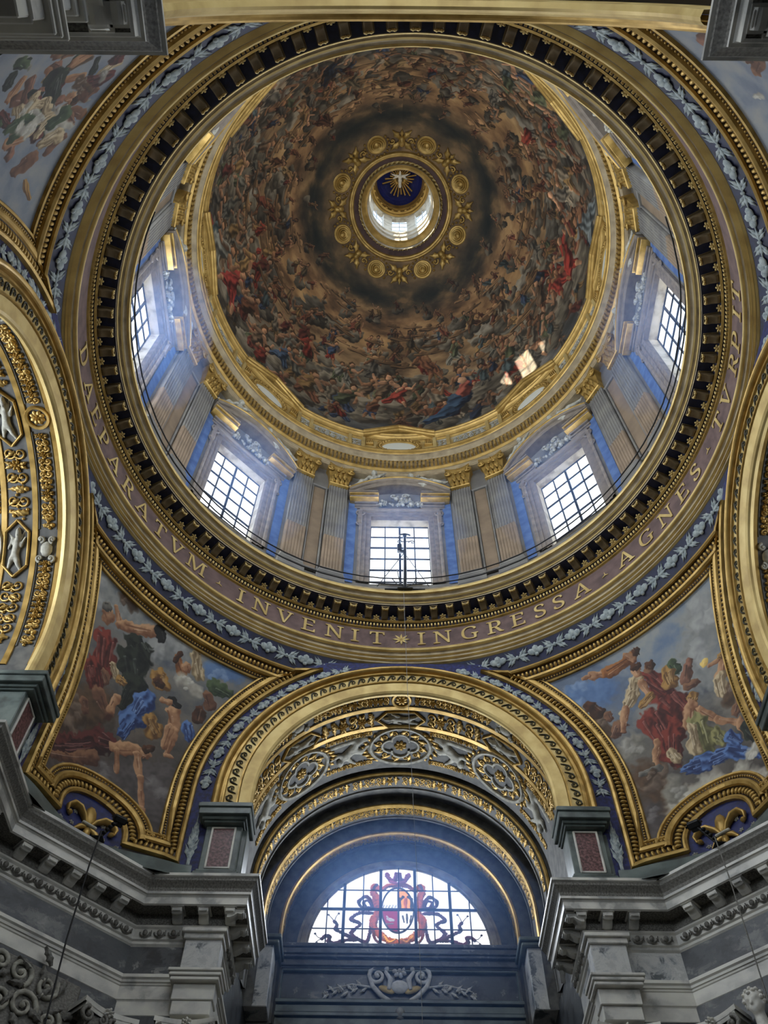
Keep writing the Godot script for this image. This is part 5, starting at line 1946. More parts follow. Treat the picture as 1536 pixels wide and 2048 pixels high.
	mb = skin([[Vector3(0, -0.85, 0.1), Vector3(0, -0.75, 0.1), 0.12, 0.13], [Vector3(0, -0.8, 0.2), Vector3(0, -0.83, 0.22), 0.03, 0.03]], 0.03)
	obj("small_head", mb.mesh(), "stucco", c)


func build_pedestals() -> void:
	var p := thing("pedestal_block", "", "pedestal", Vector3.ZERO, 0.0, "marble blocks under the arch feet")
	var mb := MB.new()
	mb.box(Vector3(0, 0.78, -0.3), Vector3(0.86, 1.56, 0.7), 0.02)
	mb.box(Vector3(0.48, 0.78, -0.35), Vector3(0.14, 1.5, 0.6), 0.02)
	obj("body", mb.mesh(), "marble_green", p)
	mb = MB.new()
	for q in [[1.58, 0.06, 0.06], [1.65, 0.10, 0.12], [1.78, 0.2, 0.22], [1.93, 0.12, 0.26], [2.01, 0.06, 0.22]]:
		mb.box(Vector3(0, q[0], -0.25 + q[2] / 2), Vector3(0.86 + q[2] * 1.7, q[1], 0.8 + q[2]), 0.015)
	obj("cap", mb.mesh(), "marble_green", p)
	mb = MB.new()
	mb.box(Vector3(0, 0.10, -0.25), Vector3(1.06, 0.2, 0.86), 0.03)
	mb.box(Vector3(0, 0.25, -0.27), Vector3(0.96, 0.1, 0.78), 0.03)
	obj("base", mb.mesh(), "marble_green", p)
	mb = MB.new()
	for s in [-1.0, 1.0]:
		mb.box(Vector3(s * 0.27, 0.92, 0.06), Vector3(0.05, 1.16, 0.05), 0.01)
		mb.box(Vector3(0, 0.92 + s * 0.57, 0.06), Vector3(0.58, 0.05, 0.05), 0.01)
	obj("panel_frame", mb.mesh(), "marble_white", p)
	mb = MB.new()
	mb.box(Vector3(0, 0.92, 0.05), Vector3(0.5, 1.1, 0.02), 0.005)
	obj("red_panel", mb.mesh(), "marble_red", p)
	p.position = Vector3(4.30, 14.1, -8.15)
	p.set_meta("label", "marble block with a red inset panel under the right foot of the far gilt arch")
	dup(p, "pedestal_block", "marble block with a red inset panel under the left foot of the far gilt arch", Vector3(-4.30, 14.1, -8.15), 0.0)
	dup(p, "pedestal_block", "marble block under the near foot of the left-hand arch, half out of view", Vector3(-8.15, 14.1, -4.30), PI / 2)
	dup(p, "pedestal_block", "marble block under the near foot of the right-hand arch", Vector3(8.15, 14.1, -4.30), -PI / 2)


# ------------------------------------------------------------------ the pendentives: pictures, frames, lily lunettes

const PICTURE_RIGHT := [
	["sky", -2.63, 21.00, -0.88, 19.84, 0.57, 0.85], ["blue_sky", -2.18, 20.33, -1.50, 20.17, 0.35, 0.50], ["pale", 1.75, 20.14, 2.45, 19.86, 0.82, 0.82], ["pale", 0.99, 19.42, 1.68, 18.88, 0.84, 0.70],
	["cloud", -1.35, 18.20, -1.21, 18.29, 0.37, 0.43], ["umber", -1.25, 17.24, -0.97, 16.26, 0.57, 0.57], ["white_cloud", -0.79, 16.15, 0.00, 16.31, 0.48, 0.57], ["white_cloud", 0.28, 16.29, 1.41, 15.50, 0.36, 0.28],
	["white_cloud", -0.99, 15.86, -0.98, 15.61, 0.20, 0.17], ["dusk", -1.51, 16.23, -1.39, 15.52, 0.43, 0.28], ["umber", -1.84, 19.36, -1.81, 18.85, 0.26, 0.29], ["brown", -1.95, 19.82, -1.82, 19.60, 0.20, 0.20],
	["flesh_dim", -1.40, 18.97, -1.62, 18.76, 0.23, 0.17], ["flesh_dim", -1.60, 19.40, -1.59, 19.30, 0.14, 0.13], ["flesh", -1.52, 20.63, -1.10, 20.52, 0.13, 0.14], ["orange", -1.10, 20.52, -0.33, 20.56, 0.18, 0.16],
	["flesh", -1.61, 20.67, -1.80, 20.67, 0.07, 0.06], ["flesh", -0.31, 20.50, -0.44, 20.71, 0.11, 0.08], ["brown", -0.16, 20.62, -0.07, 20.64, 0.14, 0.11], ["red", -0.06, 19.25, 0.13, 18.46, 0.34, 0.48],
	["red", -0.61, 18.69, -0.51, 17.80, 0.31, 0.37], ["red", -0.18, 18.09, -0.48, 17.45, 0.28, 0.20], ["red", -0.21, 19.92, 0.09, 19.24, 0.17, 0.28], ["cream", -0.49, 19.93, -0.79, 19.54, 0.20, 0.21],
	["cream", -0.79, 19.62, -1.17, 19.26, 0.17, 0.13], ["flesh", -1.11, 19.31, -1.40, 18.77, 0.13, 0.07], ["flesh", -0.40, 19.80, -0.34, 19.32, 0.10, 0.09], ["ochre", -0.34, 19.32, -0.63, 19.20, 0.13, 0.11],
	["flesh", -0.35, 20.16, -0.36, 20.11, 0.16, 0.14], ["brown", -0.38, 20.29, -0.27, 20.25, 0.11, 0.11], ["flesh_dim", -0.05, 20.05, -0.05, 19.98, 0.13, 0.13], ["brown", 0.04, 20.09, 0.05, 20.05, 0.13, 0.11],
	["leaf", 0.59, 19.75, 0.59, 19.59, 0.17, 0.20], ["ochre", 0.36, 19.63, 0.30, 19.34, 0.17, 0.23], ["wing", 1.02, 19.54, 0.74, 19.20, 0.10, 0.20], ["flesh_dim", 0.89, 18.92, 0.67, 18.96, 0.14, 0.14],
	["sun", 1.35, 19.23, 1.34, 19.22, 0.13, 0.13], ["flesh", 1.82, 18.96, 1.58, 18.63, 0.14, 0.19], ["flesh", 1.70, 19.03, 1.42, 19.06, 0.07, 0.06], ["cream", 1.52, 18.59, 1.40, 18.19, 0.20, 0.20],
	["ochre", 1.80, 19.11, 1.81, 19.06, 0.11, 0.11], ["umber", 1.71, 18.18, 1.43, 17.92, 0.19, 0.22], ["flesh_dim", 1.68, 17.70, 1.48, 17.53, 0.17, 0.19], ["ochre", 0.65, 18.60, 0.62, 18.57, 0.17, 0.17],
	["flesh", 0.51, 18.45, 0.27, 18.04, 0.20, 0.23], ["flesh", 0.66, 18.26, 0.95, 17.71, 0.11, 0.10], ["flesh", 0.95, 17.71, 1.43, 17.24, 0.10, 0.08], ["green", 0.48, 17.97, 0.39, 17.45, 0.25, 0.40],
	["cream", 0.27, 17.95, 0.11, 17.40, 0.14, 0.20], ["green", 0.76, 17.43, 0.88, 17.18, 0.22, 0.14], ["blue", -0.31, 17.09, 0.22, 16.99, 0.20, 0.26], ["blue", 0.22, 16.99, 0.89, 16.83, 0.23, 0.20],
	["blue", 0.89, 16.83, 1.56, 16.12, 0.22, 0.14], ["blue", 1.02, 17.15, 1.19, 16.85, 0.14, 0.14], ["flesh", 1.43, 17.24, 1.49, 16.86, 0.13, 0.13], ["dark_green", 1.54, 16.98, 1.71, 16.33, 0.19, 0.22],
	["flesh", -0.70, 18.08, -0.92, 17.63, 0.11, 0.09], ["flesh", -0.92, 17.63, -0.91, 17.37, 0.07, 0.07], ["cream", -0.49, 17.62, -0.42, 17.41, 0.13, 0.14], ["gray", -1.35, 17.38, -0.93, 17.39, 0.10, 0.11],
	["umber", -1.09, 17.32, -1.35, 17.13, 0.11, 0.14]]
const PICTURE_LEFT := [
	["pale", -2.50, 20.40, -1.25, 20.50, 0.56, 0.56], ["pale", -0.11, 20.68, 1.04, 20.74, 0.71, 0.71], ["blue_sky", 1.55, 20.70, 2.11, 20.82, 0.34, 0.29], ["umber", -1.79, 16.66, -0.95, 18.06, 0.43, 0.58],
	["dusk", -0.92, 15.89, 1.26, 16.89, 0.59, 0.73], ["dusk", 1.38, 16.96, 1.45, 16.01, 0.73, 0.44], ["umber", -1.69, 20.87, -1.40, 20.86, 0.22, 0.20], ["red", -1.57, 19.57, -1.24, 18.84, 0.31, 0.37],
	["red", -1.54, 18.76, -1.30, 18.45, 0.29, 0.26], ["dark_green", -0.81, 20.09, -0.47, 19.94, 0.34, 0.37], ["dark_green", -0.68, 19.61, -0.28, 19.07, 0.49, 0.38], ["dark_green", -0.34, 19.03, -0.32, 18.45, 0.32, 0.20],
	["flesh", -1.90, 20.21, -1.82, 20.15, 0.17, 0.20], ["gray", -2.00, 20.30, -1.97, 20.36, 0.13, 0.13], ["flesh", -1.78, 20.52, -1.45, 20.25, 0.07, 0.10], ["flesh", -1.43, 20.22, -0.60, 20.63, 0.13, 0.20],
	["black", -0.38, 20.78, -0.24, 20.66, 0.18, 0.17], ["umber", -1.74, 21.07, -1.51, 20.94, 0.13, 0.14], ["flesh_dim", -1.18, 18.81, -1.02, 18.68, 0.14, 0.14], ["cream", -1.07, 19.15, -0.86, 18.97, 0.12, 0.14],
	["ochre", -0.70, 18.93, -0.61, 18.93, 0.14, 0.14], ["flesh_dim", -1.04, 18.24, -0.66, 17.94, 0.20, 0.23], ["umber", -1.54, 17.57, -0.91, 17.58, 0.35, 0.38], ["flesh_dim", -1.31, 17.77, -1.17, 17.63, 0.12, 0.12],
	["flesh", -0.56, 18.45, -0.57, 18.10, 0.12, 0.12], ["ochre", 0.21, 19.71, 0.38, 19.59, 0.23, 0.25], ["brown", 0.23, 19.56, 0.36, 19.54, 0.14, 0.14], ["orange", 0.44, 20.46, 0.76, 20.17, 0.14, 0.17],
	["flesh", 0.76, 20.39, 0.82, 20.33, 0.14, 0.14], ["cream", 0.86, 20.77, 1.20, 20.35, 0.17, 0.20], ["white_cloud", 0.85, 19.98, 1.37, 19.87, 0.23, 0.20], ["brown", 0.41, 20.36, 0.45, 20.59, 0.09, 0.09],
	["leaf", 1.74, 20.28, 2.13, 20.26, 0.26, 0.20], ["flesh_dim", 1.66, 19.94, 1.83, 19.70, 0.14, 0.17], ["brown", 1.63, 19.43, 1.67, 19.12, 0.20, 0.17], ["blue", 0.14, 18.86, 0.06, 18.30, 0.29, 0.35],
	["blue", 0.02, 18.19, -0.03, 17.73, 0.23, 0.15], ["ochre", 0.48, 18.42, 0.71, 18.23, 0.23, 0.26], ["black", 0.84, 19.28, 0.95, 19.21, 0.15, 0.15], ["flesh", 0.58, 19.15, 0.79, 19.21, 0.09, 0.09],
	["flesh", 0.97, 18.97, 1.18, 18.60, 0.20, 0.19], ["flesh", 1.21, 18.53, 1.23, 17.79, 0.15, 0.09], ["flesh", 1.06, 18.53, 1.10, 17.96, 0.13, 0.09], ["flesh", 1.24, 17.75, 1.38, 17.76, 0.07, 0.06],
	["blue", 1.47, 18.85, 1.66, 18.53, 0.17, 0.17], ["red_dim", -1.48, 16.26, -0.47, 17.25, 0.23, 0.35], ["flesh_dim", -1.74, 15.69, -0.45, 16.76, 0.09, 0.20], ["red_dim", -0.47, 17.25, -0.06, 17.38, 0.32, 0.23],
	["flesh", -0.04, 17.31, 0.48, 17.58, 0.18, 0.20], ["flesh", 0.71, 17.56, 0.78, 17.55, 0.16, 0.16], ["brown", 0.74, 17.68, 0.81, 17.75, 0.12, 0.10], ["flesh", 0.05, 17.29, 0.28, 16.78, 0.09, 0.06],
	["flesh", 0.55, 17.45, 0.86, 16.90, 0.12, 0.09], ["flesh", 0.86, 16.90, 1.10, 16.13, 0.09, 0.06], ["flesh", 1.09, 16.06, 1.16, 15.97, 0.09, 0.06]]
const PAINT := {
	"sky": [.42, .47, .54, .30, .34, .42], "blue_sky": [.38, .49, .64, .26, .35, .50], "pale": [.55, .55, .53, .38, .39, .40], "cloud": [.55, .53, .48, .27, .26, .24], "white_cloud": [.72, .70, .64, .42, .40, .37],
	"umber": [.36, .27, .19, .15, .11, .08], "brown": [.33, .20, .12, .14, .08, .05], "dusk": [.34, .31, .30, .17, .15, .14], "flesh": [.74, .57, .42, .42, .27, .18], "flesh_dim": [.52, .37, .27, .26, .16, .12],
	"orange": [.62, .40, .22, .32, .18, .09], "red": [.50, .21, .16, .22, .08, .06], "red_dim": [.36, .17, .15, .16, .07, .06], "cream": [.76, .68, .54, .42, .35, .25], "ochre": [.66, .50, .27, .34, .23, .11],
	"leaf": [.30, .36, .24, .11, .15, .10], "wing": [.55, .38, .30, .25, .16, .12], "sun": [.90, .78, .45, .72, .58, .30], "green": [.58, .56, .36, .27, .26, .15], "blue": [.36, .48, .68, .10, .16, .32],
	"dark_green": [.16, .18, .14, .05, .06, .05], "gray": [.48, .46, .42, .24, .23, .21], "black": [.12, .11, .10, .04, .04, .04]}


func wall_radius(az: float, y: float) -> float:   # how far the curved corner stands from the axis; its foot is hollowed like a niche
	var lat := 9.9 * sin(deg_to_rad(fposmod(az, 90.0) - 45.0))
	var g := pow(cos(clampf(lat / 2.25, -1.0, 1.0) * PI / 2), 2.0)
	return sqrt(maxf(1.0, SPHERE * SPHERE - (y - SPRING) * (y - SPRING))) + 0.5 * g * smoothstep(19.0, 15.6, y)


func on_pendentive(p: Vector3) -> Vector3:   # level with p, on the curved corner or on the flat arch faces
	var az := rad_to_deg(atan2(p.x, -p.z))
	var d := dir(az)
	var r := minf(wall_radius(az, p.y), minf(FACE / maxf(absf(d.x), 0.01), FACE / maxf(absf(d.z), 0.01)))
	return d * r + Vector3(0, p.y, 0)


func on_diagonal(lift := 0.0) -> Callable:   # flat x, y, z to the front right pendentive
	return func(p: Vector3) -> Vector3:
		var q := on_pendentive(dir(45) * 9.8 + dir(135) * p.x + Vector3(0, p.y, 0))
		return q - (q - Vector3(0, SPRING, 0)).normalized() * (p.z + lift)


func pendentive_picture(strokes: Array, seed_: int, grounds: Array) -> Image:
	var c := Canvas.new(1024, 1024)
	c.ground(grounds, seed_, 0.008, Vector2(1, 1.2))
	var r := RandomNumberGenerator.new()
	r.seed = seed_
	for s in strokes:
		var k: Array = PAINT[s[0]]
		var soft: bool = s[0] in ["sky", "blue_sky", "pale", "cloud", "white_cloud", "dusk", "umber"]
		var folds := 7.0 if s[0] in ["red", "red_dim", "blue", "green", "cream", "dark_green", "ochre"] else 0.0
		c.feather = 0.75 if soft else 0.28
		c.stroke((s[1] + 4.4) / 8.8 * 1024, (22.0 - s[2]) / 8.0 * 1024, (s[3] + 4.4) / 8.8 * 1024, (22.0 - s[4]) / 8.0 * 1024, s[5] * 122, s[6] * 122,
			Color(k[0], k[1], k[2]), Color(k[3], k[4], k[5]).lerp(Color(k[0], k[1], k[2]), 0.35 if soft else 0.0), folds)
		# finer brushwork over each form: creases in cloth, lit edges on limbs, curls of cloud
		var a := Vector2((s[1] + 4.4) / 8.8 * 1024, (22.0 - s[2]) / 8.0 * 1024)
		var b := Vector2((s[3] + 4.4) / 8.8 * 1024, (22.0 - s[4]) / 8.0 * 1024)
		var d := (b - a).normalized() if a.distance_to(b) > 1.0 else Vector2.DOWN
		var o := d.orthogonal()
		var hi := Color(k[0], k[1], k[2]).lerp(Color.WHITE, 0.18); var lo := Color(k[3], k[4], k[5])
		var w: float = (s[5] + s[6]) * 61.0
		var many := 7 if folds > 0.0 else (5 if soft else 2)
		if w < 9.0: many = 0
		for i in many:
			var e := r.randf_range(-0.75, 0.75) * w
			var p := a.lerp(b, r.randf_range(-0.1, 0.5)) + o * e
			var q := a.lerp(b, r.randf_range(0.5, 1.1)) + o * e * r.randf_range(0.5, 1.1) + d * w * r.randf_range(0.0, 0.4)
			if soft: c.stroke(p.x, p.y, p.x + r.randf_range(-8, 8), p.y + 4, w * r.randf_range(0.25, 0.45), w * 0.3, hi, lo.lerp(hi, 0.5))
			else: c.stroke(p.x, p.y, q.x, q.y, w * 0.10 + 1.0, w * 0.05 + 0.6, hi if i % 2 == 0 else lo.lerp(hi, 0.25), lo)
	return c.image()


func random_strokes(seed_: int, n: int, keys: Array, x0: float, x1: float, y0: float, y1: float) -> Array:
	var r := RandomNumberGenerator.new()
	r.seed = seed_
	var out := []
	for i in n:
		var x := r.randf_range(x0, x1); var y := r.randf_range(y0, y1)
		var a := r.randf() * TAU
		var l := r.randf_range(0.1, 0.5)
		out.append([keys[r.randi() % keys.size()], x, y, x + cos(a) * l, y + sin(a) * l, r.randf_range(0.06, 0.2), r.randf_range(0.05, 0.14)])
	return out


func build_pendentives() -> void:
	# the picture's surface, made for the front right corner
	var mb := MB.new()
	var t := dir(135)
	var h := 40
	var w := 40
	for i in h + 1:
		var y := lerpf(14.05, 21.75, float(i) / h)
		var r0 := sqrt(SPHERE * SPHERE - (y - SPRING) * (y - SPRING))
		var a0 := rad_to_deg(acos(minf(1.0, 8.32 / r0)))
		for j in w + 1:
			var az := lerpf(a0, 90.0 - a0, float(j) / w)
			var p := dir(az) * wall_radius(az, y) + Vector3(0, y, 0)
			mb.v.append(p)
			mb.uv.append(Vector2((p.dot(t) + 4.4) / 8.8, (22.0 - y) / 8.0))
	for i in h:
		for j in w:
			var a := i * (w + 1) + j
			mb.ix.append_array([a, a + 1, a + w + 2, a, a + w + 2, a + w + 1])
	var field := mb.mesh()
	var c3 := func(a: Array) -> Array: return [Color(a[0], a[1], a[2]), Color(a[3], a[4], a[5]), Color(a[6], a[7], a[8])]
	var right_ground := [c3.call([.40, .44, .50, .50, .53, .56, .60, .60, .58]), c3.call([.38, .45, .55, .50, .53, .56, .58, .58, .55]), c3.call([.30, .29, .28, .42, .40, .37, .50, .47, .43]), c3.call([.20, .18, .17, .28, .26, .24, .36, .33, .30]), c3.call([.20, .18, .17, .26, .24, .22, .32, .29, .27])]
	var left_ground := [c3.call([.34, .37, .42, .44, .46, .48, .52, .52, .50]), c3.call([.32, .34, .37, .42, .42, .41, .48, .46, .43]), c3.call([.24, .22, .20, .32, .29, .26, .40, .36, .32]), c3.call([.17, .15, .14, .23, .20, .18, .30, .26, .24]), c3.call([.16, .14, .13, .22, .20, .18, .28, .25, .23])]
	var right_strokes := PICTURE_RIGHT.duplicate()
	var rear := [c3.call([.38, .41, .47, .48, .50, .53, .56, .56, .55]), c3.call([.40, .43, .49, .49, .51, .54, .56, .55, .53]), c3.call([.32, .31, .31, .42, .40, .38, .50, .47, .43])]
	var rl := random_strokes(5, 70, ["flesh_dim", "flesh_dim", "wing", "dark_green", "cream", "umber", "red_dim", "leaf", "flesh", "cloud"], -1.6, 0.9, 18.2, 20.6)
	rl.append_array([["flesh", -0.21, 20.25, -0.18, 20.2, 0.16, 0.15], ["brown", -0.25, 20.38, -0.12, 20.38, 0.1, 0.1], ["dark_green", -0.5, 19.4, -0.1, 19.7, 0.26, 0.2], ["flesh_dim", 1.2, 20.2, 1.5, 19.9, 0.22, 0.18], ["flesh_dim", 1.0, 20.5, 0.6, 20.7, 0.1, 0.08], ["ochre", 1.7, 20.3, 2.0, 20.6, 0.07, 0.06]])
	rl.append_array(random_strokes(8, 26, ["cream", "cream", "leaf", "white_cloud"], 0.0, 0.7, 19.2, 20.6))
	var rr := random_strokes(6, 16, ["cloud", "white_cloud", "pale", "wing"], 0.0, 2.0, 18.5, 20.4)
	rr.append_array([["flesh_dim", 1.1, 19.6, 0.9, 19.9, 0.14, 0.12], ["brown", 1.15, 19.85, 1.2, 19.8, 0.12, 0.1], ["red_dim", 1.4, 19.2, 1.2, 19.4, 0.2, 0.18]])
	for q in [["white_cloud", 0.35, 15.75, 0.9, 16.15, 0.34, 0.30], ["white_cloud", 0.1, 15.2, 0.2, 15.5, 0.26, 0.22], ["white_cloud", 1.3, 16.35, 1.9, 16.3, 0.22, 0.18], ["cloud", -0.9, 16.5, -0.7, 16.9, 0.3, 0.25]]: right_strokes.append(q)
	var pics := [pendentive_picture(right_strokes, 31, right_ground), pendentive_picture(rr, 33, rear), pendentive_picture(rl, 34, rear), pendentive_picture(PICTURE_LEFT, 32, left_ground)]
	var words := ["painted pendentive with a kneeling woman on blue drapery and white clouds", "painted pendentive of pale blue sky and clouds cut off at the top right", "painted pendentive with dim flying children and flowers at the top left", "painted pendentive with a falling figure, red cloaks and a dark green mass"]
	# the frame's outer edge
	var path := []
	for y in [14.6, 15.4, 16.2]: path.append(Vector3(5.22, y, -FACE))
	for i in 49:
		var a := deg_to_rad(63.7 * i / 48)
		path.append(Vector3(cos(a) * 5.22, SPRING + sin(a) * 5.22, -FACE))
	for i in range(1, 80):
		var az := lerpf(15.7, 74.3, i / 80.0)
		path.append(on_pendentive(dir(az) * 9.0 + Vector3(0, 21.55, 0)))
		path[-1].y = 21.55
	for i in 49:
		var a := deg_to_rad(63.7 * (48 - i) / 48)
		path.append(Vector3(FACE, SPRING + sin(a) * 5.22, -cos(a) * 5.22))
	for y in [16.2, 15.4, 14.6]: path.append(Vector3(FACE, y, -5.22))
	var od := on_diagonal()
	for s in [1.75, 1.4, 1.1, 0.80]: path.append(od.call(Vector3(s, lerpf(14.70, 14.6, clampf((s - 0.8) / 1.2, 0, 1)), 0)))
	for i in 19:
		var a := PI * i / 18
		path.append(od.call(Vector3(cos(a) * 0.80, 14.94 + sin(a) * 0.80, 0)))
	for s in [-0.80, -1.1, -1.4, -1.75]: path.append(od.call(Vector3(s, lerpf(14.70, 14.6, clampf((-s - 0.8) / 1.2, 0, 1)), 0)))
	var n := path.size()
	var across := []
	var outs := []
	for i in n:
		var p: Vector3 = path[i]
		var out := -(p - Vector3(0, SPRING, 0)).normalized()
		if absf(p.z) > FACE - 0.02: out = Vector3(0, 0, 1)
		elif absf(p.x) > FACE - 0.02: out = Vector3(-1, 0, 0)
		var d0: Vector3 = (p - path[posmod(i - 1, n)]).normalized()
		var d1: Vector3 = (path[(i + 1) % n] - p).normalized()
		var b0 := d0.cross(out).normalized(); var b1 := d1.cross(out).normalized()
		var m := (b0 + b1).normalized()
		m /= maxf(0.6, m.dot(b0))
		across.append(m)
		outs.append(out)
	if across[1].x < 0:
		for i in n: across[i] = -across[i]
	# near the two sharp tips the mouldings of both sides meet on a mitre: no point may come nearer to the other side than to its own
	var reach := PackedFloat32Array()
	for i in n:
		var most := 0.75
		var kind := 0 if i < 52 else (1 if i < 131 else (2 if i < 183 else 3))
		if kind < 3:
			for step in 15:
				var x := 0.05 * (step + 1)
				var q: Vector3 = path[i] + across[i] * x
				var near := 99.0
				for j in 183:
					var kj := 0 if j < 52 else (1 if j < 131 else 2)
					if kj != kind: near = minf(near, q.distance_to(path[j]))
				if near < x:
					most = x - 0.05 + 0.02
					break
		reach.append(0.0 if i == 51 or i == 131 else most)
	var at := func(i: int, x: float, hh: float) -> Vector3:
		var q: Vector3 = on_pendentive(path[i] + across[i] * minf(x, reach[i]))
		var o: Vector3 = outs[i]
		if absf(o.z) + absf(o.x) > 0.999 and absf(q.z) < FACE - 0.05 and absf(q.x) < FACE - 0.05: o = -(q - Vector3(0, SPRING, 0)).normalized()
		return q + o * hh
	var swept := func(prof: Array) -> Mesh:
		var m := MB.new()
		var rows := []
		for i in n:
			var row := PackedVector3Array()
			for q in prof: row.append(at.call(i, q.x, q.y))
			rows.append(row)
		for i in n: m.sweep([rows[i], rows[(i + 1) % n]])
		return m.mesh()
	var parts := [["outer_fillet", swept.call([Vector2(0, -0.05), Vector2(0, 0.11), Vector2(0.05, 0.14), Vector2(0.10, 0.12), Vector2(0.12, 0.06)]), "gold"],
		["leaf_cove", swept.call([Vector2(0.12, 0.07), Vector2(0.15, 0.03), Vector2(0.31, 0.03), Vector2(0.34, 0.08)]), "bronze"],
		["gilt_band", swept.call([Vector2(0.34, 0.08), Vector2(0.36, 0.13), Vector2(0.43, 0.15), Vector2(0.49, 0.12), Vector2(0.52, 0.05)]), "gold"],
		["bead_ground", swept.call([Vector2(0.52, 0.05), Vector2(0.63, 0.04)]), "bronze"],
		["inner_fillet", swept.call([Vector2(0.63, 0.04), Vector2(0.65, 0.08), Vector2(0.70, 0.07), Vector2(0.72, 0.0)]), "gold"]]
	var eggs := MB.new()
	var beads := MB.new()
	var left := [0.0, 0.0]
	for i in n:
		var j := (i + 1) % n
		for row in [[0.235, 0.125, eggs, 0], [0.575, 0.085, beads, 1]]:
			if reach[i] < row[0] or reach[j] < row[0]: continue
			var a: Vector3 = at.call(i, row[0], 0.05); var b: Vector3 = at.call(j, row[0], 0.05)
			var l := a.distance_to(b)
			left[row[3]] += l
			while left[row[3]] > row[1]:
				left[row[3]] -= row[1]
				var p := b.lerp(a, clampf(left[row[3]] / l, 0, 1))
				var dirn := (b - a).normalized()
				var out: Vector3 = outs[i]
				var side := out.cross(dirn).normalized()
				if row[2] == eggs: eggs.ball(p, Vector3(0.050, 0.095, 0.06), Basis(dirn, side, out), 6, true)
				else: beads.ball(p + out * 0.01, Vector3.ONE * 0.032, Basis(dirn, side, out), 5, true)
	var em := eggs.mesh(); var bm := beads.mesh()
	var foot := MB.new()
	var frows := []
	for i in 41:
		var q := dir(lerpf(31.0, 59.0, i / 40.0))
		frows.append(PackedVector3Array([on_pendentive(q * 9.4 + Vector3(0, 14.60, 0)) - q * 0.02, on_pendentive(q * 9.4 + Vector3(0, 14.52, 0)) - q * 0.10, on_pendentive(q * 9.4 + Vector3(0, 14.1, 0)) - q * 0.14]))
	foot.sweep(frows)
	# the lily lunette
	var ground := MB.new()
	var grows := []
	for i in 17:
		var y := lerpf(14.1, 15.78, i / 16.0)
		var half := 0.84 if y < 14.94 else 0.84 * sqrt(maxf(0.0004, 1.0 - pow((y - 14.94) / 0.842, 2.0)))
		var row := PackedVector3Array()
		for q in 13: row.append(Vector3(lerpf(-half, half, q / 12.0), y, 0.03))
		grows.append(row)
	ground.grid(grows)
	ground.bend(on_diagonal(0.0))
	var lily := MB.new()
	lily.ball(Vector3(0, 15.10, 0.05), Vector3(0.15, 0.36, 0.12), Basis(), 10)
	for s in [-1.0, 1.0]:
		lily.tube([Vector3(s * 0.05, 14.78, 0.05), Vector3(s * 0.15, 14.98, 0.08), Vector3(s * 0.32, 15.14, 0.1), Vector3(s * 0.50, 15.12, 0.1), Vector3(s * 0.62, 14.96, 0.08), Vector3(s * 0.60, 14.80, 0.06)], [0.05, 0.09, 0.12, 0.12, 0.09, 0.04], 8, true, 0.6)
		lily.ball(Vector3(s * 0.54, 14.80, 0.07), Vector3.ONE * 0.075, Basis(), 7)
		lily.tube([Vector3(s * 0.05, 14.72, 0.05), Vector3(s * 0.20, 14.62, 0.06), Vector3(s * 0.32, 14.45, 0.05)], [0.05, 0.07, 0.03], 7)
	lily.ball(Vector3(0, 14.55, 0.05), Vector3(0.09, 0.20, 0.08), Basis(), 8)
	lily.bend(func(p): return Vector3(p.x * 1.0, 14.80 + (p.y - 14.75) * 0.90, p.z))
	lily.bend(on_diagonal(0.03))
	var tie := MB.new()
	tie.box(Vector3(0, 14.75, 0.10), Vector3(0.36, 0.08, 0.1), 0.02)
	for e in [[0.36, 15.04], [-0.36, 15.04], [0.4, 14.62], [-0.4, 14.62], [0.72, 14.5], [-0.72, 14.5]]: flower(tie, Vector2(e[0], e[1]), 0.07, 5, 0.04)
	tie.bend(func(p): return Vector3(p.x, 14.80 + (p.y - 14.75) * 0.9, p.z))
	tie.bend(on_diagonal(0.03))
	for k in 4:
		var f := thing("pendentive_fresco", words[k], "fresco", Vector3.ZERO, -PI / 2 * k, "painted pendentives in gilt frames")
		obj("picture", field, painted("pendentive_paint_%d" % k, pics[k]), f)
		obj("foot_strip", foot.mesh(), "marble_green", f)
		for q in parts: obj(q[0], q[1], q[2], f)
		obj("leaf_row", em, "gold", f).set_meta("kind", "stuff")
		obj("bead_row", bm, "gold", f).set_meta("kind", "stuff")
		if k == 0 or k == 3:
			var l := thing("lily_lunette", "dark blue half-round panel with a gilt lily under the " + ("right-hand" if k == 0 else "left-hand") + " painted pendentive", "panel", Vector3.ZERO, -PI / 2 * k, "lily panels over the marble cornice")
			obj("ground", ground.mesh(), "navy_bright", l)
			obj("lily", lily.mesh(), "gold", l)
			obj("tie_band", tie.mesh(), "stucco", l)


# ------------------------------------------------------------------ the marble entablature round the piers

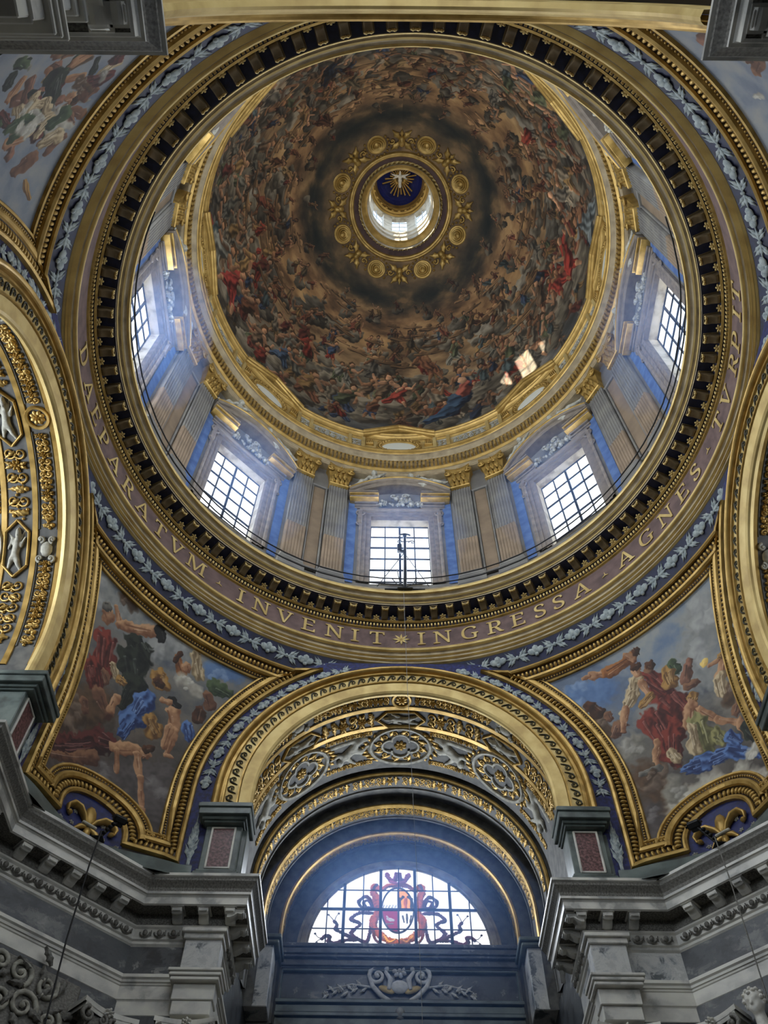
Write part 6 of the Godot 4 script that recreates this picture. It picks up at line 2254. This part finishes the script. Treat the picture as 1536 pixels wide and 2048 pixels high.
func build_entablatures() -> void:
	# one corner group, made for the front right; plan points are the cornice's edge
	var e := thing("marble_entablature", "white marble cornice with brackets on the front right pier and slanting wall", "entablature", Vector3.ZERO, 0.0, "entablatures of the piers")
	var plan := [Vector2(3.25, -10.4), Vector2(3.25, -7.85), Vector2(5.63, -7.85), Vector2(7.85, -5.63), Vector2(7.85, -3.25), Vector2(10.4, -3.25)]
	var run := func(called: String, prof: Array, m: String) -> MeshInstance3D:
		var mb := MB.new()
		plan_run(mb, plan, prof)
		return obj(called, mb.mesh(), m, e)
	run.call("top_fillet", [Vector2(2.0, 14.16), Vector2(0.0, 14.13), Vector2(0.0, 14.06), Vector2(0.04, 14.04)], "marble_white")
	run.call("leaf_cyma", [Vector2(0.04, 14.04), Vector2(0.05, 13.97), Vector2(0.10, 13.91), Vector2(0.15, 13.84), Vector2(0.17, 13.76)], "marble_carved")
	run.call("corona", [Vector2(0.16, 13.76), Vector2(0.16, 13.70), Vector2(0.20, 13.69), Vector2(0.22, 13.66), Vector2(0.22, 13.48), Vector2(0.26, 13.46)], "marble_white")
	run.call("soffit", [Vector2(0.26, 13.46), Vector2(0.27, 13.50), Vector2(0.64, 13.50), Vector2(0.64, 13.22)], "marble_carved")
	run.call("bed_moulding", [Vector2(0.62, 13.22), Vector2(0.62, 13.18), Vector2(0.66, 13.14), Vector2(0.70, 12.98), Vector2(0.70, 12.93), Vector2(0.74, 12.90), Vector2(0.74, 12.84), Vector2(0.79, 12.78)], "marble_white")
	run.call("architrave", [Vector2(0.79, 12.12), Vector2(0.66, 12.10), Vector2(0.66, 12.03), Vector2(0.70, 12.0), Vector2(0.71, 11.95), Vector2(0.74, 11.94), Vector2(0.74, 11.90), Vector2(0.76, 11.88), Vector2(0.76, 11.60), Vector2(0.78, 11.58), Vector2(0.79, 11.56), Vector2(0.79, 11.28), Vector2(0.82, 11.24), Vector2(0.82, 10.9)], "marble_white")
	# frieze slabs, bracket modillions, rosettes and eggs along each straight run
	var br := MB.new()
	var side := [Vector2(0.28, 13.49), Vector2(0.28, 13.40), Vector2(0.30, 13.34), Vector2(0.34, 13.31), Vector2(0.42, 13.33), Vector2(0.50, 13.27), Vector2(0.58, 13.23), Vector2(0.64, 13.23), Vector2(0.64, 13.49)]
	var rows := []
	for x in [-0.11, -0.06, 0.06, 0.11]:
		var r := PackedVector3Array()
		for q in side: r.append(Vector3(x, q.y + (0.02 if absf(x) > 0.1 else 0.0), -q.x))
		rows.append(r)
	br.sweep(rows)
	for x in [0, 3]:
		for i in range(1, side.size() - 1):
			var n := br.v.size()
			br.v.append(rows[x][0]); br.v.append(rows[x][i]); br.v.append(rows[x][i + 1])
			br.tri(n, n + 1, n + 2)
	br.box(Vector3(0, 13.475, -0.45), Vector3(0.30, 0.05, 0.40), 0.01)
	br.box(Vector3(0, 13.36, -0.27), Vector3(0.18, 0.03, 0.03), 0.01)
	var rose := MB.new()
	flower(rose, Vector2.ZERO, 0.10, 6, 0.04)
	rose.bend(func(p): return Vector3(p.x, 13.50 - p.z, -0.45 + p.y))
	var egg := MB.new()
	ring_flat(egg, Vector2.ZERO, 0.085, 0.085, [Vector2(0, 0.01), Vector2(0.02, 0.035), Vector2(0.045, 0.0)], 12, PI, TAU)
	egg.ball(Vector3.ZERO, Vector3(0.06, 0.075, 0.05), Basis(), 7, true)
	egg.box(Vector3(0.135, -0.01, 0.01), Vector3(0.02, 0.11, 0.03))
	egg.bend(func(p): return Vector3(p.x, p.y + 13.07, p.z - 0.675))
	var bm := br.mesh(); var rm := rose.mesh(); var em := egg.mesh()
	for i in 5:
		var a: Vector2 = plan[i]; var b: Vector2 = plan[i + 1]
		var d := (b - a).normalized()
		var wall := d.orthogonal()
		var basis := Basis(Vector3(d.x, 0, d.y), Vector3.UP, Vector3(-wall.x, 0, -wall.y))
		var l := a.distance_to(b)
		# the part of the run where the brackets stand
		var s0 := 0.30 if i in [0, 4] else (0.59 if i == 1 or i == 3 else 0.35)
		var s1 := l - 0.45 if i == 0 else (l - 0.2 if i == 4 else (l - 0.63 if i == 1 else l - 0.35))
		if i == 3:
			s0 = 0.63
			s1 = l - 0.59
		if i == 4: s0 = 0.45
		var n := int((s1 - s0) / 0.56 + 0.5)
		for q in n + 1:
			var s := lerpf(s0, s1, float(q) / n)
			var o := obj("modillion", bm, "marble_white", e)
			o.transform = Transform3D(basis, Vector3(a.x + d.x * s, 0, a.y + d.y * s))
			if q < n:
				var s2 := s + (s1 - s0) / n / 2
				o = obj("soffit_rosette", rm, "marble_carved", e)
				o.transform = Transform3D(basis, Vector3(a.x + d.x * s2, 0, a.y + d.y * s2))
		var e0: float = [0.0, 0.72, -0.2, -0.2, 0.72][i]
		var e1: float = l + [-0.72, 0.2, 0.2, -0.72, 0.0][i]
		var ne := int((e1 - e0) / 0.27)
		for q in ne:
			var s := lerpf(e0, e1, (q + 0.5) / ne)
			var o := obj("egg", em, "marble_carved", e)
			o.transform = Transform3D(basis, Vector3(a.x + d.x * s, 0, a.y + d.y * s))
		var cuts: int = [1, 1, 2, 1, 1][i]
		var f0: float = [0.0, 0.82, -0.32, -0.32, 0.82][i]
		var f1: float = l + [-0.82, 0.32, 0.32, -0.82, 0.0][i]
		for q in cuts:
			var x0 := lerpf(f0, f1, float(q) / cuts) + 0.004; var x1 := lerpf(f0, f1, float(q + 1) / cuts) - 0.004
			var mb := MB.new()
			mb.box(Vector3((x0 + x1) / 2, 12.45, -0.80), Vector3(x1 - x0, 0.68, 0.05), 0.006)
			var o := obj("frieze_slab", mb.mesh(), "marble_pale", e)
			o.transform = Transform3D(basis, Vector3(a.x, 0, a.y))
	# the projecting pier strip with its own mouldings
	var blk := func(parent: Node3D) -> void:
		var mb := MB.new()
		mb.box(Vector3(4.33, 12.4, -8.55), Vector3(0.78, 0.92, 0.42), 0.02)
		obj("frieze_block", mb.mesh(), "marble_pale", parent)
		var put := func(c: Vector3, sz: Vector3) -> void:
			var one := MB.new()
			one.box(c, sz, 0.015)
			obj("block_moulding", one.mesh(), "marble_white", parent)
		for q in [[12.86, 0.14, 0.06, 0.86], [12.97, 0.1, 0.12, 0.98]]: put.call(Vector3(4.33, q[0], -8.55), Vector3(q[3], q[1], 0.42 + q[2] * 2))
		for q in [[11.98, 0.07, 0.30], [11.90, 0.08, 0.24], [11.81, 0.08, 0.18]]: put.call(Vector3(4.33, q[0], -8.5), Vector3(0.80 + q[2] * 1.1, q[1], 0.50 + q[2]))
		put.call(Vector3(4.33, 11.6, -8.52), Vector3(0.86, 0.36, 0.46))
		put.call(Vector3(4.33, 11.43, -8.51), Vector3(0.84, 0.03, 0.50))
		put.call(Vector3(4.33, 11.27, -8.55), Vector3(0.80, 0.30, 0.46))
	blk.call(e)
	var words := ["", "white marble cornice corner over the viewer at the top right", "white marble cornice corner with brackets over the viewer at the top left", "white marble cornice with brackets on the front left pier and slanting wall"]
	for k in [1, 2, 3]:
		var o := dup(e, "marble_entablature", words[k], Vector3.ZERO, -PI / 2 * k)
		if k == 3:
			for c in o.get_children():
				if str(c.name).begins_with("frieze_slab"): c.material_override = mats["marble_gray"]
				if str(c.name).begins_with("frieze_block") or str(c.name).begins_with("block_moulding"): c.free()
			var holder := o
			var mirror := MB.new()
			# the same strip stands on the left pier's face towards the viewer
			var sub := [[Vector3(-4.33, 12.4, -8.55), Vector3(0.78, 0.92, 0.42), "frieze_block", "marble_pale"]]
			for q in [[12.86, 0.14, 0.06, 0.86], [12.97, 0.1, 0.12, 0.98]]: sub.append([Vector3(-4.33, q[0], -8.55), Vector3(q[3], q[1], 0.42 + q[2] * 2), "block_moulding", "marble_white"])
			for q in [[11.98, 0.07, 0.30], [11.90, 0.08, 0.24], [11.81, 0.08, 0.18]]: sub.append([Vector3(-4.33, q[0], -8.5), Vector3(0.80 + q[2] * 1.1, q[1], 0.50 + q[2]), "block_moulding", "marble_white"])
			sub.append([Vector3(-4.33, 11.6, -8.52), Vector3(0.86, 0.36, 0.46), "block_moulding", "marble_white"])
			sub.append([Vector3(-4.33, 11.27, -8.55), Vector3(0.80, 0.30, 0.46), "block_moulding", "marble_white"])
			var undo := Basis(Vector3.UP, PI / 2 * k)
			for s in sub:
				var mb := MB.new()
				mb.box(s[0], s[1], 0.015)
				var c := obj(s[2], mb.mesh(), s[3], holder)
				c.basis = undo


# ------------------------------------------------------------------ lamps, wires, carved heads and capitals at the edges

func build_small_things() -> void:
	for k in 5: glare("window_glare_fog", dir(WINDOW_AT[k]) * 7.0 + Vector3(0, 27.4, 0), Vector3(4.6, 5.6, 2.4), -deg_to_rad(WINDOW_AT[k]), 0.02, WINDOW_WORDS[k])  # added fog standing in for the lens glare at each window
	glare("arm_glare_fog", Vector3(0, 15.9, -12.6), Vector3(8.4, 7.0, 5.0), 0.0, 0.045, "stained glass window in the far arm")  # added fog for the glare before the stained glass
	# floodlights on the marble cornice
	var iron := func(called: String, label: String, foot: Vector3, head: Vector3, aim: Vector3) -> void:
		var t := thing(called, label, "floodlight", foot)
		var h := head - foot
		var mb := MB.new()
		mb.box(Vector3(0, 0.015, 0), Vector3(0.25, 0.03, 0.25), 0.01)
		mb.tube([Vector3(0, 0.02, 0), h * 0.5 + Vector3(0, 0.02, 0), h], 0.035, 8)
		obj("bracket", mb.mesh(), "iron", t)
		var b := Basis.looking_at(aim)
		mb = MB.new()
		mb.box(Vector3(0, 0, 0), Vector3(0.30, 0.22, 0.16), 0.03, b)
		mb.box(b * Vector3(0, 0, 0.11), Vector3(0.2, 0.15, 0.10), 0.02, b)
		for s in [-1.0, 1.0]: mb.box(b * Vector3(s * 0.17, -0.02, 0.0), Vector3(0.02, 0.24, 0.05), 0.005, b)
		obj("housing", mb.mesh(), "iron", t, h)
		mb = MB.new()
		mb.box(b * Vector3(0, 0, -0.085), Vector3(0.25, 0.17, 0.012), 0.004, b)
		obj("front_glass", mb.mesh(), "stone_gray", t, h)
		mb = MB.new()
		for q in 4: mb.ball(h * (0.25 + 0.14 * q) + Vector3(0.02, 0.02, 0.05), Vector3(0.06, 0.05, 0.05), Basis(), 6)
		obj("clamp", mb.mesh(), "iron", t)
	iron.call("floodlight", "black floodlight on a bracket in front of the left blue lily panel", Vector3(-6.70, 14.14, -6.78), Vector3(-6.40, 14.80, -6.90), Vector3(0.3, 0.6, 0.4))
	iron.call("floodlight", "black floodlight on a bracket in front of the right blue lily panel", Vector3(6.77, 14.14, -6.74), Vector3(6.43, 14.82, -6.86), Vector3(-0.3, 0.6, 0.4))
	var wire := func(called: String, label: String, pts: Array, r: float, m: String) -> void:
		var mb := MB.new()
		mb.tube(pts, r, 5)
		tag(obj(called, mb.mesh(), m), label, "cable")
	wire.call("cable", "black cable running down from the left floodlight over the marble wall", [Vector3(-6.70, 14.16, -6.78), Vector3(-6.58, 14.17, -6.52), Vector3(-6.56, 13.2, -6.45), Vector3(-6.50, 11.5, -6.42), CABLE_LEFT], 0.018, "wire")
	wire.call("cable", "thin cable running down from the right floodlight over the marble wall", [Vector3(6.77, 14.16, -6.74), Vector3(6.62, 14.17, -6.50), Vector3(6.60, 13.2, -6.48), CABLE_RIGHT], 0.014, "marble_carved")
	wire.call("hanging_wire", "thin pale wire hanging from the drum rim across the far arch", [Vector3(0.07, 24.65, -7.40), Vector3(0.12, 20.0, -7.4), WIRE_END, WIRE_END + Vector3(0.05, -6.0, 0)], 0.0065, "pale_wire")
	for e in [[25.36, 7.46, "upper"], [25.12, 7.52, "lower"]]:
		var pts := []
		for i in 49:
			var a := -120.0 + 5.0 * i
			pts.append(dir(a) * e[1] + Vector3(0, e[0] - 0.05 * absf(sin(deg_to_rad(a * 4.0))), 0))
		wire.call("ring_cable", "%s black cable strung round the drum in front of the windows" % e[2], pts, 0.022, "wire")
	# the lamp pole before the central drum window
	var t := thing("lamp_pole", "black lamp pole with stays on the drum rim before the central window", "lamp pole", dir(0.9) * 7.46 + Vector3(0, 24.62, 0))
	var mb := MB.new()
	mb.box(Vector3(0, 0.03, 0), Vector3(0.5, 0.06, 0.3), 0.02)
	mb.box(Vector3(0, 0.12, 0), Vector3(1.3, 0.05, 0.06), 0.01)
	obj("foot", mb.mesh(), "iron", t)
	mb = MB.new()
	mb.tube([Vector3(0, 0, 0), Vector3(0.02, 1.2, 0), Vector3(0.03, 2.4, 0), Vector3(0.03, 3.45, 0)], [0.06, 0.06, 0.05, 0.05], 8)
	obj("post", mb.mesh(), "iron", t)
	mb = MB.new()
	mb.tube([Vector3(-0.16, 3.44, 0), Vector3(-0.1, 3.5, 0), Vector3(0.03, 3.53, 0), Vector3(0.16, 3.5, 0), Vector3(0.22, 3.44, 0)], 0.035, 6)
	mb.box(Vector3(0.03, 3.42, 0), Vector3(0.14, 0.16, 0.14), 0.02)
	obj("cap", mb.mesh(), "iron", t)
	mb = MB.new()
	scroll(mb, Vector2(0.28, 2.95), 0.12, 1.1, 0.02, PI, -1.0, 5)
	scroll(mb, Vector2(-0.16, 2.98), 0.10, 1.1, 0.02, 0, 1.0, 5)
	mb.tube([Vector3(-0.1, 3.02, 0), Vector3(0.25, 3.05, 0)], 0.018, 5)
	obj("scroll_arm", mb.mesh(), "iron", t)
	mb = MB.new()
	mb.box(Vector3(-0.16, 2.55, 0.02), Vector3(0.16, 0.42, 0.16), 0.03)
	mb.box(Vector3(-0.06, 2.35, 0.02), Vector3(0.2, 0.12, 0.12), 0.03)
	obj("lamp_box", mb.mesh(), "iron", t)
	mb = MB.new()
	for q in [[-0.9, 0.7], [0.8, 0.75]]: mb.tube([Vector3(0, 2.3, 0), Vector3(q[0], q[1], -0.3)], 0.014, 5)
	for q in [[-0.42, 0.75], [0.40, 0.8], [-0.25, 1.3]]: mb.tube([Vector3(0, 0.25, 0), Vector3(q[0] * 0.6, 0.4, 0), Vector3(q[0], q[1], 0)], 0.016, 5)
	obj("stay", mb.mesh(), "iron", t)
	# carved pieces at the lower edge
	var cap := thing("capital", "carved marble capital top with a flower under the right pier's architrave", "capital", Vector3(4.33, 10.55, -8.45), 0.0, "carved capitals along the lower edge")
	mb = MB.new()
	var pl := PackedVector2Array()
	for i in 13:
		var x := i / 12.0
		pl.append(Vector2(lerpf(-0.62, 0.62, x), 0.34 - 0.16 * sin(PI * x)))
	pl.append(Vector2(0.62, -0.3)); pl.append(Vector2(-0.62, -0.3))
	mb.prism(pl, 0.34, 0.44, 0.02)
	var m2 := MB.new()
	var p2 := PackedVector2Array()
	for q in pl: p2.append(q * 0.93)
	m2.prism(p2, 0.26, 0.35, 0.01)
	mb.add(m2)
	mb.bend(func(p): return Vector3(p.x, p.z, p.y))
	obj("abacus", mb.mesh(), "marble_white", cap)
	mb = MB.new()
	flower(mb, Vector2(0, 0.36), 0.11, 6, 0.10)
	mb.bend(func(p): return p + Vector3(0, 0, 0.2))
	obj("flower", mb.mesh(), "marble_white", cap)
	mb = MB.new()
	for s in [-1.0, 1.0]:
		var one := MB.new()
		scroll(one, Vector2(s * 0.46, 0.14), 0.15, 1.3, 0.05, PI / 2, -s, 6, 16)
		scroll(one, Vector2(s * 0.13, 0.14), 0.11, 1.2, 0.04, PI / 2, s, 6, 14)
		mb.add(one, Transform3D(Basis(), Vector3(0, 0, 0.26)))
	for i in 5:
		var one := MB.new()
		leaf(one, Vector2(0, -0.5), Vector2(0, 0.05), 0.22, 0.12, 3)
		mb.add(one, Transform3D(Basis(), Vector3(-0.4 + 0.2 * i, 0, 0.18)))
	mb.box(Vector3(0, -0.15, -0.05), Vector3(0.8, 0.9, 0.4), 0.05)
	obj("leafage", mb.mesh(), "marble_carved", cap)
	dup(cap, "capital", "carved marble capital top with a flower under the left pier's architrave", Vector3(-4.33, 10.55, -8.45), 0.0)
	dup(cap, "capital", "carved marble capital at the lower edge on the left slanting wall", Vector3(-5.95, 10.55, -8.1), PI / 4)
	dup(cap, "capital", "carved marble capital at the lower edge on the right slanting wall", Vector3(6.0, 10.5, -8.05), -PI / 4)
	# scrolled relief on the left, stone head on the right
	var rel := thing("scroll_relief", "pale carved scroll relief at the lower left corner of the view", "relief", RELIEF_AT, PI / 4)
	mb = MB.new()
	for q in [[-0.35, 0.3, 0.26, 1.0], [0.25, 0.25, 0.24, -1.0], [-0.1, -0.25, 0.3, 1.0], [0.5, -0.35, 0.26, -1.0], [-0.6, -0.3, 0.22, 1.0], [-0.8, 0.35, 0.2, -1.0]]:
		scroll(mb, Vector2(q[0], q[1]), q[2], 1.5, 0.06, q[0] * 3.0, q[3], 6, 18)
	obj("scrollwork", mb.mesh(), "stucco", rel)
	mb = MB.new()
	for i in 14:
		var a := i * 2.4
		var p := Vector2(cos(a), sin(a)) * (0.15 + 0.05 * i)
		leaf(mb, p, p + Vector2.from_angle(a + 1.0) * 0.4, 0.2, 0.12, 3)
	mb.box(Vector3(0, -0.2, -0.1), Vector3(2.0, 1.6, 0.2), 0.05)
	obj("leafage", mb.mesh(), "marble_carved", rel)
	var head := thing("stone_head", "white carved stone head with curly hair at the lower right edge", "sculpture", HEAD_AT, -PI / 4)
	mb = skin([[Vector3(0, 0, 0), Vector3(0, 0.12, 0.02), 0.16, 0.17], [Vector3(0, -0.12, 0.06), Vector3(0, -0.1, 0.08), 0.10, 0.10], [Vector3(0, 0.02, 0.17), Vector3(0, -0.04, 0.21), 0.025, 0.035], [Vector3(-0.07, 0.07, 0.16), Vector3(0.07, 0.07, 0.16), 0.03, 0.03],
		[Vector3(-0.04, -0.1, 0.16), Vector3(0.04, -0.1, 0.16), 0.022, 0.022], [Vector3(0, -0.1, -0.02), Vector3(0, -0.5, -0.05), 0.10, 0.13], [Vector3(-0.4, -0.62, -0.05), Vector3(0.4, -0.62, -0.05), 0.18, 0.18], [Vector3(0.17, 0.02, 0.0), Vector3(0.18, -0.02, 0.0), 0.035, 0.03], [Vector3(-0.17, 0.02, 0.0), Vector3(-0.18, -0.02, 0.0), 0.035, 0.03]], 0.03, 0.03)
	obj("face", mb.mesh(), "stucco_white", head)
	mb = MB.new()
	for i in 34:
		var a := i * 2.399
		var y := 0.02 + 0.27 * (i / 34.0)
		var r := 0.19 * sqrt(maxf(0.05, 1.0 - pow((y - 0.08) / 0.24, 2.0)))
		var p := Vector3(cos(a) * r, y, sin(a) * r)
		if p.z > 0.08 and y < 0.15: continue
		mb.ball(p, Vector3.ONE * 0.05, Basis(), 6)
	obj("hair", mb.mesh(), "stucco_white", head)


const CABLE_LEFT := Vector3(-6.36, 9.83, -6.37)
const CABLE_RIGHT := Vector3(6.40, 10.4, -6.33)
const WIRE_END := Vector3(0.23, 14.06, -7.4)
const RELIEF_AT := Vector3(-7.17, 10.87, -7.26)
const HEAD_AT := Vector3(6.62, 10.92, -7.38)


# added fog ellipsoids that imitate the blue lens glare round the windows
func glare(called: String, at: Vector3, size: Vector3, turn: float, density: float, where: String) -> void:
	var f := FogVolume.new()
	f.name = numbered(called)
	f.shape = RenderingServer.FOG_VOLUME_SHAPE_ELLIPSOID
	f.rotation.y = turn
	f.size = size
	f.position = at
	var m := FogMaterial.new()
	m.albedo = Color(0.55, 0.72, 1.0)
	m.density = density
	f.material = m
	add_child(f)
	tag(f, "added fog for bluish haze in the light of the " + where, "glare", "", "stuff")
